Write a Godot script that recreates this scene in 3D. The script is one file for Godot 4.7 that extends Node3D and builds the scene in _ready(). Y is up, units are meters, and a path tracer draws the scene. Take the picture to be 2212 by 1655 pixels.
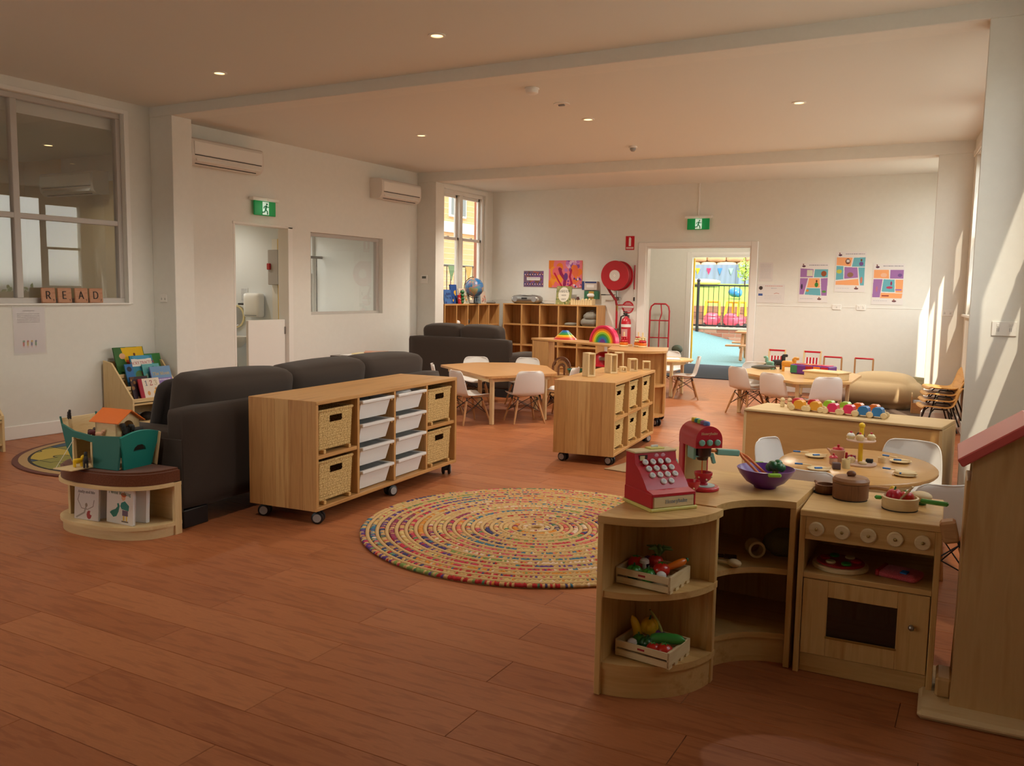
extends Node3D
# A daycare room: setting first, then furniture, toys and small details.

var rng := RandomNumberGenerator.new()
var M := {}
var taken := {}
var tex := {}
var font: SystemFont
var serif: SystemFont
var mono: SystemFont

# ---------------------------------------------------------------- mesh builder
class MB:
	var st := SurfaceTool.new()
	var t := Transform3D()
	var group := 1
	var col := Color.WHITE
	var use_uv := false
	func _init() -> void:
		st.begin(Mesh.PRIMITIVE_TRIANGLES)
	func at(pos: Vector3, basis := Basis()) -> MB:
		t = Transform3D(basis, pos)
		return self
	func v(p: Vector3, uv := Vector2.ZERO) -> void:
		st.set_color(col)
		st.set_uv(uv)
		st.add_vertex(t * p)
	func flat() -> void:
		st.set_smooth_group(-1)
	func smooth() -> void:
		group += 1
		st.set_smooth_group(group)
	# corners counter-clockwise seen from outside
	func quad(a: Vector3, b: Vector3, c: Vector3, d: Vector3) -> void:
		v(a, Vector2(0, 1)); v(c, Vector2(1, 0)); v(b, Vector2(1, 1))
		v(a, Vector2(0, 1)); v(d, Vector2(0, 0)); v(c, Vector2(1, 0))
	func tri(a: Vector3, b: Vector3, c: Vector3) -> void:
		v(a); v(c); v(b)
	# convex face turned away from a centre
	func face(pts: Array, centre: Vector3) -> void:
		var mid := Vector3.ZERO
		for p in pts: mid += p
		mid /= pts.size()
		var n: Vector3 = (pts[1] - pts[0]).cross(pts[2] - pts[0])
		var q := pts
		if n.dot(mid - centre) < 0.0:
			q = pts.duplicate()
			q.reverse()
		for i in range(1, q.size() - 1):
			tri(q[0], q[i], q[i + 1])
	func box(c: Vector3, s: Vector3, b := 0.0) -> MB:
		flat()
		var h := s * 0.5
		if b <= 0.0:
			for ax in 3:
				for sg in [-1.0, 1.0]:
					var pts := []
					for k in [[-1, -1], [1, -1], [1, 1], [-1, 1]]:
						var p := Vector3.ZERO
						p[ax] = sg * h[ax]; p[(ax + 1) % 3] = k[0] * h[(ax + 1) % 3]; p[(ax + 2) % 3] = k[1] * h[(ax + 2) % 3]
						pts.append(c + p)
					face(pts, c)
			return self
		b = minf(b, minf(h.x, minf(h.y, h.z)) * 0.98)
		var i := h - Vector3(b, b, b)
		for ax in 3:
			for sg in [-1.0, 1.0]:
				var pts := []
				for k in [[-1, -1], [1, -1], [1, 1], [-1, 1]]:
					var p := Vector3.ZERO
					p[ax] = sg * h[ax]; p[(ax + 1) % 3] = k[0] * i[(ax + 1) % 3]; p[(ax + 2) % 3] = k[1] * i[(ax + 2) % 3]
					pts.append(c + p)
				face(pts, c)
		for ax in 3:
			var a1 := (ax + 1) % 3
			var a2 := (ax + 2) % 3
			for s1 in [-1.0, 1.0]:
				for s2 in [-1.0, 1.0]:
					var pts := []
					for k in [[-1, 0], [1, 0], [1, 1], [-1, 1]]:
						var p := Vector3.ZERO
						p[ax] = k[0] * i[ax]
						p[a1] = s1 * (h[a1] if k[1] == 0 else i[a1])
						p[a2] = s2 * (i[a2] if k[1] == 0 else h[a2])
						pts.append(c + p)
					face(pts, c)
		for sx in [-1.0, 1.0]:
			for sy in [-1.0, 1.0]:
				for sz in [-1.0, 1.0]:
					face([c + Vector3(sx * h.x, sy * i.y, sz * i.z), c + Vector3(sx * i.x, sy * h.y, sz * i.z), c + Vector3(sx * i.x, sy * i.y, sz * h.z)], c)
		return self
	# box between two corners
	func slab(x0: float, x1: float, y0: float, y1: float, z0: float, z1: float, b := 0.0) -> MB:
		return box(Vector3((x0 + x1) / 2, (y0 + y1) / 2, (z0 + z1) / 2), Vector3(absf(x1 - x0), absf(y1 - y0), absf(z1 - z0)), b)
	# profile (radius, height) turned round y
	func lathe(prof: Array, n := 20, sx := 1.0, sz := 1.0, a0 := 0.0, a1 := TAU) -> MB:
		smooth()
		for k in prof.size() - 1:
			var p: Vector2 = prof[k]
			var q: Vector2 = prof[k + 1]
			if k > 0:
				var d0: Vector2 = (p - prof[k - 1]).normalized()
				if d0.dot((q - p).normalized()) < 0.75: smooth()
			for j in n:
				var b0 := a0 + (a1 - a0) * j / n
				var b1 := a0 + (a1 - a0) * (j + 1) / n
				var P0 := Vector3(p.x * cos(b0) * sx, p.y, p.x * sin(b0) * sz)
				var P1 := Vector3(p.x * cos(b1) * sx, p.y, p.x * sin(b1) * sz)
				var Q0 := Vector3(q.x * cos(b0) * sx, q.y, q.x * sin(b0) * sz)
				var Q1 := Vector3(q.x * cos(b1) * sx, q.y, q.x * sin(b1) * sz)
				if p.x > 1e-5 or q.x > 1e-5:
					if p.x < 1e-5: tri(P0, Q0, Q1)
					elif q.x < 1e-5: tri(P0, Q0, P1)
					else:
						tri(P0, Q0, Q1); tri(P0, Q1, P1)
		return self
	func cyl(r: float, y0: float, y1: float, n := 20, b := 0.0) -> MB:
		if b > 0.0:
			return lathe([Vector2(0, y0), Vector2(r - b, y0), Vector2(r, y0 + b), Vector2(r, y1 - b), Vector2(r - b, y1), Vector2(0, y1)], n)
		return lathe([Vector2(0, y0), Vector2(r, y0), Vector2(r, y1), Vector2(0, y1)], n)
	func ball(r: float, c := Vector3.ZERO, n := 14, s := Vector3.ONE) -> MB:
		var keep := t
		t = t * Transform3D(Basis.from_scale(s), c)
		var prof := []
		for k in n / 2 + 1:
			var a := -PI / 2 + PI * k / (n / 2)
			prof.append(Vector2(maxf(0.0, r * cos(a)) if k > 0 and k < n / 2 else 0.0, r * sin(a)))
		smooth()
		for k in prof.size() - 1:
			var p: Vector2 = prof[k]
			var q: Vector2 = prof[k + 1]
			for j in n:
				var b0 := TAU * j / n
				var b1 := TAU * (j + 1) / n
				var P0 := Vector3(p.x * cos(b0), p.y, p.x * sin(b0))
				var P1 := Vector3(p.x * cos(b1), p.y, p.x * sin(b1))
				var Q0 := Vector3(q.x * cos(b0), q.y, q.x * sin(b0))
				var Q1 := Vector3(q.x * cos(b1), q.y, q.x * sin(b1))
				if p.x < 1e-6: tri(P0, Q0, Q1)
				elif q.x < 1e-6: tri(P0, Q0, P1)
				else:
					tri(P0, Q0, Q1); tri(P0, Q1, P1)
		t = keep
		return self
	# tube along points, radius a number or an array
	func tube(pts: Array, r, n := 8, closed := false) -> MB:
		smooth()
		var m := pts.size()
		var up := Vector3.UP
		var d0: Vector3 = (pts[1] - pts[0]).normalized()
		if absf(d0.dot(up)) > 0.9: up = Vector3.RIGHT
		var side := d0.cross(up).normalized()
		var rings := []
		for i in m:
			var d: Vector3
			if closed: d = (pts[(i + 1) % m] - pts[(i + m - 1) % m]).normalized()
			elif i == 0: d = d0
			elif i == m - 1: d = (pts[i] - pts[i - 1]).normalized()
			else: d = (pts[i + 1] - pts[i - 1]).normalized()
			side = (side - d * side.dot(d)).normalized()
			var o := d.cross(side)
			var rr: float = r[i] if r is Array else r
			var ring := []
			for j in n:
				var a := TAU * j / n
				ring.append(pts[i] + (side * cos(a) + o * sin(a)) * rr)
			rings.append(ring)
		var last := m if closed else m - 1
		for i in last:
			var A: Array = rings[i]
			var B: Array = rings[(i + 1) % m]
			for j in n:
				var k := (j + 1) % n
				tri(A[j], A[k], B[k]); tri(A[j], B[k], B[j])
		if not closed:
			flat()
			for e in [0, m - 1]:
				face(rings[e], pts[e] + (d0 if e == 0 else (pts[m - 2] - pts[m - 1]).normalized()))
		return self
	# polygon in x,y pushed along z from z0 to z1
	func extrude(poly: Array, z0: float, z1: float) -> MB:
		var P := PackedVector2Array(poly)
		if Geometry2D.is_polygon_clockwise(P): P.reverse()
		var idx := Geometry2D.triangulate_polygon(P)
		flat()
		for i in range(0, idx.size(), 3):
			var a := P[idx[i]]; var b := P[idx[i + 1]]; var c := P[idx[i + 2]]
			if (b - a).cross(c - a) < 0.0:
				var e := b; b = c; c = e
			tri(Vector3(a.x, a.y, z1), Vector3(b.x, b.y, z1), Vector3(c.x, c.y, z1))
			tri(Vector3(a.x, a.y, z0), Vector3(c.x, c.y, z0), Vector3(b.x, b.y, z0))
		var n := P.size()
		smooth()
		for i in n:
			var a := P[i]; var b := P[(i + 1) % n]
			if (a - P[(i + n - 1) % n]).normalized().dot((b - a).normalized()) < 0.8: smooth()
			tri(Vector3(a.x, a.y, z0), Vector3(b.x, b.y, z0), Vector3(b.x, b.y, z1))
			tri(Vector3(a.x, a.y, z0), Vector3(b.x, b.y, z1), Vector3(a.x, a.y, z1))
		return self
	# a rounded, puffed block of cloth
	func pillow(c: Vector3, s: Vector3, r: float, puff: Vector3, n := 8) -> MB:
		smooth()
		var h := s * 0.5
		r = minf(r, minf(h.x, minf(h.y, h.z)) * 0.98)
		var core := h - Vector3(r, r, r)
		var warp := func(p: Vector3) -> Vector3:
			var q := Vector3(p.x * h.x, p.y * h.y, p.z * h.z)
			var k := Vector3(clampf(q.x, -core.x, core.x), clampf(q.y, -core.y, core.y), clampf(q.z, -core.z, core.z))
			var d := q - k
			if d.length() > 1e-6: q = k + d.normalized() * minf(r, maxf(absf(d.x), maxf(absf(d.y), absf(d.z))))
			var f := Vector3((1 - p.y * p.y) * (1 - p.z * p.z), (1 - p.x * p.x) * (1 - p.z * p.z), (1 - p.x * p.x) * (1 - p.y * p.y))
			return c + q + Vector3(signf(p.x) * puff.x * f.x * absf(p.x), signf(p.y) * puff.y * f.y * absf(p.y), signf(p.z) * puff.z * f.z * absf(p.z))
		var grid := []
		for k in n + 1:
			var x := -1.0 + 2.0 * k / n
			grid.append(signf(x) * pow(absf(x), 0.6))
		for ax in 3:
			for sg in [-1.0, 1.0]:
				for i in n:
					for j in n:
						var pts := []
						for k in [[0, 0], [1, 0], [1, 1], [0, 1]]:
							var p := Vector3.ZERO
							p[ax] = sg
							p[(ax + 1) % 3] = grid[i + k[0]]
							p[(ax + 2) % 3] = grid[j + k[1]]
							pts.append(warp.call(p))
						if sg > 0.0:
							tri(pts[0], pts[1], pts[2]); tri(pts[0], pts[2], pts[3])
						else:
							tri(pts[0], pts[2], pts[1]); tri(pts[0], pts[3], pts[2])
		return self
	# a surface f(u, v) for u, v in 0..1
	func sheet(nu: int, nv: int, f: Callable, both := false) -> MB:
		smooth()
		var g := []
		for i in nu + 1:
			var row := []
			for j in nv + 1: row.append(f.call(float(i) / nu, float(j) / nv))
			g.append(row)
		for i in nu:
			for j in nv:
				tri(g[i][j], g[i + 1][j], g[i + 1][j + 1]); tri(g[i][j], g[i + 1][j + 1], g[i][j + 1])
		return self
	func mesh() -> ArrayMesh:
		st.generate_normals()
		return st.commit()

# ---------------------------------------------------------------- scene helpers
func mb() -> MB:
	return MB.new()

func numbered(called: String) -> String:
	var n: int = taken.get(called, 0)
	taken[called] = n + 1
	return called if n == 0 else "%s_%03d" % [called, n]

func tag(o: Node3D, label: String, category: String, group := "", kind := "") -> Node3D:
	if label: o.set_meta("label", label)
	if category: o.set_meta("category", category)
	if group: o.set_meta("group", group)
	if kind: o.set_meta("kind", kind)
	return o

# a thing: a Node3D whose children are its parts
func thing(called: String, label: String, category: String, pos := Vector3.ZERO, yaw := 0.0, group := "") -> Node3D:
	var o := Node3D.new()
	o.name = numbered(called)
	add_child(o)
	o.position = pos
	o.rotation.y = yaw
	tag(o, label, category, group)
	return o

func place(o: Node3D, called: String, label: String, pos: Vector3, yaw := 0.0, group := "") -> Node3D:
	var c: Node3D = o.duplicate()
	c.name = numbered(called)
	add_child(c)
	c.position = pos
	c.rotation = Vector3(0, yaw, 0)
	c.set_meta("label", label)
	if group: c.set_meta("group", group)
	return c

# one mesh, a part of parent or (with parent = self) a thing
func obj(called: String, m, material: Material, parent: Node3D = null, pos := Vector3.ZERO, basis := Basis()) -> MeshInstance3D:
	var o := MeshInstance3D.new()
	o.mesh = m.mesh() if m is MB else m
	o.material_override = material
	o.transform = Transform3D(basis, pos)
	if parent == null:
		o.name = numbered(called)
		add_child(o)
	else:
		o.name = called
		parent.add_child(o, true)
	return o

func one(called: String, m, material: Material, label: String, category: String, pos := Vector3.ZERO, yaw := 0.0, group := "") -> MeshInstance3D:
	var o := obj(called, m, material, null, pos, Basis(Vector3.UP, yaw))
	tag(o, label, category, group)
	return o

func struct(called: String, m, material: Material, pos := Vector3.ZERO, yaw := 0.0) -> MeshInstance3D:
	var o := obj(called, m, material, null, pos, Basis(Vector3.UP, yaw))
	o.set_meta("kind", "structure")
	return o

func struct_root(called: String, pos := Vector3.ZERO, yaw := 0.0) -> Node3D:
	var o := Node3D.new()
	o.name = numbered(called)
	add_child(o)
	o.position = pos
	o.rotation.y = yaw
	o.set_meta("kind", "structure")
	return o

# wall of boxes round rectangular openings; u runs along the wall, holes are [u0, u1, y0, y1]
func wall_mesh(u0: float, u1: float, y0: float, y1: float, holes: Array, put: Callable) -> MB:
	var us := [u0, u1]
	for hh in holes:
		us.append(hh[0]); us.append(hh[1])
	us.sort()
	var m := mb()
	for i in us.size() - 1:
		if us[i + 1] - us[i] < 1e-4: continue
		var mid: float = (us[i] + us[i + 1]) / 2
		var cuts := []
		for hh in holes:
			if mid > hh[0] and mid < hh[1]: cuts.append([hh[2], hh[3]])
		cuts.sort_custom(func(a, b): return a[0] < b[0])
		var y := y0
		for c in cuts:
			if c[0] > y + 1e-4: put.call(m, us[i], us[i + 1], y, c[0])
			y = c[1]
		if y1 > y + 1e-4: put.call(m, us[i], us[i + 1], y, y1)
	return m

func lettering(text: String, size: float, material: Material, parent: Node3D, pos: Vector3, basis := Basis(), f: Font = null, depth := 0.002, called := "lettering") -> MeshInstance3D:
	var tm := TextMesh.new()
	tm.text = text
	tm.font = f if f else font
	tm.font_size = 32
	tm.pixel_size = size / 32.0
	tm.depth = depth
	tm.curve_step = 1.0
	return obj(called, tm, material, parent, pos, basis)

# a printed card: its front (+z) shows the picture, the rest its border colour
func card(w: float, h: float, d := 0.003) -> ArrayMesh:
	var st := SurfaceTool.new()
	st.begin(Mesh.PRIMITIVE_TRIANGLES)
	st.set_smooth_group(-1)
	var x := w / 2; var y := h / 2
	var c := [Vector3(-x, -y, d), Vector3(x, -y, d), Vector3(x, y, d), Vector3(-x, y, d), Vector3(-x, -y, 0), Vector3(x, -y, 0), Vector3(x, y, 0), Vector3(-x, y, 0)]
	var uv := [Vector2(0.001, 0.999), Vector2(0.999, 0.999), Vector2(0.999, 0.001), Vector2(0.001, 0.001)]
	for k in [0, 2, 1, 0, 3, 2]:
		st.set_uv(uv[k]); st.add_vertex(c[k])
	for f in [[5, 4, 7, 6], [4, 0, 3, 7], [1, 5, 6, 2], [3, 2, 6, 7], [4, 5, 1, 0]]:
		for k in [0, 2, 1, 0, 3, 2]:
			st.set_uv(Vector2(0.004, 0.004)); st.add_vertex(c[f[k]])
	st.generate_normals()
	return st.commit()

# ---------------------------------------------------------------- pictures
class Pic:
	var im: Image
	var w: int
	var h: int
	func _init(a: int, b: int, bg: Color) -> void:
		w = a; h = b
		im = Image.create(a, b, false, Image.FORMAT_RGB8)
		im.fill(bg)
	func rect(x0: float, y0: float, x1: float, y1: float, c: Color) -> Pic:
		im.fill_rect(Rect2i(int(x0 * w), int(y0 * h), maxi(1, int((x1 - x0) * w)), maxi(1, int((y1 - y0) * h))), c)
		return self
	func poly(pts: Array, c: Color) -> Pic:
		var P := PackedVector2Array()
		var lo := Vector2(1, 1); var hi := Vector2.ZERO
		for p in pts:
			P.append(p); lo = lo.min(p); hi = hi.max(p)
		for y in range(maxi(0, int(lo.y * h)), mini(h, int(hi.y * h) + 1)):
			for x in range(maxi(0, int(lo.x * w)), mini(w, int(hi.x * w) + 1)):
				if Geometry2D.is_point_in_polygon(Vector2((x + 0.5) / w, (y + 0.5) / h), P): im.set_pixel(x, y, c)
		return self
	func disc(cx: float, cy: float, rx: float, ry: float, c: Color) -> Pic:
		for y in range(maxi(0, int((cy - ry) * h)), mini(h, int((cy + ry) * h) + 1)):
			for x in range(maxi(0, int((cx - rx) * w)), mini(w, int((cx + rx) * w) + 1)):
				var dx := ((x + 0.5) / w - cx) / rx
				var dy := ((y + 0.5) / h - cy) / ry
				if dx * dx + dy * dy <= 1.0: im.set_pixel(x, y, c)
		return self
	func line(pts: Array, r: float, c: Color) -> Pic:
		for i in pts.size() - 1:
			var a: Vector2 = pts[i]
			var b: Vector2 = pts[i + 1]
			var n := maxi(2, int((b - a).length() * maxf(w, h) / maxf(1.0, r * w * 0.5)))
			for k in n + 1:
				var p := a.lerp(b, float(k) / n)
				disc(p.x, p.y, r, r * w / h, c)
		return self
	# rows of faint strokes where small print stands
	func rows(x0: float, y0: float, x1: float, y1: float, n: int, c: Color, rnd: RandomNumberGenerator) -> Pic:
		for k in n:
			var y := y0 + (y1 - y0) * k / n
			var x := x0
			while x < x1 - 0.01:
				var l := rnd.randf_range(0.02, 0.07)
				rect(x, y, minf(x + l, x1), y + (y1 - y0) / n * 0.42, c)
				x += l + 0.012
			if rnd.randf() < 0.3: x1 = x1
		return self
	func tex() -> ImageTexture:
		return ImageTexture.create_from_image(im)

func c8(r: int, g: int, b: int, a := 255) -> Color:
	return Color8(r, g, b, a)

# ---------------------------------------------------------------- materials
func plain(called: String, c: Color, rough := 0.6, spec := 0.5) -> StandardMaterial3D:
	if M.has(called): return M[called]
	var m := StandardMaterial3D.new()
	m.resource_name = called
	m.albedo_color = c
	m.roughness = rough
	m.metallic_specular = spec
	M[called] = m
	return m

func metal(called: String, c: Color, rough := 0.3) -> StandardMaterial3D:
	var m := plain(called, c, rough)
	m.metallic = 1.0
	return m

func paint(called: String, c: Color, rough := 0.35) -> StandardMaterial3D:
	var m := plain(called, c, rough)
	m.clearcoat_enabled = true
	m.clearcoat = 0.4
	m.clearcoat_roughness = 0.2
	return m

func printed(called: String, t: Texture2D, rough := 0.5) -> StandardMaterial3D:
	var m := plain(called, Color.WHITE, rough, 0.4)
	m.albedo_texture = t
	m.texture_repeat = false
	return m

func noise_tex(called: String, freq: float, octaves: int, cols: Array, stops: Array, size := 512, warp := 0.0, kind := FastNoiseLite.TYPE_SIMPLEX_SMOOTH, sd := 1) -> NoiseTexture2D:
	if tex.has(called): return tex[called]
	var n := FastNoiseLite.new()
	n.seed = sd
	n.noise_type = kind
	n.frequency = freq
	n.fractal_type = FastNoiseLite.FRACTAL_FBM
	n.fractal_octaves = octaves
	n.fractal_gain = 0.55
	if warp > 0.0:
		n.domain_warp_enabled = true
		n.domain_warp_amplitude = warp
		n.domain_warp_frequency = freq * 0.7
	var g := Gradient.new()
	g.offsets = PackedFloat32Array(stops)
	g.colors = PackedColorArray(cols)
	var t := NoiseTexture2D.new()
	t.width = size
	t.height = size
	t.seamless = true
	t.noise = n
	t.color_ramp = g
	tex[called] = t
	return t

# timber with grain along one axis of the part: "x", "y" or "z"
func wood(called: String, axis: String, light: Color, dark: Color, rough := 0.45, across := 3.2, along := 0.22) -> StandardMaterial3D:
	var key := called + "_" + axis
	if M.has(key): return M[key]
	var m := plain(key, Color.WHITE, rough, 0.5)
	m.albedo_texture = noise_tex("wood_" + called, 0.012, 5, [dark, light.lerp(dark, 0.35), light, light.lerp(dark, 0.2), light], [0.0, 0.33, 0.5, 0.62, 1.0], 512, 18.0, FastNoiseLite.TYPE_SIMPLEX_SMOOTH, called.length() + 3)
	m.uv1_triplanar = true
	m.uv1_triplanar_sharpness = 8.0
	m.uv1_scale = Vector3(along if axis == "x" else across, along if axis == "y" else across, along if axis == "z" else across)
	m.uv1_offset = Vector3(0.37, 0.11, 0.73)
	return m

func cloth(called: String, a: Color, b: Color, scale := 6.0, rough := 0.95) -> StandardMaterial3D:
	if M.has(called): return M[called]
	var m := plain(called, Color.WHITE, rough, 0.2)
	m.albedo_texture = noise_tex("cloth_" + called, 0.12, 4, [b, a], [0.25, 0.75], 256)
	m.uv1_triplanar = true
	m.uv1_scale = Vector3.ONE * scale
	m.rim_enabled = true
	m.rim = 0.25
	m.rim_tint = 0.6
	return m

func arc(cx: float, cy: float, r: float, a0: float, a1: float, n: int, ry := -1.0) -> Array:
	var out := []
	for k in n + 1:
		var a := a0 + (a1 - a0) * k / n
		out.append(Vector2(cx + r * cos(a), cy + (ry if ry > 0.0 else r) * sin(a)))
	return out

const XL := -7.59      # face of the left wall
const ZF := -13.03     # face of the far wall
const Z1 := -6.123     # near beam and its piers
const Z2 := -10.806    # far beam and its piers
const XR := 0.851      # right wall where z = 0
const TURN := 0.10598  # the right wall is not square to the room

func _ready() -> void:
	rng.seed = 7
	# camera
	var cam := Camera3D.new()
	cam.name = "camera"
	cam.fov = 47.378
	cam.near = 0.05
	cam.far = 300.0
	cam.current = true
	add_child(cam)
	cam.transform = Transform3D(Basis(Vector3(0.875322, 0.017227, -0.483233), Vector3(-0.065877, 0.994296, -0.083883), Vector3(0.479031, 0.105259, 0.871464)), Vector3(0, 1.4, 0))
	# sky and exposure
	var sky_mat := ProceduralSkyMaterial.new()
	sky_mat.sky_top_color = c8(200, 208, 212)
	sky_mat.sky_horizon_color = c8(238, 234, 218)
	sky_mat.sky_curve = 0.2
	sky_mat.ground_bottom_color = c8(150, 145, 130)
	sky_mat.ground_horizon_color = c8(200, 198, 190)
	sky_mat.sky_energy_multiplier = 3.8
	sky_mat.ground_energy_multiplier = 1.6
	sky_mat.sun_angle_max = 4.0
	var sky := Sky.new()
	sky.sky_material = sky_mat
	var env := Environment.new()
	env.background_mode = Environment.BG_SKY
	env.sky = sky
	env.tonemap_mode = Environment.TONE_MAPPER_LINEAR
	env.tonemap_exposure = 0.29
	env.sdfgi_enabled = true
	env.ssao_enabled = true
	env.ssil_enabled = true
	var we := WorldEnvironment.new()
	we.name = "environment"
	we.environment = env
	add_child(we)
	# sun, from behind and to the right, about 44 degrees up
	var sun := DirectionalLight3D.new()
	sun.name = "sun"
	sun.light_color = c8(255, 240, 214)
	sun.light_energy = 6.6
	sun.light_angular_distance = 0.6
	sun.shadow_enabled = true
	add_child(sun)
	sun.look_at_from_position(Vector3.ZERO, Vector3(-0.39, -1.05, -1.0), Vector3.UP)

	font = SystemFont.new()
	font.font_names = PackedStringArray(["Droid Sans"])
	serif = SystemFont.new()
	serif.font_names = PackedStringArray(["Droid Serif"])
	mono = SystemFont.new()
	mono.font_names = PackedStringArray(["Droid Sans Mono"])
	materials()
	floor_and_ceiling()
	walls()
	openings()
	side_rooms()
	outdoors()
	ceiling_fittings()
	wall_fittings()
	big_furniture()
	tables_and_chairs()
	play_kitchen()
	rugs()
	shelf_toys()
	far_corner()
	table_toys()

func materials() -> void:
	var w := plain("wall_paint", Color.WHITE, 0.75, 0.3)
	w.albedo_texture = noise_tex("wall_speck", 0.05, 3, [c8(232, 231, 224), c8(234, 233, 226)], [0.2, 0.8], 256)
	w.uv1_triplanar = true
	w.uv1_world_triplanar = true
	w.uv1_scale = Vector3.ONE * 0.7
	plain("ceiling_paint", c8(230, 230, 224), 0.85, 0.2)
	plain("trim_paint", c8(240, 238, 233), 0.4)
	plain("frame_paint", c8(238, 236, 230), 0.35)
	plain("alu", c8(196, 190, 184), 0.4)
	plain("white_plastic", c8(238, 236, 230), 0.35)
	plain("tub_plastic", c8(233, 232, 230), 0.4)
	plain("black_plastic", c8(22, 22, 23), 0.4)
	plain("black_metal", c8(26, 25, 25), 0.35)
	plain("grey_plastic", c8(150, 150, 150), 0.45)
	plain("wheel_grey", c8(165, 163, 160), 0.4)
	metal("chrome", c8(205, 205, 208), 0.18)
	metal("steel", c8(170, 168, 164), 0.35)
	metal("brass", c8(176, 150, 92), 0.35)
	var g := plain("glass", Color(0.97, 1.0, 0.98, 0.06), 0.0, 0.5)
	g.transparency = BaseMaterial3D.TRANSPARENCY_ALPHA
	var gf := plain("frosted_glass", Color(0.62, 0.66, 0.58, 0.72), 0.35, 0.5)
	gf.transparency = BaseMaterial3D.TRANSPARENCY_ALPHA
	plain("string", c8(225, 220, 205), 0.9)
	plain("paper", c8(236, 234, 232), 0.7)
	paint("red_paint", c8(196, 22, 44))
	paint("deep_red", c8(170, 20, 34))
	paint("orange_paint", c8(232, 118, 22))
	paint("yellow_paint", c8(240, 196, 20))
	paint("green_paint", c8(60, 150, 48))
	paint("lime_paint", c8(150, 205, 56))
	paint("blue_paint", c8(34, 112, 190))
	paint("purple_paint", c8(104, 40, 140))
	paint("pink_paint", c8(224, 30, 92))
	paint("teal_paint", c8(22, 140, 130))
	paint("mint_paint", c8(128, 184, 166))
	paint("dark_green_paint", c8(34, 104, 52))
	paint("cream_paint", c8(232, 214, 160))
	paint("white_paint", c8(238, 234, 226))
	paint("brown_paint", c8(58, 32, 22))
	plain("charcoal", c8(40, 38, 38), 0.7)
	plain("lemon_paint", c8(226, 214, 120), 0.4)

# timbers used all over
func oak(ax := "x") -> StandardMaterial3D: return wood("oak", ax, c8(206, 158, 98), c8(170, 118, 64), 0.36, 3.4, 0.16)
func pine(ax := "x") -> StandardMaterial3D: return wood("pinewood", ax, c8(222, 182, 118), c8(196, 146, 82), 0.36, 3.0, 0.2)
func ply(ax := "x") -> StandardMaterial3D: return wood("ply", ax, c8(224, 196, 146), c8(206, 172, 116), 0.5, 1.6, 0.2)
func birch(ax := "x") -> StandardMaterial3D: return wood("birchtoy", ax, c8(232, 208, 160), c8(214, 182, 128), 0.5, 5.0, 0.6)
func beech(ax := "y") -> StandardMaterial3D: return wood("beech", ax, c8(196, 146, 96), c8(168, 116, 68), 0.45, 6.0, 0.6)
func walnut(ax := "y") -> StandardMaterial3D: return wood("walnut", ax, c8(138, 92, 62), c8(96, 58, 38), 0.4, 6.0, 0.5)

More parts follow.
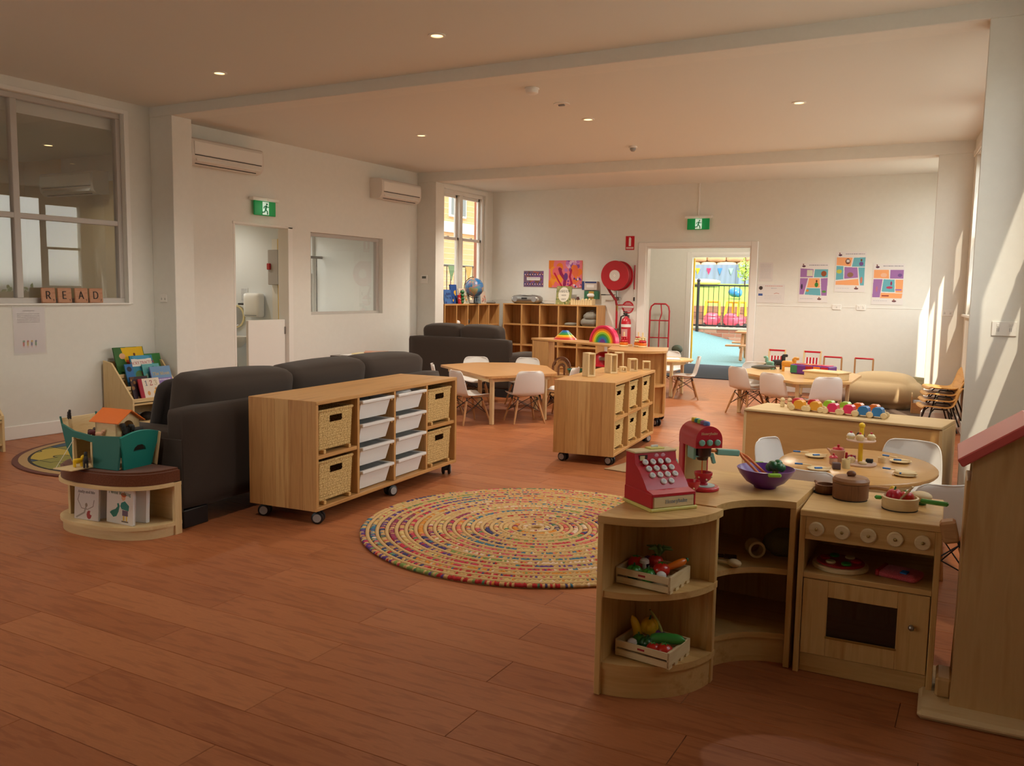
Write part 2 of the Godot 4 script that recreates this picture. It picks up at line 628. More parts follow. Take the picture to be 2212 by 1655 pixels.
# ---------------------------------------------------------------- floor, ceilings
func floor_and_ceiling() -> void:
	var slab := struct("floor", mb().slab(-7.74, 1.3, -0.2, -0.006, -17.15, 1.75), plain("floor_base", c8(70, 38, 22), 0.8))
	var mats := []
	var tones := [[c8(172, 106, 66), c8(148, 87, 52)], [c8(166, 101, 62), c8(143, 82, 48)], [c8(176, 111, 70), c8(154, 92, 56)], [c8(169, 103, 63), c8(141, 81, 47)], [c8(163, 98, 60), c8(142, 81, 48)]]
	for k in 5:
		var m := plain("plank_%d" % k, Color.WHITE, 0.42, 0.36)
		m.albedo_texture = noise_tex("plank_tex_%d" % (k % 3), 0.014, 5, [tones[k][1], tones[k][0].lerp(tones[k][1], 0.5), tones[k][0], tones[k][0].lerp(tones[k][1], 0.3), tones[k][0]], [0.1, 0.38, 0.5, 0.6, 0.9], 512, 34.0, FastNoiseLite.TYPE_SIMPLEX_SMOOTH, 11 + k % 3)
		m.uv1_triplanar = true
		m.uv1_world_triplanar = true
		m.uv1_triplanar_sharpness = 8.0
		m.uv1_scale = Vector3(0.42, 1.0, 3.0)
		m.uv1_offset = Vector3(0.17 * k, 0.3 * k, 0.29 * k)
		mats.append(m)
	var wide := 0.2
	var long := 1.4
	var full := mb().box(Vector3(0, -0.003, 0), Vector3(long - 0.002, 0.006, wide - 0.0016), 0.0012).mesh()
	var rest := [mb(), mb()]
	var row := 0
	var z := 1.7
	var made := 0
	while z > -17.05:
		var x := -7.59 - (row * 0.53 - floorf(row * 0.53)) * long
		var k := row * 2
		var right := XR + 0.1064 * z + 0.12 if z > ZF else 1.0
		while x < right:
			var near := z < -0.9 and z > -9.6 and x + long > -7.3 and made < 298
			if near:
				# only what the view can reach
				var a := atan2(x + long / 2, -z)
				near = a > -1.2 and a < 0.16
			var x0 := maxf(x, -7.59)
			var x1 := minf(x + long, right)
			if near:
				made += 1
				var o: MeshInstance3D
				if x0 == x and x1 == x + long:
					o = obj("plank", full, mats[(k + row / 3) % 5], slab, Vector3(x + long / 2, 0, z))
				else:
					o = obj("plank", mb().box(Vector3(0, -0.003, 0), Vector3(x1 - x0 - 0.002, 0.006, wide - 0.0016), 0.0012), mats[(k + row / 3) % 5], slab, Vector3((x0 + x1) / 2, 0, z))
			elif x1 - x0 > 0.02:
				rest[k % 2].box(Vector3((x0 + x1) / 2, -0.003, z), Vector3(x1 - x0 - 0.002, 0.006, wide - 0.0016))
			x += long
			k += 1
		z -= wide
		row += 1
	for k in 2:
		var o := obj("planks_beyond", rest[k], mats[k], slab)
		o.set_meta("kind", "stuff")
	var cp: Material = M.ceiling_paint
	# ceilings end at the outer face of the turned right wall
	var lid := func(z0: float, z1: float, y0: float) -> MB:
		var e := func(z: float) -> float: return XR + 0.12 + 0.1064 * z
		return mb().at(Vector3.ZERO, Basis(Vector3.RIGHT, PI / 2)).extrude([Vector2(-7.75, z0), Vector2(e.call(z0), z0), Vector2(e.call(z1), z1), Vector2(-7.75, z1)], -3.32, -y0)
	struct("ceiling", lid.call(Z1 - 0.05, 1.8, 3.17), cp)
	struct("ceiling", lid.call(Z2 - 0.05, Z1 - 0.1, 3.10), cp)
	struct("ceiling", lid.call(ZF - 0.15, Z2 - 0.1, 3.05), cp)

# ---------------------------------------------------------------- walls
func walls() -> void:
	var wp: Material = M.wall_paint
	# left wall: office window, toilet door, inner window, far sash windows
	var left := wall_mesh(-1.8, 13.2, 0.0, 3.2, [[2.62, 5.82, 1.21, 3.05], [7.23, 8.09, 0.0, 2.10], [8.49, 9.97, 1.05, 2.09], [11.36, 12.76, 1.12, 2.96]], func(m, a, b, y0, y1): m.slab(XL - 0.15, XL, y0, y1, -b, -a))
	struct("wall_left", left, wp)
	# right wall, in its own turned frame
	var holes := []
	for w in right_windows(): holes.append([w[0], w[1], 1.23, 2.91])
	var right := wall_mesh(-1.9, 13.3, 0.0, 3.2, holes, func(m, a, b, y0, y1): m.slab(0.0, 0.12, y0, y1, -b, -a))
	struct("wall_right", right, wp, Vector3(XR, 0, 0), TURN)
	# far wall with the doorway to the lobby
	var far := wall_mesh(-7.74, 0.2, 0.0, 3.2, [[-4.81, -3.19, 0.0, 2.11]], func(m, a, b, y0, y1): m.slab(a, b, y0, y1, ZF - 0.12, ZF))
	struct("wall_far", far, wp)
	struct("wall_back", wall_mesh(-7.75, 1.15, 0.0, 3.2, [[-7.3, -4.1, 0.9, 2.5]], func(m, a, b, y0, y1): m.slab(a, b, y0, y1, 1.7, 1.85)), wp)
	# unseen upper block, added to shade the play surface outside
	var up := mb().at(Vector3.ZERO, Basis(Vector3.RIGHT, PI / 2))
	up.extrude([Vector2(-7.75, -17.1), Vector2(-0.55, -17.1), Vector2(-0.55, ZF - 0.15), Vector2(1.1, 1.8), Vector2(-7.75, 1.8)], -6.8, -3.33)
	struct("wall_added_shade_block", up, plain("render_outside", c8(200, 190, 172), 0.9))
	# piers and beams
	struct("wall_pier", mb().slab(XL, -7.262, 0.0, 3.07, Z1 - 0.245, Z1, 0.004), wp)
	struct("wall_pier", mb().slab(XL, -7.26, 0.0, 2.96, Z2 - 0.224, Z2, 0.004), wp)
	struct("wall_pier", mb().slab(-0.14, 0.30, 0.0, 3.07, Z1 - 0.245, Z1, 0.004), wp)
	struct("wall_pier", mb().slab(-0.65, -0.22, 0.0, 2.96, Z2 - 0.224, Z2, 0.004), wp)
	struct("trim_1", mb().slab(XL, 0.36, 3.07, 3.18, Z1 - 0.245, Z1, 0.004), wp)
	struct("trim_2", mb().slab(XL, -0.2, 2.96, 3.11, Z2 - 0.224, Z2, 0.004), wp)
	# the joint between the upper and lower boards of the far wall
	struct("trim_3", mb().slab(XL, -4.94, 1.243, 1.249, ZF, ZF + 0.004), M.trim_paint)
	struct("trim_4", mb().slab(-3.09, -0.56, 1.243, 1.249, ZF, ZF + 0.004), M.trim_paint)
	struct("trim_5", mb().slab(-4.012, -3.988, 2.55, 3.05, ZF, ZF + 0.018, 0.003), M.trim_paint)
	# skirting
	var tp: Material = M.trim_paint
	var sk := func(called: String, pieces: Array):
		var m := mb()
		for p in pieces: m.slab(p[0], p[1], 0.0, 0.125, p[2], p[3], 0.006)
		struct(called, m, tp)
	sk.call("baseboard_left", [[XL, XL + 0.016, 1.7, Z1 + 0.016], [XL, -7.246, Z1, Z1 + 0.016], [-7.262, -7.246, Z1 - 0.26, Z1 + 0.016], [XL, XL + 0.016, Z1 - 0.26, -7.15], [XL, XL + 0.016, -8.2, Z2 + 0.016], [XL, -7.244, Z2, Z2 + 0.016], [-7.26, -7.244, Z2 - 0.24, Z2], [XL, XL + 0.016, Z2 - 0.24, ZF]])
	sk.call("baseboard_far", [[XL, -4.95, ZF, ZF + 0.016], [-3.08, -0.56, ZF, ZF + 0.016]])
	sk.call("baseboard_piers", [[-0.156, 0.2, Z1, Z1 + 0.016], [-0.156, -0.14, Z1 - 0.26, Z1], [-0.666, -0.3, Z2, Z2 + 0.016], [-0.666, -0.65, Z2 - 0.24, Z2]])
	struct("baseboard_right", mb().slab(-0.016, 0.0, 0.0, 0.125, -13.1, 1.6, 0.006), tp, Vector3(XR, 0, 0), TURN)

func right_windows() -> Array:
	return [[4.55, 5.92], [2.9, 4.3], [8.8, 10.63], [6.6, 8.5], [11.4, 12.86]]  # second opening is unseen, added to bring daylight into the near bay

# ---------------------------------------------------------------- windows and doors
# local frame: x along the window, y up, +z into the room; the frame starts at (0, 0, 0)
func sash_window(called: String, w: float, hgt: float, meet: float, pos: Vector3, yaw: float, pairs: int, d := 0.05) -> void:
	var root := struct_root(called, pos, yaw)
	var fp: Material = M.frame_paint
	obj("window_frame", mb().slab(0, 0.05, 0, hgt, -d, d, 0.004).slab(w - 0.05, w, 0, hgt, -d, d, 0.004).slab(0.05, w - 0.05, hgt - 0.06, hgt, -d, d, 0.004).slab(0.05, w - 0.05, 0, 0.045, -d, d, 0.004), fp, root)
	var each := (w - 0.1 - 0.09 * (pairs - 1)) / pairs
	for k in pairs:
		var x0 := 0.05 + k * (each + 0.09)
		if k: obj("mullion", mb().slab(x0 - 0.09, x0, 0.045, hgt - 0.06, -d, d, 0.005), fp, root)
		for s in 2:
			var y0 := 0.045 if s == 0 else meet - 0.02
			var y1 := meet + 0.02 if s == 0 else hgt - 0.06
			var zz := 0.012 if s == 0 else -0.022
			var m := mb()
			m.slab(x0, x0 + 0.042, y0, y1, zz - 0.017, zz + 0.017, 0.003).slab(x0 + each - 0.042, x0 + each, y0, y1, zz - 0.017, zz + 0.017, 0.003)
			m.slab(x0, x0 + each, y0, y0 + (0.07 if s == 0 else 0.04), zz - 0.017, zz + 0.017, 0.003).slab(x0, x0 + each, y1 - 0.045, y1, zz - 0.017, zz + 0.017, 0.003)
			var sash := obj("sash", m, fp, root)
			obj("pane", mb().slab(x0 + 0.04, x0 + each - 0.04, y0 + 0.035, y1 - 0.04, zz - 0.002, zz + 0.002), M.glass, sash)
			if s == 0:
				obj("sash_lock", mb().slab(x0 + each / 2 - 0.025, x0 + each / 2 + 0.025, y1, y1 + 0.015, 0.0, 0.03, 0.003), M.white_plastic, sash)
	obj("window_sill", mb().slab(-0.04, w + 0.04, -0.03, 0.0, -0.05, 0.1, 0.006), fp, root)
	var a := mb()
	a.slab(-0.07, -0.005, -0.03, hgt + 0.07, 0.07, 0.085, 0.005).slab(w + 0.005, w + 0.07, -0.03, hgt + 0.07, 0.07, 0.085, 0.005).slab(-0.005, w + 0.005, hgt + 0.005, hgt + 0.07, 0.07, 0.085, 0.005)
	obj("architrave", a, fp, root)

func openings() -> void:
	var fp: Material = M.frame_paint
	# right wall: u runs away from the camera, local x of the window = -u
	var n := 1
	for w in right_windows():
		var base := Transform3D(Basis(Vector3.UP, TURN), Vector3(XR, 0, 0)) * Vector3(0.07, 1.23, -w[0])
		sash_window("window_%d" % n, w[1] - w[0], 1.68, 0.8, base, TURN + PI / 2 + PI, 1, 0.03)
		n += 1
	# unseen window, added behind the camera to light the camera-facing fronts
	sash_window("window_21", 3.2, 1.6, 0.8, Vector3(-4.1, 0.9, 1.77), PI, 3)
	# far end of the left wall
	sash_window("window_%d" % n, 1.40, 1.84, 1.09, Vector3(XL - 0.07, 1.12, -11.36), PI / 2, 2)
	n += 1
	# office window: four panes, the lower ones frosted
	var r := struct_root("window_%d" % n)
	n += 1
	var x0 := XL - 0.115
	var x1 := XL - 0.05
	obj("window_frame", mb().slab(x0, x1, 1.21, 1.26, -5.82, -2.62, 0.004).slab(x0, x1, 3.0, 3.05, -5.82, -2.62, 0.004).slab(x0, x1, 1.26, 3.0, -5.82, -5.77, 0.004), M.alu, r)
	for zz in [-4.75, -3.68]:
		obj("mullion", mb().slab(x0, x1, 1.26, 3.0, zz - 0.03, zz + 0.03, 0.004), M.alu, r)
	obj("transom", mb().slab(x0 + 0.004, x1 - 0.004, 1.965, 2.015, -5.77, -2.62, 0.004), M.alu, r)
	for zz in [[-5.77, -4.78], [-4.72, -3.71], [-3.65, -2.62]]:
		obj("pane", mb().slab(XL - 0.085, XL - 0.08, 2.015, 3.0, zz[0], zz[1]), M.glass, r)
		obj("pane", mb().slab(XL - 0.085, XL - 0.08, 1.26, 1.965, zz[0], zz[1]), M.glass, r)
	obj("window_sill", mb().slab(XL - 0.12, XL + 0.02, 1.195, 1.212, -5.84, -2.6, 0.003), M.trim_paint, r)
	obj("window_trim", mb().slab(XL, XL + 0.012, 1.2, 3.09, -5.87, -5.82, 0.003).slab(XL, XL + 0.012, 3.05, 3.09, -5.82, -2.5, 0.003), M.trim_paint, r)
	# inner window beside the toilet door
	r = struct_root("window_%d" % n)
	obj("window_frame", mb().slab(XL - 0.13, XL - 0.07, 1.05, 1.085, -9.97, -8.49, 0.003).slab(XL - 0.13, XL - 0.07, 2.045, 2.09, -9.97, -8.49, 0.003).slab(XL - 0.13, XL - 0.07, 1.085, 2.045, -9.97, -9.92, 0.003).slab(XL - 0.13, XL - 0.07, 1.085, 2.045, -8.54, -8.49, 0.003), M.alu, r)
	obj("pane", mb().slab(XL - 0.103, XL - 0.098, 1.085, 2.045, -9.92, -8.54), M.glass, r)
	# toilet door: frame and the low half door
	r = struct_root("door_1")
	obj("door_frame", mb().slab(XL - 0.16, XL + 0.012, 0, 2.12, -8.16, -8.08, 0.004).slab(XL - 0.15, XL + 0.012, 2.10, 2.13, -8.16, -7.2, 0.004).slab(XL - 0.15, XL + 0.004, 0, 2.10, -7.24, -7.21, 0.003), fp, r)
	var leaf := obj("door_leaf", mb().slab(XL - 0.09, XL - 0.05, 0.02, 1.0, -8.078, -7.47, 0.004), fp, r)
	for y in [0.2, 0.82]:
		obj("hinge", mb().slab(XL - 0.052, XL - 0.044, y, y + 0.09, -8.095, -8.06, 0.002), M.steel, leaf)
	# doorway to the lobby
	r = struct_root("door_2")
	obj("door_frame", mb().slab(-4.94, -4.81, 0, 2.18, ZF, ZF + 0.025, 0.006).slab(-3.19, -3.09, 0, 2.18, ZF, ZF + 0.025, 0.006).slab(-4.81, -3.19, 2.11, 2.18, ZF, ZF + 0.025, 0.006), M.trim_paint, r)
	obj("door_lining", mb().slab(-4.812, -4.79, 0, 2.11, ZF - 0.13, ZF + 0.004, 0.003).slab(-3.21, -3.188, 0, 2.11, ZF - 0.13, ZF + 0.004, 0.003).slab(-4.79, -3.21, 2.09, 2.112, ZF - 0.13, ZF + 0.004, 0.003), M.trim_paint, r)
	# outer doorway of the lobby
	r = struct_root("door_3")
	obj("door_frame", mb().slab(-5.42, -5.34, 0, 2.22, -17.0, -16.97, 0.006).slab(-3.9, -3.82, 0, 2.22, -17.0, -16.97, 0.006).slab(-5.34, -3.9, 2.15, 2.22, -17.0, -16.97, 0.006), M.trim_paint, r)
	obj("door_lining", mb().slab(-5.345, -5.31, 0, 2.15, -17.15, -16.98, 0.003).slab(-3.93, -3.895, 0, 2.15, -17.15, -16.98, 0.003).slab(-5.31, -3.93, 2.12, 2.152, -17.15, -16.98, 0.003), M.trim_paint, r)
	obj("finger_guard", mb().slab(-5.31, -5.285, 0.02, 2.1, -17.12, -17.08, 0.006), M.yellow_paint, r)

# ---------------------------------------------------------------- rooms behind the openings
func side_rooms() -> void:
	var wp: Material = M.wall_paint
	var tp: Material = M.ceiling_paint
	# office behind the big window
	struct("wall_office", mb().slab(-11.0, -10.85, 0, 3.2, -6.95, -1.5).slab(-10.85, XL - 0.15, 0, 3.2, -6.95, -6.85).slab(-10.85, XL - 0.15, 0, 3.2, -1.6, -1.5), plain("office_cream", c8(222, 200, 150), 0.7))
	struct("floor", mb().slab(-11.0, XL - 0.15, -0.2, 0.0, -6.95, -1.5), plain("grey_vinyl", c8(150, 148, 142), 0.5))
	struct("ceiling", mb().slab(-11.0, XL - 0.15, 2.9, 3.2, -6.85, -1.6), tp)
	for p in [Vector3(-9.2, 2.9, -4.6), Vector3(-9.2, 2.9, -6.1)]:
		down_light(p, "small warm downlight in the office ceiling behind the big window", 1.6)
	# toilet
	struct("wall_toilet", wall_mesh(6.95, 9.9, 0, 3.0, [[7.3, 8.2, 1.5, 2.5]], func(m, a, b, y0, y1): m.slab(-10.1, -10.0, y0, y1, -b, -a)).slab(-10.0, XL - 0.15, 0, 3.0, -8.42, -8.35), plain("tile_white", c8(232, 236, 238), 0.25))
	struct("floor", mb().slab(-10.0, XL - 0.15, -0.2, 0.0, -10.95, -6.85), M.grey_vinyl)
	struct("ceiling", mb().slab(-10.1, XL - 0.15, 2.6, 2.9, -10.95, -6.85), tp)
	# room behind the inner window, with an outer window at its corner
	struct("wall_store", wall_mesh(8.42, 11.0, 0, 3.0, [[9.6, 10.88, 0.9, 2.3]], func(m, a, b, y0, y1): m.slab(-9.75, -9.65, y0, y1, -b, -a)), wp)
	struct("wall_store", mb().slab(-9.65, XL - 0.15, 0, 3.0, -10.98, -10.88), wp)
	sash_window("window_20", 1.28, 1.4, 0.7, Vector3(-9.7, 0.9, -9.6), PI / 2, 1)
	# lobby
	struct("wall_lobby", mb().slab(-6.9, -6.8, 0, 2.7, -17.1, ZF - 0.12).slab(-2.7, -2.6, 0, 2.7, -17.1, ZF - 0.12), wp)
	struct("wall_lobby", wall_mesh(-6.9, -2.6, 0, 2.7, [[-5.34, -3.9, 0, 2.15]], func(m, a, b, y0, y1): m.slab(a, b, y0, y1, -17.12, -17.0)), wp)
	struct("ceiling", mb().slab(-6.9, -2.6, 2.6, 2.8, -17.1, ZF - 0.12), tp)
	added_lobby_light(Vector3(-4.6, 2.6, -15.0))  # unseen lamp, added to brighten the lobby walls
	down_light(Vector3(-8.7, 2.6, -7.7), "unseen round downlight added to brighten the toilet", 3.0)  # added lamp, out of view, lifts the dark toilet
	down_light(Vector3(-8.7, 2.6, -9.7), "unseen round downlight added to brighten the room behind the inner window", 6.0)  # added lamp, out of view, brightens what shows through the inner window
	# toilet fittings
	var t := thing("wash_basin", "white wall basin with chrome tap and waste pipe seen above the half door", "basin", Vector3(-8.6, 0.72, -8.35))
	obj("bowl", mb().at(Vector3.ZERO).lathe([Vector2(0, -0.12), Vector2(0.1, -0.11), Vector2(0.19, -0.02), Vector2(0.2, 0.03), Vector2(0.18, 0.03), Vector2(0.15, -0.03), Vector2(0, -0.08)], 24).box(Vector3(0, 0, -0.0), Vector3(0.36, 0.05, 0.02)), M.white_paint, t, Vector3(0, 0, 0.21))
	obj("tap", mb().tube([Vector3(-0.1, 0.03, 0.06), Vector3(-0.1, 0.13, 0.06), Vector3(-0.1, 0.15, 0.09), Vector3(-0.1, 0.14, 0.15)], 0.011).tube([Vector3(-0.13, 0.15, 0.05), Vector3(-0.06, 0.17, 0.05)], 0.008), M.chrome, t)
	obj("waste_pipe", mb().tube([Vector3(0, -0.1, 0.21), Vector3(0, -0.24, 0.21), Vector3(0.02, -0.28, 0.2), Vector3(0.02, -0.4, 0.16)], 0.02), M.chrome, t)
	t = thing("towel_dispenser", "white paper towel dispenser on the toilet wall", "dispenser", Vector3(-8.37, 1.0, -8.345))
	obj("cover", mb().pillow(Vector3(0, 0.155, 0.06), Vector3(0.28, 0.31, 0.12), 0.03, Vector3(0, 0, 0.01), 6), M.white_plastic, t)
	obj("slot", mb().slab(-0.1, 0.1, 0.02, 0.03, 0.118, 0.124), M.grey_plastic, t)
	var pic := Pic.new(64, 96, c8(228, 230, 232)).rows(0.1, 0.08, 0.9, 0.9, 11, c8(150, 152, 156), rng)
	one("hygiene_sheet", card(0.13, 0.19), printed("hygiene_print", pic.tex()), "small printed sheet on the tiles beside the towel dispenser", "notice", Vector3(-8.6, 1.28, -8.349))
	one("towel_rail", mb().tube([Vector3(-0.08, 0, 0.03), Vector3(0.08, 0, 0.03)], 0.012), M.charcoal, "short dark rail on the toilet wall above the mirror", "rail", Vector3(-8.6, 1.165, -8.35))
	t = thing("round_mirror", "round mirror with cream rim over the wash basin", "mirror", Vector3(-8.74, 1.0, -8.345))
	obj("rim", mb().at(Vector3.ZERO, Basis(Vector3.RIGHT, PI / 2)).lathe([Vector2(0.15, 0), Vector2(0.15, 0.02), Vector2(0.13, 0.02), Vector2(0.13, 0.0)], 32), M.cream_paint, t)
	obj("mirror_glass", mb().at(Vector3.ZERO, Basis(Vector3.RIGHT, PI / 2)).cyl(0.13, 0.0, 0.012, 32), M.chrome, t)
	t = thing("control_box", "tall grey box with a red button by the toilet door", "control box", Vector3(-8.03, 1.42, -8.33))
	obj("case", mb().slab(-0.08, 0.1, 0.0, 0.44, 0.0, 0.06, 0.008), plain("box_grey", c8(176, 168, 160), 0.5), t)
	obj("button", mb().slab(-0.075, -0.02, 0.19, 0.27, 0.06, 0.085, 0.006), M.deep_red, t)
	t = thing("yellow_guard", "yellow finger guard strip beside white trim in the toilet", "door guard", Vector3(-8.0, 0.02, -8.35))
	obj("strip", mb().slab(0.0, 0.045, 0.0, 1.98, 0.0, 0.018, 0.004), M.yellow_paint, t)
	obj("backing", mb().slab(-0.1, 0.0, 0.0, 1.98, 0.0, 0.016, 0.004), M.white_paint, t)

# ---------------------------------------------------------------- outside
func outdoors() -> void:
	struct("ground", mb().slab(1.4, 60, -0.5, -0.25, -60, 40).slab(-60, 1.4, -0.5, -0.25, 3, 40).slab(-60, -11.2, -0.5, -0.25, -60, 3), plain("paving", c8(176, 170, 158), 0.9))
	# soft blue-green play surface, rising to the left
	var turf := cloth("soft_fall", c8(120, 158, 158), c8(104, 142, 144), 0.8, 0.9)
	struct("ground", mb().sheet(12, 8, func(u, v): return Vector3(-11 + 10.5 * u, lerpf(-0.012, 0.48 - 0.227 * ((-11 + 10.5 * u) + 6.76), v * v * 0.5 + v * 0.5), -17.15 - 4.95 * v)), turf)
	one("door_mat", mb().slab(-5.3, -3.2, 0.0, 0.012, -16.9, -14.2, 0.004), cloth("mat_blue", c8(62, 72, 86), c8(48, 56, 68), 10.0), "dark blue entrance mat inside the outer lobby doorway", "mat")
	# low brick wall
	var wall := thing("brick_wall", "low pale brick garden wall under the black railing", "wall", Vector3(0, 0, -22))
	obj("mortar", mb().slab(-9.5, -2.5, -0.6, 0.52, -0.2, -0.012), plain("mortar", c8(206, 190, 168), 0.95), wall)
	var bricks := [mb().box(Vector3.ZERO, Vector3(0.31, 0.088, 0.1), 0.006).mesh(), mb().box(Vector3.ZERO, Vector3(0.305, 0.086, 0.106), 0.008).mesh()]
	var bm := [cloth("brick_a", c8(196, 142, 118), c8(172, 112, 90), 9.0), cloth("brick_b", c8(184, 124, 102), c8(158, 100, 82), 9.0), cloth("brick_c", c8(206, 158, 134), c8(184, 132, 110), 9.0)]
	for row in 8:
		var y := 0.465 - row * 0.1
		var x := -8.6 + (0.16 if row % 2 else 0.0)
		while x < -3.4:
			obj("brick", bricks[rng.randi() % 2], bm[rng.randi() % 3], wall, Vector3(x, y, -0.05 + rng.randf_range(-0.004, 0.004)))
			x += 0.322
	obj("coping", mb().slab(-9.5, -2.5, 0.51, 0.56, -0.25, 0.03, 0.008), plain("coping", c8(198, 186, 166), 0.9), wall)
	# railing
	var fence := thing("black_railing", "black steel bar railing on top of the brick wall", "fence", Vector3(0, 0.56, -22.1))
	obj("rail", mb().slab(-9.4, -2.6, 1.04, 1.08, -0.02, 0.02, 0.004), M.black_metal, fence)
	obj("rail", mb().slab(-9.4, -2.6, 0.02, 0.06, -0.02, 0.02, 0.004), M.black_metal, fence)
	var bar := mb().cyl(0.009, 0.04, 1.06, 8).mesh()
	for k in 34: obj("bar", bar, M.black_metal, fence, Vector3(-8.3 + k * 0.132, 0, 0))
	obj("post", mb().cyl(0.038, -0.2, 1.18, 14).ball(0.048, Vector3(0, 1.18, 0), 12), M.black_metal, fence, Vector3(-6.68, 0, 0.14))
	# terrace, timber retaining wall, lawn
	struct("ground", mb().slab(-14, 2, -0.4, 0.46, -25, -22.2), plain("concrete", c8(206, 200, 188), 0.9))
	var tw := thing("sleeper_wall", "brown timber sleeper retaining wall behind the toy cars", "wall", Vector3(0, 0, -25))
	for row in 3:
		for k in 5:
			obj("sleeper", mb().box(Vector3.ZERO, Vector3(2.35, 0.195, 0.14), 0.012), [wood("sleeper", "x", c8(128, 92, 72), c8(92, 62, 48), 0.8, 2.0, 0.3), wood("sleeper_dark", "x", c8(112, 78, 62), c8(82, 54, 42), 0.8, 2.0, 0.3)][(row + k) % 2], tw, Vector3(-13 + k * 2.4 + row * 0.6, 0.56 + row * 0.2, 0))
	var grass := cloth("lawn", c8(150, 186, 66), c8(118, 160, 48), 1.5, 0.95)
	var lawn := struct("ground", mb().sheet(16, 10, func(u, v): return Vector3(-20 + 22 * u, lerpf(1.06, 1.86 + 0.06 * sin(u * 9.0), v), -25.05 - 7.5 * v)), grass)
	lawn.name = "ground_lawn"
	one("rock_edging", mb().pillow(Vector3(-9.6, 1.82, -31.0), Vector3(1.8, 0.18, 0.5), 0.085, Vector3(0.05, 0.03, 0.05), 6), cloth("sandstone_pale", c8(226, 196, 160), c8(204, 168, 130), 3.0), "pale rounded sandstone edging at the top of the lawn", "rock")
	var cf := thing("sheet_fence", "blue grey corrugated sheet fence above the lawn", "fence", Vector3(0, 0, -32.4))
	var prof := []
	var ribs := mb()
	ribs.sheet(220, 1, func(u, v): return Vector3(-20 + 22 * u, 1.6 + 0.92 * v - 0.05 * u, 0.03 * (1.0 if sin(u * 620.0) > 0.0 else -1.0)))
	obj("sheeting", ribs, plain("sheet_blue", c8(112, 128, 160), 0.6), cf)
	for k in 8: obj("post", mb().slab(-0.04, 0.04, 1.5, 2.5, 0.03, 0.09, 0.005), plain("sheet_post", c8(92, 106, 136), 0.6), cf, Vector3(-18 + k * 2.4, 0, 0))
	# bunting on that fence
	for k in 6:
		var m: Material = [M.yellow_paint, M.pink_paint, M.blue_paint, M.mint_paint, M.lime_paint, M.orange_paint][k]
		one("bunting_flag", mb().extrude([Vector2(-0.09, 0), Vector2(0.09, 0), Vector2(0, -0.24)], -0.004, 0.004), m, ["yellow", "pink", "blue", "mint green", "lime green", "orange"][k] + " pennant hung on the blue grey sheet fence", "flag", Vector3(-9.9 + k * 0.42, 2.36, -32.365), 0.0, "pennants on the sheet fence")
	var sw := thing("stone_wall", "tall rough sandstone wall behind the blue grey fence", "wall", Vector3(0, 0, -34.5))
	obj("backing", mb().slab(-20, 2, 1.0, 9, -0.5, -0.1), cloth("sandstone_joint", c8(196, 164, 130), c8(176, 142, 108), 1.0), sw)
	var stones := [M.sandstone_pale, cloth("sandstone_b", c8(214, 180, 142), c8(190, 152, 116), 3.0)]
	for row in 12:
		var x := -14.0 + rng.randf() * 0.4
		while x < -4.0:
			var l := rng.randf_range(0.45, 0.85)
			obj("stone", mb().pillow(Vector3.ZERO, Vector3(l - 0.04, 0.35, 0.24), 0.07, Vector3(0.01, 0.02, 0.04), 4), stones[rng.randi() % 2], sw, Vector3(x + l / 2, 2.1 + row * 0.38, 0))
			x += l
	# two toy cars
	var car := toy_coupe()
	tag(car, "pink and yellow toy coupe behind the railing beside the post", "toy car", "toy coupes on the terrace")
	car.position = Vector3(-6.78, 0.46, -23.65)
	car.rotation.y = 0.25
	place(car, "toy_coupe", "pink and yellow toy coupe behind the railing below the blue ball", Vector3(-6.16, 0.46, -23.65), -0.2)
	one("blue_play_shell", mb().ball(0.22, Vector3.ZERO, 16, Vector3(1, 0.7, 0.9)).at(Vector3(0.12, -0.04, 0.1)).ball(0.12, Vector3.ZERO, 12), M.blue_paint, "bright blue plastic play shell on the lawn", "toy", Vector3(-7.05, 1.47, -27))
	# young tree by the fence
	var tr := thing("young_tree", "slim young tree with yellow green leaves by the sheet fence", "tree", Vector3(-7.65, 1.7, -30.5))
	obj("trunk", mb().tube([Vector3(0, 0, 0), Vector3(0.02, 0.5, 0), Vector3(0, 1.0, 0.02)], [0.025, 0.02, 0.01]), M.brown_paint, tr)
	obj("foliage", leaf_cloud(240, Vector3(0.28, 0.42, 0.28), 0.07, Vector3(0, 0.55, 0)), plain("leaf_yellow", c8(160, 178, 92), 0.8), tr).set_meta("kind", "stuff")
	# picnic table at the right
	var pt := thing("picnic_table", "timber picnic table with an attached bench on the blue green surface", "picnic table", Vector3(-4.3, 0.02, -18.9), 0.15)
	obj("tabletop", mb().slab(-0.55, 0.9, 0.56, 0.6, -0.32, 0.32, 0.006), wood("picnic", "x", c8(206, 150, 104), c8(176, 118, 78), 0.7, 2.4, 0.3), pt)
	for zz in [-0.62, 0.62]: obj("bench", mb().slab(-0.7, 0.9, 0.3, 0.335, zz - 0.12, zz + 0.12, 0.006), wood("picnic", "x", Color.WHITE, Color.WHITE), pt)
	for xx in [-0.4, 0.7]:
		obj("leg", mb().tube([Vector3(xx, 0.56, -0.15), Vector3(xx, 0.0, -0.5)], 0.035, 4), wood("picnic", "x", Color.WHITE, Color.WHITE), pt)
		obj("leg", mb().tube([Vector3(xx, 0.56, 0.15), Vector3(xx, 0.0, 0.5)], 0.035, 4), wood("picnic", "x", Color.WHITE, Color.WHITE), pt)
		obj("brace", mb().slab(xx - 0.02, xx + 0.02, 0.26, 0.3, -0.7, 0.7, 0.004), wood("picnic", "x", Color.WHITE, Color.WHITE), pt)
	# left of the building: brick block of flats, railing, pennants, brick pilaster
	var bl := thing("brick_flats", "tan brick block of flats outside the tall sash windows", "building", Vector3(-14, 0, -20.5))
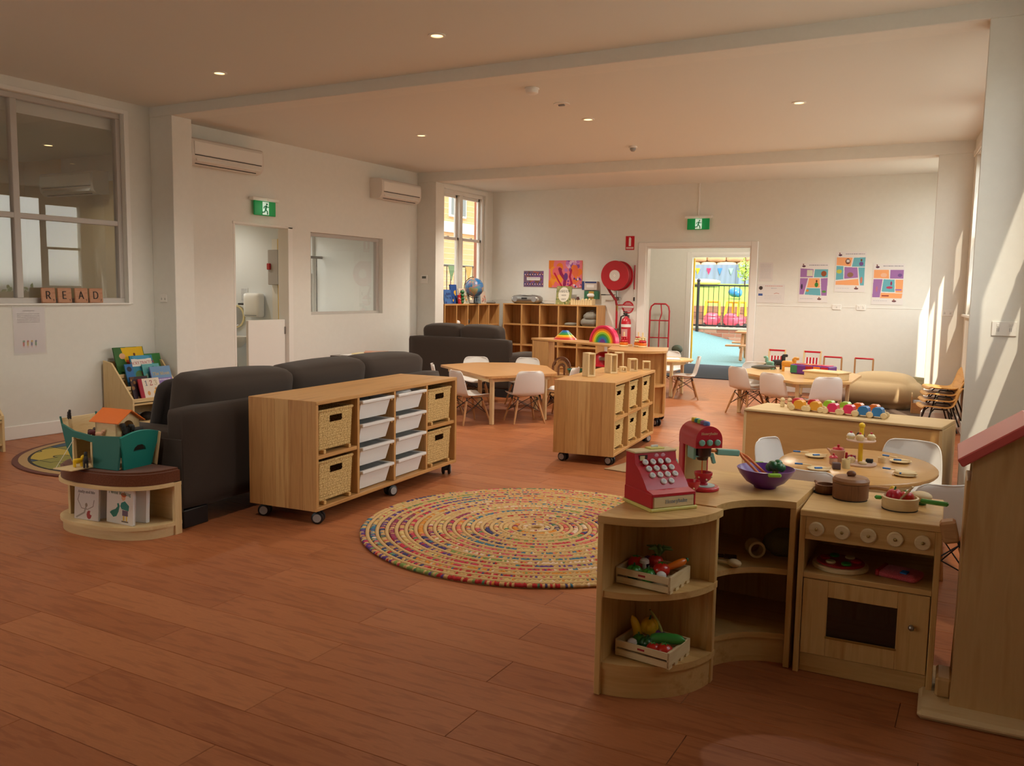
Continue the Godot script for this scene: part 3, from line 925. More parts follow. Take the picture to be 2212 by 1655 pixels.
	var tan := plain("tan_brick", Color.WHITE, 0.9)
	tan.albedo_texture = noise_tex("tan_brick_tex", 0.03, 4, [c8(186, 132, 90), c8(214, 164, 116), c8(226, 180, 134)], [0.2, 0.5, 0.8], 256)
	tan.uv1_triplanar = true
	tan.uv1_scale = Vector3(2.0, 11.0, 2.0)
	obj("wall", mb().slab(-6, 0, -0.4, 12, -11, 9), tan, bl)
	for k in 60: obj("mortar_course", mb().slab(-0.01, 0.004, 0.2 + k * 0.16, 0.215 + k * 0.16, -10.8, 8.5), M.mortar, bl)
	for zz in [-3.6, -1.9, 0.9, 3.6]:
		var wn := obj("window", mb().slab(-0.02, 0.05, 3.5, 4.7, zz, zz + 0.9, 0.01), M.white_paint, bl)
		obj("pane", mb().slab(0.04, 0.06, 3.56, 4.64, zz + 0.06, zz + 0.84), plain("dark_pane", c8(120, 132, 140), 0.1), wn)
	obj("band", mb().slab(-0.02, 0.06, 3.05, 3.35, -10.9, 8), M.white_paint, bl)
	obj("stair_panel", mb().slab(0, 0.5, 1.4, 2.5, -4.2, -2.6, 0.01), plain("pale_blue", c8(196, 204, 222), 0.7), bl)
	var fl := thing("side_railing", "dark steel railing outside the tall sash windows", "fence", Vector3(-9.5, -0.25, 0))
	obj("rail", mb().slab(-0.02, 0.02, 2.1, 2.14, -19, -10, 0.004), M.black_metal, fl)
	obj("rail", mb().slab(-0.02, 0.02, 0.3, 0.34, -19, -10, 0.004), M.black_metal, fl)
	var tall := mb().cyl(0.01, 0.3, 2.12, 8).mesh()
	for k in 60: obj("bar", tall, M.black_metal, fl, Vector3(0, 0, -10.2 - k * 0.14))
	for k in 3:
		one("bunting_flag", mb().at(Vector3.ZERO, Basis(Vector3.UP, PI / 2)).extrude([Vector2(-0.13, 0), Vector2(0.13, 0), Vector2(0, -0.3)], -0.004, 0.004), [M.green_paint, M.yellow_paint, M.orange_paint][k], ["green", "yellow", "orange"][k] + " pennant on the dark railing outside the sash windows", "flag", Vector3(-9.44, 1.87, -14.62 - k * 0.64), 0.0, "pennants on the side railing")
	struct("wall_pilaster", mb().slab(-7.88, XL - 0.16, -0.3, 3.6, -13.4, -12.9), cloth("red_brick", c8(184, 112, 84), c8(160, 90, 66), 4.0))
	# hedge along the sunny side, below the sills
	for k in 6:
		var hd := thing("shrub", "clipped green shrub outside the sunny windows", "shrub", Vector3(4.6 + 0.2 * (k % 2), -0.25, -3.0 - k * 1.9), 0.0, "shrubs outside the sunny windows")
		obj("stem", mb().cyl(0.05, 0, 0.6, 8), M.brown_paint, hd)
		obj("foliage", leaf_cloud(420, Vector3(0.75, 0.65, 0.75), 0.12, Vector3(0, 0.95, 0)), plain("leaf_green", c8(88, 124, 58), 0.8), hd).set_meta("kind", "stuff")

func leaf_cloud(n: int, r: Vector3, s: float, c: Vector3) -> MB:
	var m := mb()
	m.flat()
	for k in n:
		var d := Vector3(rng.randfn(), rng.randfn(), rng.randfn()).normalized()
		var p := c + Vector3(d.x * r.x, d.y * r.y, d.z * r.z) * pow(rng.randf(), 0.4)
		var a := Vector3(rng.randfn(), rng.randfn(), rng.randfn()).normalized() * s
		var b := a.cross(Vector3(rng.randfn(), rng.randfn(), rng.randfn())).normalized() * s * 0.4
		m.tri(p - b, p + a, p + b)
		m.tri(p - b, p + b, p - a * 0.6)
	return m

func toy_coupe() -> Node3D:
	var t := thing("toy_coupe", "", "toy car")
	obj("body", mb().pillow(Vector3(0, 0.24, 0), Vector3(0.42, 0.28, 0.66), 0.12, Vector3(0.02, 0.02, 0.03), 8).pillow(Vector3(0, 0.34, 0.2), Vector3(0.36, 0.16, 0.24), 0.07, Vector3(0, 0.02, 0.02), 6), paint("coupe_pink", c8(214, 62, 88)), t)
	obj("roof", mb().slab(-0.17, 0.17, 0.7, 0.78, -0.26, 0.14, 0.03), paint("coupe_roof", c8(226, 158, 30)), t)
	for sx in [-1, 1]:
		obj("pillar", mb().tube([Vector3(sx * 0.19, 0.36, 0.2), Vector3(sx * 0.17, 0.74, 0.12)], 0.035, 6), M.yellow_paint, t)
		obj("pillar", mb().tube([Vector3(sx * 0.19, 0.36, -0.26), Vector3(sx * 0.17, 0.74, -0.24)], 0.035, 6), M.yellow_paint, t)
		for sz in [-0.22, 0.2]:
			obj("wheel", mb().at(Vector3(sx * 0.2, 0.08, sz), Basis(Vector3.BACK, PI / 2)).cyl(0.08, -0.03, 0.03, 18, 0.01), M.charcoal, t)
	return t

# ---------------------------------------------------------------- lamps and detectors
func down_light(p: Vector3, label: String, power: float) -> void:
	var t := thing("downlight", label, "ceiling light", p, 0.0, "recessed downlights")
	obj("rim", mb().lathe([Vector2(0.062, 0.004), Vector2(0.062, -0.006), Vector2(0.044, -0.008), Vector2(0.04, 0.004)], 24), M.white_plastic, t)
	var glow := plain("lamp_glow", c8(255, 226, 180), 0.5)
	glow.emission_enabled = true
	glow.emission = c8(255, 214, 150)
	glow.emission_energy_multiplier = 9.0
	obj("lamp_lens", mb().cyl(0.04, -0.004, 0.0, 20), glow, t)
	var l := SpotLight3D.new()
	l.name = "lamp"
	l.light_color = c8(255, 243, 224)
	l.light_energy = power
	l.light_size = 0.04
	l.spot_range = 20.0
	l.spot_attenuation = 2.0
	l.spot_angle = 62.0
	l.spot_angle_attenuation = 0.8
	l.shadow_enabled = true
	t.add_child(l)
	l.position = Vector3(0, -0.02, 0)
	l.rotation.x = -PI / 2

func added_lobby_light(p: Vector3) -> void:
	var t := thing("added_lobby_light", "unseen round light added on the lobby ceiling to brighten the lobby", "ceiling light", p)
	obj("rim", mb().cyl(0.17, -0.03, 0.0, 32, 0.006), M.white_plastic, t)
	var glow := plain("added_lobby_glow", c8(255, 244, 226), 0.4)
	glow.emission_enabled = true
	glow.emission = c8(255, 240, 216)
	glow.emission_energy_multiplier = 3.0
	obj("lamp_dome", mb().lathe([Vector2(0, -0.1), Vector2(0.08, -0.092), Vector2(0.14, -0.06), Vector2(0.155, -0.03), Vector2(0, -0.03)], 32), glow, t)
	var l := OmniLight3D.new()
	l.name = "lamp"
	l.light_color = c8(255, 240, 216)
	l.light_energy = 6.0
	l.light_size = 0.15
	l.omni_range = 12.0
	l.shadow_enabled = true
	t.add_child(l)
	l.position = Vector3(0, -0.2, 0)

func ceiling_fittings() -> void:
	var near := "round recessed downlight in the ceiling on the dark side of the near beam"
	for p in [Vector3(-3.55, 3.17, -5.28), Vector3(-5.81, 3.17, -5.4), Vector3(-1.3, 3.17, -5.3), Vector3(-3.55, 3.17, -2.2), Vector3(-5.81, 3.17, -2.2)]:  # rear pair is out of view, added to light the near bay
		down_light(p, near, 7.2 if p.z < -4.0 else 5.5)
	for p in [Vector3(-5.71, 3.10, -8.2), Vector3(-3.65, 3.10, -8.11), Vector3(-1.64, 3.10, -8.17)]:
		down_light(p, "round recessed downlight in the row between the two ceiling beams", 14.0)
	for p in [Vector3(-6.2, 3.05, -11.4), Vector3(-4.0, 3.05, -11.4), Vector3(-1.8, 3.05, -11.4)]:
		down_light(p, "round downlight added out of view behind the far beam to brighten the far bay", 18.0)  # unseen row, added to brighten the far wall
	var d := thing("smoke_detector", "white puck smoke detector with a stepped rim near the beam", "smoke detector", Vector3(-3.54, 3.10, -6.7))
	obj("base", mb().cyl(0.062, -0.014, 0.0, 24, 0.003), M.white_plastic, d)
	obj("cover", mb().lathe([Vector2(0, -0.05), Vector2(0.04, -0.05), Vector2(0.052, -0.042), Vector2(0.055, -0.014), Vector2(0, -0.014)], 24), M.white_plastic, d)
	d = thing("ceiling_disc", "flat white ceiling disc with a small clip beside the smoke detector", "ceiling vent", Vector3(-3.58, 3.10, -7.36))
	obj("plate", mb().cyl(0.075, -0.008, 0.0, 28, 0.002), M.white_plastic, d)
	obj("clip", mb().slab(-0.03, 0.03, -0.022, -0.008, -0.012, 0.012, 0.003), M.grey_plastic, d)
	d = thing("motion_sensor", "small grey domed sensor on the ceiling before the far beam", "sensor", Vector3(-3.83, 3.10, -9.8))
	obj("base", mb().cyl(0.05, -0.02, 0.0, 20, 0.004), M.white_plastic, d)
	obj("dome", mb().lathe([Vector2(0, -0.062), Vector2(0.02, -0.058), Vector2(0.034, -0.04), Vector2(0.036, -0.02), Vector2(0, -0.02)], 20), M.grey_plastic, d)
	# split air conditioners
	air_con("wide white wall air conditioner above the toilet door behind the pier", Vector3(XL, 2.655, -6.98), PI / 2, 1.02)
	air_con("shorter white wall air conditioner above the inner window by the far pier", Vector3(XL, 2.615, -10.14), PI / 2, 0.92)
	air_con("white wall air conditioner inside the office behind the big window", Vector3(-9.72, 2.43, -6.85), 0.0, 1.0)
	exit_sign("green running man exit sign above the toilet door", Vector3(XL, 2.2, -7.66), PI / 2)
	exit_sign("green running man exit sign above the lobby doorway", Vector3(-3.99, 2.34, ZF), 0.0)

func air_con(label: String, pos: Vector3, yaw: float, w: float) -> void:
	var t := thing("air_conditioner", label, "air conditioner", pos, yaw, "wall air conditioners")
	var prof := [Vector2(0, 0.015), Vector2(0.1, 0.0), Vector2(0.16, 0.012), Vector2(0.198, 0.05), Vector2(0.212, 0.11), Vector2(0.21, 0.21), Vector2(0.2, 0.255), Vector2(0.17, 0.275), Vector2(0, 0.28)]
	obj("case", mb().at(Vector3.ZERO, Basis(Vector3.UP, -PI / 2)).extrude(prof, -w / 2, w / 2), plain("aircon_white", c8(226, 220, 212), 0.45), t)
	obj("front_panel", mb().slab(-w / 2 + 0.03, w / 2 - 0.03, 0.105, 0.235, 0.208, 0.219, 0.004), M.white_plastic, t)
	obj("flap", mb().at(Vector3(0, 0.062, 0.196), Basis(Vector3.RIGHT, -0.5)).slab(-w / 2 + 0.06, w / 2 - 0.06, -0.032, 0.032, -0.004, 0.008, 0.003), M.white_plastic, t)
	obj("slot", mb().slab(-w / 2 + 0.04, w / 2 - 0.04, 0.092, 0.1, 0.2, 0.214), M.charcoal, t)
	obj("slot", mb().slab(-w / 2 + 0.08, w / 2 - 0.08, 0.01, 0.018, 0.12, 0.165), M.charcoal, t)

func exit_sign(label: String, pos: Vector3, yaw: float) -> void:
	var t := thing("exit_sign", label, "exit sign", pos, yaw, "exit signs")
	obj("housing", mb().slab(-0.21, 0.21, 0.185, 0.225, 0.0, 0.075, 0.006), M.white_plastic, t)
	var green := plain("sign_green", c8(0, 140, 70), 0.4)
	green.emission_enabled = true
	green.emission = c8(0, 150, 76)
	green.emission_energy_multiplier = 0.55
	var white := plain("sign_white", c8(240, 248, 244), 0.4)
	white.emission_enabled = true
	white.emission = c8(214, 240, 230)
	white.emission_energy_multiplier = 0.6
	obj("sign_panel", mb().slab(-0.17, 0.17, 0.02, 0.185, 0.035, 0.055, 0.004), green, t)
	obj("sign_door", mb().slab(-0.045, 0.055, 0.03, 0.178, 0.053, 0.057), white, t)
	var d := plain("sign_dark", c8(0, 96, 52), 0.5)
	var m := mb()
	m.ball(0.011, Vector3(0.02, 0.152, 0.06), 10)
	m.tube([Vector3(0.012, 0.136, 0.06), Vector3(0.0, 0.09, 0.06)], 0.011, 6)
	m.tube([Vector3(0.012, 0.134, 0.06), Vector3(-0.02, 0.122, 0.06), Vector3(-0.028, 0.1, 0.06)], 0.005, 6)
	m.tube([Vector3(0.014, 0.132, 0.06), Vector3(0.036, 0.116, 0.06), Vector3(0.05, 0.122, 0.06)], 0.005, 6)
	m.tube([Vector3(0.0, 0.092, 0.06), Vector3(0.026, 0.07, 0.06), Vector3(0.03, 0.036, 0.06)], 0.007, 6)
	m.tube([Vector3(0.0, 0.092, 0.06), Vector3(-0.016, 0.062, 0.06), Vector3(-0.05, 0.056, 0.06)], 0.007, 6)
	obj("running_figure", m, d, t)
	obj("indicator", mb().ball(0.004, Vector3(0.02, 0.2, 0.077), 8), M.red_paint, t)
	var l := OmniLight3D.new()
	l.name = "sign_light"
	l.light_color = c8(190, 255, 220)
	l.light_energy = 0.02
	l.light_size = 0.08
	l.omni_range = 6.0
	l.shadow_enabled = true
	t.add_child(l)
	l.position = Vector3(0, 0.1, 0.1)

# ---------------------------------------------------------------- what hangs on the walls
func outlet(label: String, pos: Vector3, yaw: float, w := 0.12, h := 0.075, sockets := 2) -> void:
	var t := thing("wall_outlet", label, "wall outlet", pos, yaw)
	obj("plate", mb().slab(-w / 2, w / 2, 0, h, 0, 0.01, 0.003), M.white_plastic, t)
	for k in sockets:
		var x := (k - (sockets - 1) / 2.0) * w * 0.5
		obj("socket", mb().slab(x - 0.006, x - 0.003, h * 0.3, h * 0.55, 0.009, 0.0115).slab(x + 0.003, x + 0.006, h * 0.3, h * 0.55, 0.009, 0.0115), M.grey_plastic, t)
		obj("rocker", mb().slab(x - 0.007, x + 0.007, h * 0.62, h * 0.85, 0.009, 0.014, 0.002), M.white_plastic, t)

func wall_fittings() -> void:
	outlet("white double outlet on the sunlit near pier", Vector3(0.055, 1.175, Z1), 0.0, 0.135, 0.09)
	outlet("white outlet on the far pier above the stacked chairs", Vector3(-0.46, 1.2, Z2), 0.0, 0.115, 0.075)
	outlet("white switch plate under the middle comic poster", Vector3(-1.96, 1.21, ZF), 0.0, 0.12, 0.075, 1)
	outlet("white outlet between the middle and right comic posters", Vector3(-1.64, 1.21, ZF), 0.0, 0.12, 0.075, 2)
	outlet("white light switch on the near left pier", Vector3(-7.435, 1.22, Z1), 0.0, 0.1, 0.08, 2)
	var t := thing("thermostat", "white wall thermostat with a grey screen on the far pier", "thermostat", Vector3(-7.45, 1.48, Z2))
	obj("case", mb().slab(-0.06, 0.06, 0, 0.13, 0, 0.018, 0.005), M.white_plastic, t)
	obj("screen", mb().slab(-0.035, 0.035, 0.075, 0.11, 0.017, 0.02), plain("lcd", c8(92, 92, 84), 0.2), t)
	# notice in a plastic sleeve
	var pic := Pic.new(128, 176, c8(226, 222, 226))
	pic.rect(0.3, 0.07, 0.68, 0.085, c8(120, 116, 120)).rows(0.12, 0.14, 0.85, 0.36, 6, c8(110, 106, 112), rng)
	var cs := [c8(60, 130, 90), c8(190, 60, 60), c8(196, 160, 60), c8(70, 80, 130)]
	for k in 4:
		pic.disc(0.3 + k * 0.13, 0.74, 0.035, 0.025, cs[k]).rect(0.27 + k * 0.13, 0.76, 0.33 + k * 0.13, 0.84, cs[(k + 1) % 4]).rect(0.28 + k * 0.13, 0.84, 0.295 + k * 0.13, 0.88, cs[1]).rect(0.31 + k * 0.13, 0.84, 0.325 + k * 0.13, 0.88, cs[1])
	var n := thing("group_notice", "clear plastic sleeve with a typed notice and four little star people", "notice", Vector3(XL + 0.001, 0.97, -4.785), PI / 2)
	obj("sheet", card(0.29, 0.41, 0.002), printed("notice_print", pic.tex()), n)
	var sleeve := plain("sleeve", Color(1, 1, 1, 0.12), 0.08)
	sleeve.transparency = BaseMaterial3D.TRANSPARENCY_ALPHA
	obj("sleeve", mb().slab(-0.155, 0.155, -0.22, 0.22, 0.003, 0.0045), sleeve, n)
	# letter tiles on the office window sill
	var tz := [-4.975, -5.135, -5.305, -5.46]
	for k in 4:
		var tl := thing("letter_tile", "wooden letter tile reading " + "READ"[k] + " standing on the office window sill", "letter tile", Vector3(XL + 0.0, 1.213, tz[k]), PI / 2 + [0.03, -0.02, 0.04, -0.05][k], "letter tiles spelling a word")
		obj("tile", mb().at(Vector3(0, 0.07, 0), Basis(Vector3.RIGHT, -0.08)).box(Vector3.ZERO, Vector3(0.14, 0.14, 0.018), 0.006), wood("tilewood", "x", c8(190, 138, 104), c8(166, 112, 80), 0.5, 5.0, 0.8), tl)
		lettering("READ"[k], 0.095, M.charcoal, tl, Vector3(-0.008, 0.071, 0.012), Basis(Vector3.RIGHT, -0.08))
		lettering("1112"[k], 0.028, M.charcoal, tl, Vector3(0.047, 0.026, 0.014), Basis(Vector3.RIGHT, -0.08))
	# fire equipment
	pic = Pic.new(64, 96, c8(196, 24, 40))
	pic.rect(0.36, 0.2, 0.64, 0.74, c8(240, 236, 232)).disc(0.5, 0.2, 0.14, 0.06, c8(240, 236, 232)).rect(0.44, 0.08, 0.56, 0.18, c8(240, 236, 232)).rect(0.3, 0.1, 0.5, 0.13, c8(240, 236, 232)).rect(0.08, 0.8, 0.92, 0.94, c8(236, 226, 222)).rows(0.12, 0.82, 0.88, 0.94, 2, c8(196, 24, 40), rng)
	one("extinguisher_sign", card(0.145, 0.215, 0.004), printed("fire_sign", pic.tex(), 0.4), "red sign with a white fire extinguisher symbol beside the doorway", "sign", Vector3(-5.09, 2.175, ZF))
	var sg := thing("extinguisher_disc", "round red and white extinguisher disc above the cylinder", "sign", Vector3(-5.09, 1.17, ZF))
	obj("plate", mb().at(Vector3.ZERO, Basis(Vector3.RIGHT, PI / 2)).cyl(0.098, 0.0, 0.006, 36), M.red_paint, sg)
	obj("band", mb().slab(-0.094, 0.094, -0.012, 0.024, 0.006, 0.008), M.paper, sg)
	for k in 6:
		var y: float = [0.062, 0.042, -0.028, -0.044, -0.06, -0.076][k]
		var wd: float = [0.04, 0.06, 0.07, 0.066, 0.058, 0.04][k]
		obj("print_line", mb().slab(-wd, wd, y, y + 0.007, 0.006, 0.0075), M.paper, sg)
	var ex := thing("fire_extinguisher", "red fire extinguisher with a white band hanging by the doorway", "fire extinguisher", Vector3(-5.08, 0.55, ZF + 0.09))
	obj("cylinder", mb().lathe([Vector2(0, 0), Vector2(0.07, 0), Vector2(0.078, 0.015), Vector2(0.078, 0.38), Vector2(0.068, 0.43), Vector2(0.03, 0.46), Vector2(0.022, 0.48), Vector2(0, 0.48)], 24), M.red_paint, ex)
	obj("band", mb().lathe([Vector2(0.079, 0.31), Vector2(0.0795, 0.31), Vector2(0.0795, 0.355), Vector2(0.079, 0.355)], 24), M.paper, ex)
	obj("label_sheet", mb().lathe([Vector2(0.0785, 0.09), Vector2(0.0792, 0.09), Vector2(0.0792, 0.28), Vector2(0.0785, 0.28)], 12, 1, 1, 0.9, 2.3), plain("ext_label", c8(214, 160, 160), 0.5), ex)
	obj("valve", mb().cyl(0.02, 0.47, 0.53, 12).slab(-0.012, 0.012, 0.51, 0.535, -0.02, 0.1, 0.003).slab(-0.012, 0.012, 0.545, 0.56, -0.02, 0.11, 0.003), M.black_plastic, ex)
	obj("hose", mb().tube([Vector3(-0.02, 0.5, 0), Vector3(-0.08, 0.47, 0.02), Vector3(-0.09, 0.36, 0.03), Vector3(-0.085, 0.2, 0.03)], 0.011), M.black_plastic, ex)
	obj("bracket", mb().slab(-0.02, 0.02, 0.2, 0.5, -0.09, -0.07, 0.002), M.steel, ex)
	# hose reel
	var hr := thing("hose_reel", "large red fire hose reel with a white centre disc on the far wall", "hose reel", Vector3(-5.22, 1.66, ZF))
	var rb := Basis(Vector3.RIGHT, PI / 2)
	obj("front_disc", mb().at(Vector3(0, 0, 0.26), rb).cyl(0.232, 0.0, 0.02, 48, 0.006), M.deep_red, hr)
	obj("back_disc", mb().at(Vector3(0, 0, 0.06), rb).cyl(0.232, 0.0, 0.02, 48, 0.006), M.deep_red, hr)
	for k in 5:
		var ring := []
		for j in 40: ring.append(Vector3(0.19 * cos(TAU * j / 40), 0.19 * sin(TAU * j / 40), 0.1 + k * 0.035))
		obj("hose_turn", mb().tube(ring, 0.019, 8, true), plain("hose_red", c8(140, 20, 30), 0.6), hr)
	obj("hub", mb().at(Vector3(0, 0, 0.0), rb).cyl(0.05, 0.0, 0.28, 20), M.steel, hr)
	pic = Pic.new(96, 96, c8(224, 216, 206))
	pic.disc(0.5, 0.5, 0.42, 0.42, c8(200, 190, 182)).disc(0.5, 0.5, 0.36, 0.36, c8(228, 220, 212)).rows(0.3, 0.3, 0.7, 0.72, 6, c8(190, 120, 116), rng).disc(0.5, 0.5, 0.07, 0.07, c8(190, 170, 160))
	obj("centre_label", mb().at(Vector3(0, 0, 0.281), rb).cyl(0.086, 0.0, 0.004, 32), plain("reel_label", c8(226, 218, 208), 0.5), hr)
	for k in 3: obj("label_ring", mb().at(Vector3(0, 0, 0.2855), rb).lathe([Vector2(0.03 + k * 0.022, 0), Vector2(0.034 + k * 0.022, 0), Vector2(0.034 + k * 0.022, 0.0012), Vector2(0.03 + k * 0.022, 0.0012), Vector2(0.03 + k * 0.022, 0)], 28), M.grey_plastic, hr)
	obj("hose_end", mb().tube([Vector3(-0.17, -0.15, 0.2), Vector3(-0.1, -0.26, 0.19), Vector3(-0.02, -0.38, 0.15), Vector3(-0.01, -0.46, 0.13)], 0.02), M.hose_red, hr)
	obj("nozzle", mb().tube([Vector3(-0.01, -0.46, 0.13), Vector3(0.0, -0.56, 0.12)], [0.016, 0.011]), M.brass, hr)
	var pp := thing("water_pipe", "steel riser pipe with valve feeding the fire hose reel", "pipe", Vector3(-5.26, 0.0, ZF + 0.05))
	obj("riser", mb().cyl(0.018, 0.55, 1.2, 12), M.red_paint, pp)
	obj("upper_pipe", mb().cyl(0.018, 1.2, 1.42, 12), M.steel, pp)
	obj("valve", mb().ball(0.035, Vector3(0, 1.3, 0), 12).slab(-0.06, 0.06, 1.28, 1.32, -0.02, 0.03, 0.008).cyl(0.028, 1.22, 1.25, 12), M.steel, pp)
	obj("valve_lever", mb().tube([Vector3(-0.02, 1.36, 0.03), Vector3(-0.18, 1.36, 0.04)], 0.006).slab(-0.26, -0.18, 1.352, 1.368, 0.03, 0.05, 0.004), M.black_plastic, pp)
	obj("red_handle", mb().tube([Vector3(0.02, 1.2, 0.0), Vector3(0.11, 1.205, 0.0)], 0.009), M.red_paint, pp)
	obj("pipe_clip", mb().slab(-0.03, 0.03, 0.8, 0.83, -0.07, 0.02, 0.003), M.steel, pp)
	var ks := thing("hanging_key", "thin red rod with a key dangling beside the doorway", "key holder", Vector3(-4.99, 1.27, ZF))
	obj("rod", mb().cyl(0.011, 0.18, 0.56, 10), M.deep_red, ks, Vector3(0, 0, 0.015))
	obj("cord", mb().cyl(0.003, 0.06, 0.18, 6), M.white_paint, ks, Vector3(0, 0, 0.015))
	obj("key", mb().slab(-0.012, 0.012, 0.0, 0.06, 0.01, 0.016, 0.002), M.black_metal, ks)
	# pictures
	pic = Pic.new(160, 112, c8(124, 96, 122))
	for k in 9: pic.line([Vector2(rng.randf(), rng.randf()), Vector2(rng.randf(), rng.randf())], 0.03, [c8(176, 96, 84), c8(134, 84, 150), c8(120, 80, 60)][k % 3])
	for k in 8:
		var x := 0.06 + k * 0.125
		for yy in [0.2, 0.8]:
			pic.disc(x, yy + 0.03 * (k % 2), 0.055, 0.09, c8(52, 62, 130)).disc(x + 0.012, yy + 0.02, 0.034, 0.055, [c8(196, 150, 170), c8(214, 120, 80)][k % 2]).disc(x + 0.02, yy + 0.03, 0.016, 0.028, c8(232, 226, 230))
	pic.rect(0.16, 0.4, 0.84, 0.6, c8(234, 230, 228)).rows(0.22, 0.44, 0.8, 0.58, 1, c8(196, 190, 196), rng)
	one("wave_picture", card(0.37, 0.265), printed("wave_print", pic.tex()), "purple picture of curling waves with a white name label", "picture", Vector3(-6.785, 1.6, ZF))
	pic = Pic.new(192, 144, c8(232, 122, 132))
	for k in 16: pic.disc(rng.randf_range(0.0, 0.4), rng.randf(), 0.1, 0.16, [c8(236, 130, 30), c8(240, 150, 44), c8(232, 110, 120)][k % 3])
	for k in 26: pic.disc(rng.randf_range(0.52, 0.9), rng.randf_range(0.0, 0.42), 0.05, 0.07, [c8(196, 120, 190), c8(218, 150, 200), c8(232, 190, 214), c8(150, 80, 160)][k % 4])
	for k in 14: pic.disc(rng.randf_range(0.72, 1.0), rng.randf_range(0.25, 0.8), 0.07, 0.12, [c8(236, 128, 40), c8(232, 110, 70)][k % 2])
	for k in 20: pic.disc(rng.randf_range(0.45, 1.0), rng.randf_range(0.62, 1.0), 0.03, 0.04, [c8(150, 60, 150), c8(226, 130, 170), c8(240, 220, 228), c8(110, 50, 130)][k % 4])
	pic.line([Vector2(0.18, 0.48), Vector2(0.3, 0.75), Vector2(0.42, 0.98)], 0.022, c8(196, 24, 60)).line([Vector2(0.33, 0.32), Vector2(0.38, 0.5), Vector2(0.5, 0.7), Vector2(0.48, 0.9)], 0.045, c8(150, 30, 90))
	pic.line([Vector2(0.68, 0.36), Vector2(0.64, 0.6), Vector2(0.7, 0.85), Vector2(0.6, 0.98)], 0.03, c8(176, 26, 76)).disc(0.52, 0.6, 0.06, 0.14, c8(110, 60, 130)).disc(0.36, 0.34, 0.04, 0.06, c8(150, 34, 90))
	one("abstract_painting", card(0.60, 0.44, 0.018), printed("abstract_print", pic.tex()), "orange pink and purple splashed children's painting on canvas", "painting", Vector3(-6.195, 1.685, ZF))
	var gb := thing("glove_box", "white and blue glove box fixed to the wall beside the hose reel", "box", Vector3(-5.73, 1.43, ZF))
	obj("carton", mb().slab(-0.13, 0.13, 0, 0.14, 0, 0.08, 0.003), plain("carton_grey", c8(206, 198, 190), 0.6), gb)
	obj("end_panel", mb().slab(-0.132, -0.09, 0.0, 0.14, 0.0, 0.082, 0.002), plain("navy_print", c8(44, 62, 120), 0.5), gb)
	obj("print_band", mb().slab(-0.08, 0.12, 0.11, 0.135, 0.079, 0.0815), M.navy_print, gb)
	obj("opening", mb().slab(-0.05, 0.08, 0.04, 0.085, 0.079, 0.0815), M.paper, gb)
	gb = thing("tissue_box", "green tissue box with a white tissue fixed below the glove box", "box", Vector3(-5.70, 1.285, ZF))
	obj("carton", mb().slab(-0.12, 0.12, 0, 0.13, 0, 0.08, 0.003), plain("carton_green", c8(54, 112, 82), 0.6), gb)
	obj("yellow_print", mb().slab(-0.04, 0.05, 0.005, 0.125, 0.079, 0.081), plain("carton_gold", c8(190, 150, 70), 0.6), gb)
	obj("tissue", mb().pillow(Vector3(0, 0.06, 0.09), Vector3(0.11, 0.05, 0.03), 0.014, Vector3(0.01, 0.01, 0.01), 5), M.paper, gb)
	# three comic posters, two papers
	var pu := c8(164, 118, 178); var te := c8(110, 180, 194); var og := c8(244, 172, 118); var yl := c8(196, 196, 80)
	var wt := c8(232, 228, 226)
	var P := func(a: Array) -> Array:
		var o := []
		for k in range(0, a.size(), 2): o.append(Vector2(a[k], a[k + 1]))
		return o
	for q in 3:
		pic = Pic.new(160, 224, wt)
		pic.rows(0.32, 0.05, 0.95, 0.1, 1, c8(150, 146, 160), rng)
		pic.disc(0.14, 0.085, 0.06, 0.025, c8(96, 64, 84)).disc(0.12, 0.04, 0.022, 0.018, c8(126, 86, 76))
		if q == 0:
			for s in [[pu, [0.03, 0.14, 0.48, 0.16, 0.46, 0.36, 0.03, 0.36]], [te, [0.52, 0.16, 0.97, 0.16, 0.97, 0.36, 0.5, 0.36]], [pu, [0.03, 0.39, 0.3, 0.39, 0.18, 0.8, 0.03, 0.8]], [og, [0.34, 0.39, 0.7, 0.39, 0.72, 0.62, 0.28, 0.62]], [pu, [0.74, 0.39, 0.97, 0.38, 0.96, 0.82, 0.78, 0.82]], [te, [0.27, 0.64, 0.73, 0.64, 0.76, 0.82, 0.21, 0.8]]]: pic.poly(P.call(s[1]), s[0])
			pic.rect(0.26, 0.18, 0.46, 0.34, c8(220, 220, 196)).disc(0.83, 0.27, 0.09, 0.07, c8(150, 84, 50)).disc(0.6, 0.55, 0.06, 0.06, c8(60, 130, 60)).disc(0.6, 0.46, 0.03, 0.03, c8(110, 70, 50)).disc(0.1, 0.6, 0.03, 0.07, c8(60, 50, 70)).disc(0.3, 0.7, 0.05, 0.03, c8(214, 140, 60)).disc(0.87, 0.72, 0.07, 0.03, c8(90, 150, 70))
		elif q == 1:
			for s in [[og, [0.03, 0.14, 0.55, 0.15, 0.5, 0.36, 0.03, 0.33]], [te, [0.59, 0.15, 0.97, 0.14, 0.96, 0.37, 0.54, 0.37]], [te, [0.03, 0.35, 0.26, 0.36, 0.28, 0.68, 0.03, 0.7]], [pu, [0.3, 0.38, 0.72, 0.39, 0.76, 0.64, 0.31, 0.67]], [te, [0.75, 0.39, 0.96, 0.39, 0.96, 0.83, 0.84, 0.83]], [og, [0.03, 0.73, 0.77, 0.67, 0.8, 0.83, 0.03, 0.82]]]: pic.poly(P.call(s[1]), s[0])
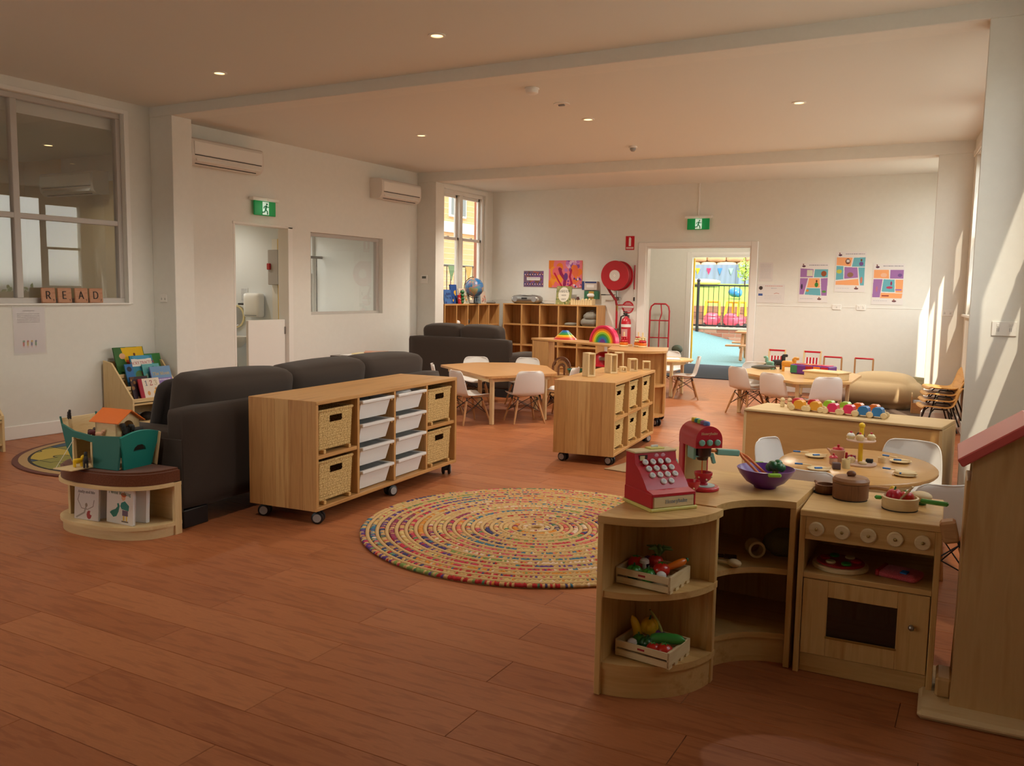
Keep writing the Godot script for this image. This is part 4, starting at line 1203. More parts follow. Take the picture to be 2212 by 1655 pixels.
			pic.disc(0.4, 0.24, 0.08, 0.07, c8(110, 70, 60)).rect(0.36, 0.2, 0.46, 0.27, c8(226, 220, 216)).disc(0.84, 0.3, 0.07, 0.05, c8(120, 90, 150)).disc(0.84, 0.21, 0.03, 0.03, c8(120, 80, 60)).disc(0.13, 0.49, 0.09, 0.05, yl).disc(0.5, 0.57, 0.1, 0.06, c8(150, 110, 90)).disc(0.87, 0.7, 0.04, 0.08, c8(206, 130, 110))
		else:
			for s in [[og, [0.03, 0.15, 0.5, 0.15, 0.52, 0.36, 0.03, 0.35]], [pu, [0.55, 0.15, 0.97, 0.15, 0.97, 0.36, 0.55, 0.36]], [pu, [0.03, 0.38, 0.32, 0.38, 0.26, 0.82, 0.02, 0.82]], [te, [0.35, 0.38, 0.7, 0.39, 0.72, 0.69, 0.31, 0.68]], [og, [0.73, 0.39, 0.97, 0.39, 0.97, 0.7, 0.75, 0.7]], [og, [0.29, 0.71, 0.97, 0.72, 0.95, 0.84, 0.27, 0.84]]]: pic.poly(P.call(s[1]), s[0])
			pic.disc(0.35, 0.28, 0.1, 0.05, c8(240, 190, 160)).disc(0.86, 0.28, 0.07, 0.04, c8(120, 90, 150)).disc(0.6, 0.48, 0.03, 0.05, c8(150, 60, 100)).disc(0.55, 0.58, 0.1, 0.03, c8(190, 70, 100)).disc(0.15, 0.62, 0.03, 0.07, c8(190, 120, 140)).rect(0.74, 0.62, 0.94, 0.66, pu).rect(0.32, 0.77, 0.55, 0.8, c8(150, 60, 60))
		pic.rows(0.06, 0.18, 0.9, 0.8, 14, c8(196, 170, 190), rng) if false else pic
		pic.disc(0.72, 0.91, 0.07, 0.024, c8(120, 84, 90)).disc(0.71, 0.875, 0.024, 0.02, c8(176, 120, 100)).rows(0.06, 0.9, 0.5, 0.94, 1, c8(200, 198, 206), rng)
		var px: float = [-2.29, -1.805, -1.31][q]
		var py: float = [1.585, 1.74, 1.575][q]
		one("comic_poster", card(0.40, 0.56), printed("poster_print_%d" % q, pic.tex(), 0.35), ["laminated comic poster with a big orange panel in the middle", "highest laminated comic poster with a purple centre panel", "laminated comic poster with a teal centre panel and orange border panels"][q], "poster", Vector3(px, py, ZF + 0.001), 0.0, "comic posters on the far wall")
	pic = Pic.new(80, 112, c8(226, 222, 220)).rows(0.12, 0.1, 0.88, 0.9, 13, c8(196, 194, 198), rng)
	one("typed_sheet", card(0.2, 0.27), printed("sheet_print_a", pic.tex()), "pale typed sheet taped beside the doorway", "notice", Vector3(-2.965, 1.735, ZF + 0.001))
	pic = Pic.new(128, 96, c8(228, 224, 222))
	pic.rect(0.04, 0.5, 0.2, 0.62, c8(70, 96, 160)).disc(0.12, 0.2, 0.07, 0.1, c8(70, 60, 56)).rows(0.28, 0.08, 0.94, 0.16, 1, c8(214, 150, 140), rng).rows(0.5, 0.2, 0.72, 0.26, 1, c8(150, 160, 180), rng).line([Vector2(0.62, 0.5), Vector2(0.7, 0.46), Vector2(0.8, 0.5)], 0.008, c8(190, 110, 100)).rows(0.28, 0.6, 0.9, 0.85, 3, c8(210, 208, 210), rng)
	one("floor_plan_sheet", card(0.39, 0.27), printed("sheet_print_b", pic.tex()), "landscape evacuation plan sheet below the typed sheet", "notice", Vector3(-2.88, 1.42, ZF + 0.001))

# ---------------------------------------------------------------- big furniture
func sofa(called: String, label: String, pos: Vector3, yaw: float, L: float, n: int, back_h: float, cush_h: float) -> Node3D:
	var t := thing(called, label, "sofa", pos, yaw)
	var f := cloth("charcoal_fabric", c8(76, 67, 61), c8(60, 52, 47), 14.0)
	var dark := plain("sofa_leg", c8(24, 22, 24), 0.5)
	var D := 0.88
	var aw := 0.2
	obj("seat_frame", mb().slab(-L / 2 + aw, L / 2 - aw, 0.1, 0.3, -D / 2 + 0.03, D / 2 - 0.04, 0.015), f, t)
	obj("back_frame", mb().pillow(Vector3(0, back_h / 2 + 0.05, -D / 2 + 0.07), Vector3(L, back_h - 0.1, 0.14), 0.04, Vector3(0, 0.006, 0.008), 8), f, t)
	for s in [-1, 1]:
		obj("armrest", mb().pillow(Vector3(s * (L / 2 - aw / 2), 0.33, 0.02), Vector3(aw, 0.46, D - 0.06), 0.035, Vector3(0.006, 0.008, 0.004), 8), f, t)
		obj("arm_panel", mb().slab(s * (L / 2) - 0.004, s * (L / 2) + 0.004, 0.1, 0.52, -D / 2 + 0.01, -D / 2 + 0.2, 0.003), f, t)
	var cw := (L - 2 * aw) / n
	for k in n:
		var x := -L / 2 + aw + cw * (k + 0.5)
		obj("seat_cushion", mb().pillow(Vector3(x, 0.375, 0.09), Vector3(cw - 0.012, 0.17, D - 0.22), 0.05, Vector3(0.004, 0.02, 0.012), 8), f, t)
		var bc := obj("back_cushion", mb().pillow(Vector3.ZERO, Vector3(cw + (0.06 if n == 3 else 0.02) - 0.02, cush_h - 0.4, 0.25), 0.065, Vector3(0.015, 0.022, 0.03), 10), f, t, Vector3(x, (cush_h + 0.4) / 2 - 0.01, -D / 2 + 0.2), Basis(Vector3.RIGHT, -0.13) * Basis(Vector3.BACK, [0.02, -0.015, 0.02][k % 3]))
		# piping along the seam
		var h := cush_h - 0.4
		var ring := []
		for j in 24:
			var a := TAU * j / 24
			ring.append(Vector3((cw / 2 - 0.028) * signf(cos(a)) * pow(absf(cos(a)), 0.22), (h / 2 - 0.018) * signf(sin(a)) * pow(absf(sin(a)), 0.22), -0.09))
		obj("piping", mb().tube(ring, 0.006, 6, true), f, bc)
	for sx in [-1, 1]:
		for sz in [-1, 1]:
			obj("leg", mb().slab(sx * (L / 2 - 0.1) - 0.095, sx * (L / 2 - 0.1) + 0.095, 0.0, 0.105, sz * (D / 2 - 0.09) - 0.08, sz * (D / 2 - 0.09) + 0.08, 0.004), dark, t)
	return t

func castor(parent: Node3D, x: float, z: float, turn := 0.3, drop := 0.085) -> void:
	var c := obj("castor", mb().cyl(0.016, drop - 0.02, drop, 10).slab(-0.026, 0.026, drop - 0.008, drop, -0.026, 0.026, 0.002).slab(-0.016, 0.016, 0.03, drop - 0.012, -0.014, 0.024, 0.006), M.charcoal, parent, Vector3(x, 0, z), Basis(Vector3.UP, turn))
	for s in [-1, 1]:
		obj("wheel", mb().at(Vector3(s * 0.022, 0.037, 0.012), Basis(Vector3.BACK, PI / 2)).lathe([Vector2(0, -0.011), Vector2(0.03, -0.011), Vector2(0.037, -0.006), Vector2(0.037, 0.006), Vector2(0.03, 0.011), Vector2(0, 0.011)], 20), M.black_plastic, c)
		obj("wheel_cap", mb().at(Vector3(s * 0.0335, 0.037, 0.012), Basis(Vector3.BACK, PI / 2)).cyl(0.025, -0.003, 0.003, 18, 0.001), M.wheel_grey, c)

var basket_meshes := {}
# seagrass basket: w along x, front at +z
func basket_mesh(w: float, h: float, d: float) -> Array:
	var key := "%f %f %f" % [w, h, d]
	if basket_meshes.has(key): return basket_meshes[key]
	var m := mb()
	m.smooth()
	var weave := func(a: float, b: float) -> float:
		var row := floorf(b * 60.0)
		var col := floorf(a * 42.0 + 0.5 * fmod(row, 2.0))
		var fu := absf(sin((a * 42.0 + 0.5 * fmod(row, 2.0)) * PI))
		var fv := absf(sin(b * 60.0 * PI))
		var r := fposmod(sin(row * 12.9 + col * 78.2) * 43758.5, 1.0)
		return 0.008 * pow(fu, 0.6) * pow(fv, 0.6) * (0.6 + 0.5 * r)
	for side in 4:
		var len := w if side % 2 == 0 else d
		var nu := int(len * 42 * 4)
		var nv := int(h * 60 * 3)
		if side > 0:
			nu /= 2; nv /= 2
		var dist := (d if side % 2 == 0 else w) / 2
		var pt := func(i: int, j: int) -> Vector3:
			var a := -len / 2 + len * i / nu
			var y := h * j / nv
			var edge := minf(1.0, minf(float(i), float(nu - i)) / 2.0)
			var o: float = dist - 0.006 + weave.call(a + side * 0.37, y) * edge
			var p := Vector3(a * (1.0 - 0.05 * (1.0 - y / h)), y, o * (1.0 - 0.05 * (1.0 - y / h)))
			return p.rotated(Vector3.UP, side * PI / 2)
		for i in nu:
			for j in nv:
				var a := -len / 2 + len * (i + 0.5) / nu
				var y := h * (j + 0.5) / nv
				if side == 0 and absf(a) < w * 0.17 and y > h * 0.68 and y < h * 0.85: continue
				var A: Vector3 = pt.call(i, j); var B: Vector3 = pt.call(i + 1, j); var C: Vector3 = pt.call(i + 1, j + 1); var E: Vector3 = pt.call(i, j + 1)
				m.tri(A, B, C); m.tri(A, C, E)
	var rim := mb()
	var ring := []
	for q in [[-1, -1], [1, -1], [1, 1], [-1, 1]]:
		for k in 6:
			var nx: Array = [[1, -1], [1, 1], [-1, 1], [-1, -1]][[[-1, -1], [1, -1], [1, 1], [-1, 1]].find(q)]
			ring.append(Vector3(lerpf(q[0], nx[0], k / 6.0) * (w / 2 - 0.005), h, lerpf(q[1], nx[1], k / 6.0) * (d / 2 - 0.005)))
	rim.tube(ring, 0.009, 8, true)
	var base := mb().slab(-w / 2 + 0.02, w / 2 - 0.02, 0.004, 0.012, -d / 2 + 0.02, d / 2 - 0.02)
	basket_meshes[key] = [m.mesh(), rim.mesh(), base.mesh()]
	return basket_meshes[key]

func basket(label: String, xf: Transform3D, w: float, h: float, d: float, group: String) -> void:
	var t := thing("seagrass_basket", label, "basket", xf.origin, xf.basis.get_euler().y, group)
	var bm: Array = basket_mesh(w, h, d)
	var sea := plain("seagrass", Color.WHITE, 0.8, 0.3)
	if sea.albedo_texture == null:
		sea.albedo_texture = noise_tex("seagrass_tex", 0.06, 3, [c8(150, 116, 70), c8(214, 180, 118), c8(232, 204, 150)], [0.15, 0.5, 0.85], 256)
		sea.uv1_triplanar = true
		sea.uv1_scale = Vector3(4, 7, 4)
	obj("woven_body", bm[0], sea, t, Vector3(0, 0.02, 0))
	obj("woven_rim", bm[1], sea, t, Vector3(0, 0.02, 0))
	obj("base", bm[2], plain("basket_floor", c8(120, 92, 56), 0.9), t, Vector3(0, 0.02, 0))
	for sx in [-1, 1]: obj("foot", mb().slab(-0.012, 0.012, 0.0, 0.024, -d / 2 + 0.03, d / 2 + 0.01, 0.003), pine("z"), t, Vector3(sx * w * 0.36, 0, 0))

func tub(label: String, xf: Transform3D, w: float, h: float, d: float) -> void:
	var t := thing("storage_tub", label, "tub", xf.origin, xf.basis.get_euler().y, "white tubs in the long cabinet")
	var m := mb()
	m.flat()
	var b := [Vector3(-w * 0.42, 0, -d * 0.44), Vector3(w * 0.42, 0, -d * 0.44), Vector3(w * 0.42, 0, d * 0.42), Vector3(-w * 0.42, 0, d * 0.42)]
	var u := [Vector3(-w * 0.47, h, -d * 0.49), Vector3(w * 0.47, h, -d * 0.49), Vector3(w * 0.47, h, d * 0.49), Vector3(-w * 0.47, h, d * 0.49)]
	for k in 4: m.face([b[k], b[(k + 1) % 4], u[(k + 1) % 4], u[k]], Vector3(0, h / 2, 0))
	m.face(b, Vector3(0, h, 0))
	obj("bin", m, M.tub_plastic, t)
	obj("rim", mb().slab(-w / 2, w / 2, h - 0.012, h + 0.008, d * 0.48, d * 0.52 + 0.012, 0.004).slab(-w / 2, w / 2, h - 0.012, h + 0.008, -d * 0.52, -d * 0.48, 0.004).slab(-w / 2, -w * 0.455, h - 0.012, h + 0.008, -d * 0.5, d * 0.5, 0.004).slab(w * 0.455, w / 2, h - 0.012, h + 0.008, -d * 0.5, d * 0.5, 0.004), M.tub_plastic, t)

# open storage on castors; front +z; cols is an array of column kinds
func cabinet(called: String, label: String, pos: Vector3, yaw: float, L: float, D: float, H: float, lift: float) -> Node3D:
	var t := thing(called, label, "cabinet", pos, yaw)
	var th := 0.024
	obj("top", mb().slab(-L / 2, L / 2, H - th, H, -D / 2, D / 2, 0.003), oak("x"), t)
	obj("base_panel", mb().slab(-L / 2, L / 2, lift, lift + th, -D / 2, D / 2, 0.003), oak("x"), t)
	for s in [-1, 1]:
		# end panels of edge-glued boards
		var e := obj("end_panel", mb().slab(s * L / 2 - (th if s > 0 else 0.0), s * L / 2 + (th if s < 0 else 0.0), lift + th, H - th, -D / 2 + 0.003, D / 2, 0.002), oak("y"), t)
		var nb := 5
		for k in nb:
			var z0 := -D / 2 + 0.003 + (D - 0.003) * k / nb
			obj("board", mb().slab(s * L / 2 + s * 0.0, s * L / 2 + s * 0.0025, lift + 0.001, H - 0.001, z0 + 0.0004, z0 + (D - 0.003) / nb - 0.0004, 0.0004), [oak("y"), wood("oak_warm", "y", c8(198, 148, 90), c8(162, 110, 58), 0.36, 3.4, 0.16), wood("oak_pale", "y", c8(212, 168, 108), c8(180, 130, 74), 0.36, 3.4, 0.16)][(k * 2 + 1) % 3], e)
	obj("back_panel", mb().slab(-L / 2 + th, L / 2 - th, lift + th, H - th, -D / 2, -D / 2 + 0.012), oak("x"), t)
	return t

func big_furniture() -> void:
	# ---- long cabinet behind the big sofa
	var L := 1.725
	var pos := Vector3(-3.724, 0, -4.691)
	var yaw := 1.6459
	var t := cabinet("storage_cabinet", "long oak cabinet on castors with baskets and white tubs behind the sofa", pos, yaw, L, 0.5, 0.74, 0.085)
	var xf := t.transform
	var cw := (L - 0.024 * 5) / 4
	for k in 3: obj("divider", mb().slab(-0.012, 0.012, 0.109, 0.716, -0.24, 0.245, 0.002), oak("y"), t, Vector3(-L / 2 + 0.024 + (k + 1) * cw + (k + 0.5) * 0.024, 0, 0))
	for k in [0, 3]:
		var x: float = -L / 2 + 0.024 + k * (cw + 0.024) + cw / 2
		obj("shelf", mb().slab(x - cw / 2, x + cw / 2, 0.392, 0.416, -0.238, 0.242, 0.002), oak("x"), t)
		for r in 2:
			basket(("upper" if r else "lower") + " seagrass basket at the " + ("sofa arm" if k == 0 else "hexagonal table") + " end of the long cabinet", xf * Transform3D(Basis(), Vector3(x, 0.109 + r * 0.307, 0.05)), cw - 0.05, 0.235, 0.36, "baskets in the long cabinet")
	for k in [1, 2]:
		var x: float = -L / 2 + 0.024 + k * (cw + 0.024) + cw / 2
		for r in 4:
			var y := 0.118 + r * 0.15
			tub("white plastic tub, " + ["lowest", "second lowest", "second highest", "highest"][r] + " in the column beside the " + ("sofa end" if k == 1 else "table end") + " baskets", xf * Transform3D(Basis(), Vector3(x, y, 0.03)), cw - 0.03, 0.118, 0.42)
			for s in [-1, 1]: obj("runner", mb().slab(x + s * cw / 2 - (0.016 if s > 0 else 0.0), x + s * cw / 2 + (0.016 if s < 0 else 0.0), y + 0.09, y + 0.104, -0.2, 0.235, 0.002), pine("x"), t)
	for q in [[-0.8, 0.2], [-0.8, -0.2], [0.0, 0.2], [0.8, 0.2], [0.8, -0.2]]: castor(t, q[0], q[1], 1.2 + q[0])
	one("folded_cloth", mb().pillow(Vector3.ZERO, Vector3(0.16, 0.06, 0.2), 0.025, Vector3(0.02, 0.02, 0.02), 6), M.paper, "crumpled white cloth in the highest tub on the table side", "cloth", xf * Vector3(-L / 2 + 0.024 + 2 * (cw + 0.024) + cw / 2, 0.71 - 0.03, 0.1), yaw)
	one("dark_toy", mb().pillow(Vector3.ZERO, Vector3(0.2, 0.08, 0.16), 0.03, Vector3(0.02, 0.02, 0.02), 6), M.charcoal, "dark toy lying in the highest tub on the sofa side", "toy", xf * Vector3(-L / 2 + 0.024 + (cw + 0.024) + cw / 2, 0.672, 0.05), yaw)
	# ---- shorter cabinet with six baskets
	L = 1.36
	pos = Vector3(-2.951, 0, -7.128)
	yaw = 1.679
	t = cabinet("basket_cabinet", "square oak cabinet on castors with six baskets and hollow blocks on top", pos, yaw, L, 0.52, 0.68, 0.075)
	xf = t.transform
	cw = (L - 0.024 * 4) / 3
	for k in 2: obj("divider", mb().slab(-0.012, 0.012, 0.099, 0.656, -0.25, 0.255, 0.002), oak("y"), t, Vector3(-L / 2 + 0.024 + (k + 1) * cw + (k + 0.5) * 0.024, 0, 0))
	for k in 3:
		var x := -L / 2 + 0.024 + k * (cw + 0.024) + cw / 2
		obj("shelf", mb().slab(x - cw / 2, x + cw / 2, 0.36, 0.384, -0.248, 0.252, 0.002), oak("x"), t)
		for r in 2:
			basket(("upper" if r else "lower") + " seagrass basket in the " + ["rug end", "middle", "rounded shelf end"][k] + " column of the six basket cabinet", xf * Transform3D(Basis(), Vector3(x, 0.099 + r * 0.285, 0.04)), cw - 0.09, 0.222, 0.38, "baskets in the six basket cabinet")
	for q in [[-0.61, 0.2], [-0.61, -0.2], [0.61, 0.2], [0.61, -0.2]]: castor(t, q[0], q[1], 0.4 + q[0], 0.075)
	# ---- sofas
	var s1 := sofa("sofa", "long charcoal three seat sofa with its back to the long oak cabinet", Vector3(-4.551, 0, -4.863), -1.4957, 3.0, 3, 0.70, 0.87)
	one("scatter_cushion", mb().pillow(Vector3.ZERO, Vector3(0.3, 0.34, 0.12), 0.055, Vector3(0.02, 0.02, 0.04), 8), cloth("cushion_dark", c8(64, 58, 56), c8(50, 46, 45), 14.0), "dark scatter cushion leaning against the sofa armrest", "cushion", s1.transform * Vector3(1.13, 0.64, 0.0), -1.4).rotate_object_local(Vector3.RIGHT, -0.25)
	sofa("sofa", "charcoal two seat sofa facing the far cube shelves", Vector3(-6.315, 0, -10.36), PI, 1.6, 2, 0.76, 0.93)
	# ---- low side table with picture books
	t = thing("side_table", "small dark side table by the wall beyond the long sofa", "table", Vector3(-7.0, 0, -8.8))
	obj("tabletop", mb().slab(-0.25, 0.25, 0.53, 0.555, -0.35, 0.35, 0.004), M.brown_paint, t)
	for sx in [-1, 1]:
		for sz in [-1, 1]: obj("leg", mb().slab(sx * 0.22 - 0.02, sx * 0.22 + 0.02, 0, 0.53, sz * 0.32 - 0.02, sz * 0.32 + 0.02, 0.003), M.brown_paint, t)
	for k in 3:
		one("picture_book", mb().slab(-0.15, 0.15, 0, 0.012, -0.12, 0.12, 0.002), [M.paper, M.cream_paint, plain("book_rose", c8(190, 140, 120), 0.5)][k], ["white", "cream", "rose"][k] + " picture book lying on the dark side table", "book", Vector3(-6.98 + 0.03 * k, 0.555 + 0.013 * k, -8.62 - 0.17 * k), 0.3 * k, "books on the side table")
	# ---- curved bench with brown cushion
	t = thing("curved_bench", "low curved ply bench with brown cushion and two books in front of the sofa arm", "bench", Vector3(-4.345, 0, -3.315), 0.078)
	var seg := func(w: float, d: float) -> Array:
		var out := []
		for k in 25:
			var a := PI * k / 24
			out.append(Vector2(w * signf(cos(a)) * pow(absf(cos(a)), 0.8), d * pow(sin(a), 0.75)))
		return out
	var lay := Basis(Vector3.RIGHT, PI / 2)
	obj("base_board", mb().at(Vector3.ZERO, lay).extrude(seg.call(0.38, 0.3), -0.055, 0.0), ply("x"), t)
	obj("shelf_board", mb().at(Vector3.ZERO, lay).extrude(seg.call(0.39, 0.315), -0.075, -0.055), ply("x"), t)
	obj("top_board", mb().at(Vector3.ZERO, lay).extrude(seg.call(0.39, 0.315), -0.3, -0.28), ply("x"), t)
	obj("seat_pad", mb().at(Vector3.ZERO, lay).extrude(seg.call(0.38, 0.305), -0.365, -0.301).at(Vector3.ZERO, lay).extrude(seg.call(0.366, 0.292), -0.376, -0.364), cloth("brown_vinyl", c8(112, 66, 44), c8(98, 56, 36), 3.0, 0.5), t)
	obj("end_panel", mb().slab(0.366, 0.39, 0.0, 0.3, 0.0, 0.05, 0.002), ply("y"), t)
	obj("upright", mb().slab(-0.28, -0.26, 0.075, 0.28, 0.01, 0.2, 0.002), ply("y"), t)
	obj("back_board", mb().slab(-0.36, 0.37, 0.075, 0.28, 0.0, 0.012), ply("x"), t)
	bench_books(t.transform)
	# ---- book display cases by the left wall
	display_case("pale ply book display case full of picture books beside the near pier", Vector3(-7.34, 0, -5.79), 0.58)
	display_case("ply book display case at the left edge by the puzzle rug", Vector3(-7.3, 0, -3.87), 0.7)
	display_books()
	# ---- cube shelves along the far corner
	cube_shelf("five bay oak cube shelf along the far wall below the paintings", Vector3(-6.325, 0, -12.862), 0.0, 1.71, 5, [1.19, 0.855, 0.52, 0.185])
	cube_shelf("oak cube shelf below the tall sash windows", Vector3(-7.415, 0, -11.89), PI / 2, 1.66, 5, [1.18, 0.845, 0.51, 0.185])
	# ---- open shelf with the rainbow
	t = thing("open_shelf", "see through oak shelf carrying the wooden rainbow", "shelf", Vector3(-4.44, 0, -9.775), -0.458)
	obj("top", mb().slab(-0.76, 0.76, 0.776, 0.8, -0.18, 0.18, 0.003), oak("x"), t)
	obj("shelf", mb().slab(-0.73, 0.73, 0.33, 0.352, -0.17, 0.17, 0.003), oak("x"), t)
	obj("base_panel", mb().slab(-0.73, 0.73, 0.09, 0.112, -0.17, 0.17, 0.003), oak("x"), t)
	for s in [-1, 1]: obj("end_panel", mb().slab(s * 0.73 - 0.011, s * 0.73 + 0.011, 0.09, 0.776, -0.175, 0.175, 0.003), oak("y"), t)
	obj("front_panel", mb().slab(-0.72, -0.4, 0.112, 0.776, 0.155, 0.172, 0.003), oak("y"), t)
	for q in [[-0.66, 0.12], [0.66, 0.12], [-0.66, -0.12], [0.66, -0.12]]: castor(t, q[0], q[1], 0.5, 0.09)
	# ---- rounded end shelf
	t = thing("rounded_shelf", "round fronted oak shelf unit with stacking toys on top", "shelf", Vector3(-3.306, 0, -8.78), 0.31)
	var half := func(r: float, back: float) -> Array:
		var out := arc(0, 0, r, 0, PI, 24, r * 0.95)
		out.append(Vector2(-r, -back)); out.append(Vector2(r, -back))
		return out
	obj("top", mb().at(Vector3.ZERO, lay).extrude(half.call(0.315, 0.5), -0.8, -0.776), oak("x"), t)
	for y in [0.42, 0.1]: obj("shelf", mb().at(Vector3.ZERO, lay).extrude(half.call(0.30, 0.0), -y - 0.024, -y), oak("x"), t)
	obj("back_panel", mb().slab(-0.3, 0.3, 0.1, 0.776, -0.02, 0.0, 0.002), oak("y"), t)
	obj("end_panel", mb().slab(0.28, 0.302, 0.1, 0.776, -0.5, 0.03, 0.002), oak("y"), t)
	obj("end_panel", mb().slab(-0.302, -0.28, 0.1, 0.776, -0.5, 0.03, 0.002), oak("y"), t)
	obj("upright", mb().slab(-0.011, 0.011, 0.124, 0.42, 0.0, 0.2, 0.002), oak("y"), t)
	for q in [[-0.22, 0.1], [0.22, 0.08], [-0.24, -0.42], [0.24, -0.42]]: castor(t, q[0], q[1], 0.8, 0.1)
	# ---- low ply divider with the toy cars
	t = thing("low_divider", "low ply room divider with a row of wooden cars on top against the near pier", "divider", Vector3(-0.845, 0, -6.30), -0.137)
	obj("top", mb().slab(-0.64, 0.64, 0.578, 0.6, -0.22, 0.22, 0.003), ply("x"), t)
	obj("edge_band", mb().slab(-0.642, 0.642, 0.58, 0.586, 0.2195, 0.222, 0.0005), plain("ply_edge", c8(120, 82, 44), 0.6), t)
	obj("front_panel", mb().slab(-0.635, 0.635, 0.02, 0.578, 0.195, 0.215, 0.003), wood("ply_gold", "x", c8(204, 158, 96), c8(190, 142, 80), 0.5, 1.2, 0.2), t)
	for s in [-1, 1]: obj("end_panel", mb().slab(s * 0.635 - 0.01, s * 0.635 + 0.01, 0.0, 0.578, -0.215, 0.218, 0.003), ply("y"), t)
	obj("shelf", mb().slab(-0.625, 0.625, 0.28, 0.3, -0.215, 0.195, 0.002), ply("x"), t)
	obj("base_panel", mb().slab(-0.625, 0.625, 0.02, 0.04, -0.215, 0.195, 0.002), ply("x"), t)

func cube_shelf(label: String, pos: Vector3, yaw: float, L: float, n: int, ys: Array) -> void:
	var t := thing("cube_shelf", label, "shelf", pos, yaw)
	var D := 0.32
	for k in ys.size():
		if k == 0: obj("top", mb().slab(-L / 2, L / 2, ys[k] - 0.022, ys[k], -D / 2, D / 2, 0.002), oak("x"), t)
		else:
			for j in n: obj("shelf", mb().slab(-L / 2 + 0.011 + j * (L - 0.022) / n + 0.011, -L / 2 + 0.011 + (j + 1) * (L - 0.022) / n - 0.011, ys[k] - 0.022, ys[k], -D / 2 + 0.01, D / 2 - 0.003, 0.002), oak("x"), t)
	for j in n + 1: obj("upright", mb().slab(-0.011, 0.011, 0.0, ys[0] - 0.022, -D / 2, D / 2 - 0.002, 0.002), oak("y"), t, Vector3(-L / 2 + 0.011 + j * (L - 0.022) / n, 0, 0))
	obj("back_panel", mb().slab(-L / 2 + 0.01, L / 2 - 0.01, 0.05, ys[0] - 0.022, -D / 2, -D / 2 + 0.008), wood("oak_warm", "y", c8(198, 148, 90), c8(162, 110, 58), 0.36, 3.4, 0.16), t)
	obj("plinth", mb().slab(-L / 2 + 0.01, L / 2 - 0.01, 0.0, ys[-1] - 0.022, D / 2 - 0.03, D / 2 - 0.012), oak("x"), t)

# ---------------------------------------------------------------- books
func book(label: String, pos: Vector3, basis: Basis, w: float, h: float, d: float, cover: Material, front: Texture2D, group: String, called := "picture_book") -> Node3D:
	var t := thing(called, label, "book", pos, 0.0, group)
	t.transform.basis = basis
	obj("cover", mb().slab(-w / 2, w / 2, 0, h, -0.002, 0.0, 0.0).slab(-w / 2, w / 2, 0, h, -d, -d + 0.002, 0.0).slab(-w / 2, -w / 2 + 0.002, 0, h, -d + 0.002, -0.002, 0.0), cover, t)
	obj("pages", mb().slab(-w / 2 + 0.002, w / 2 - 0.004, 0.003, h - 0.003, -d + 0.002, -0.002), M.paper, t)
	if front:
		obj("cover_print", card(w - 0.002, h - 0.002, 0.0012), printed("print_" + str(M.size()), front, 0.35), t, Vector3(0, h / 2, 0.0))
	return t

func display_case(label: String, pos: Vector3, L: float) -> void:
	var t := thing("book_display", label, "bookcase", pos, PI / 2)
	var prof := [Vector2(-0.22, 0), Vector2(-0.22, 0.655), Vector2(-0.1, 0.635), Vector2(0.2, 0.3), Vector2(0.2, 0.0)]
	var b := Basis(Vector3.UP, -PI / 2)
	for s in [-1, 1]: obj("side_panel", mb().at(Vector3(s * L / 2, 0, 0), b).extrude(prof, -0.009, 0.009), ply("y"), t)
	var tiers := [[0.27, 0.2, 0.09], [0.38, 0.08, 0.09], [0.49, -0.04, 0.09]]
	for q in tiers:
		obj("tier_shelf", mb().slab(-L / 2 + 0.009, L / 2 - 0.009, q[0] - 0.012, q[0], q[1] - 0.11, q[1], 0.002), ply("x"), t)
		obj("tier_lip", mb().slab(-L / 2 + 0.009, L / 2 - 0.009, q[0] - 0.03, q[0] + 0.035, q[1] - 0.012, q[1], 0.002), ply("x"), t)
	obj("back_panel", mb().slab(-L / 2 + 0.009, L / 2 - 0.009, 0.1, 0.64, -0.22, -0.21), ply("y"), t)
	obj("lower_shelf", mb().slab(-L / 2 + 0.009, L / 2 - 0.009, 0.05, 0.068, -0.21, 0.19, 0.002), ply("x"), t)

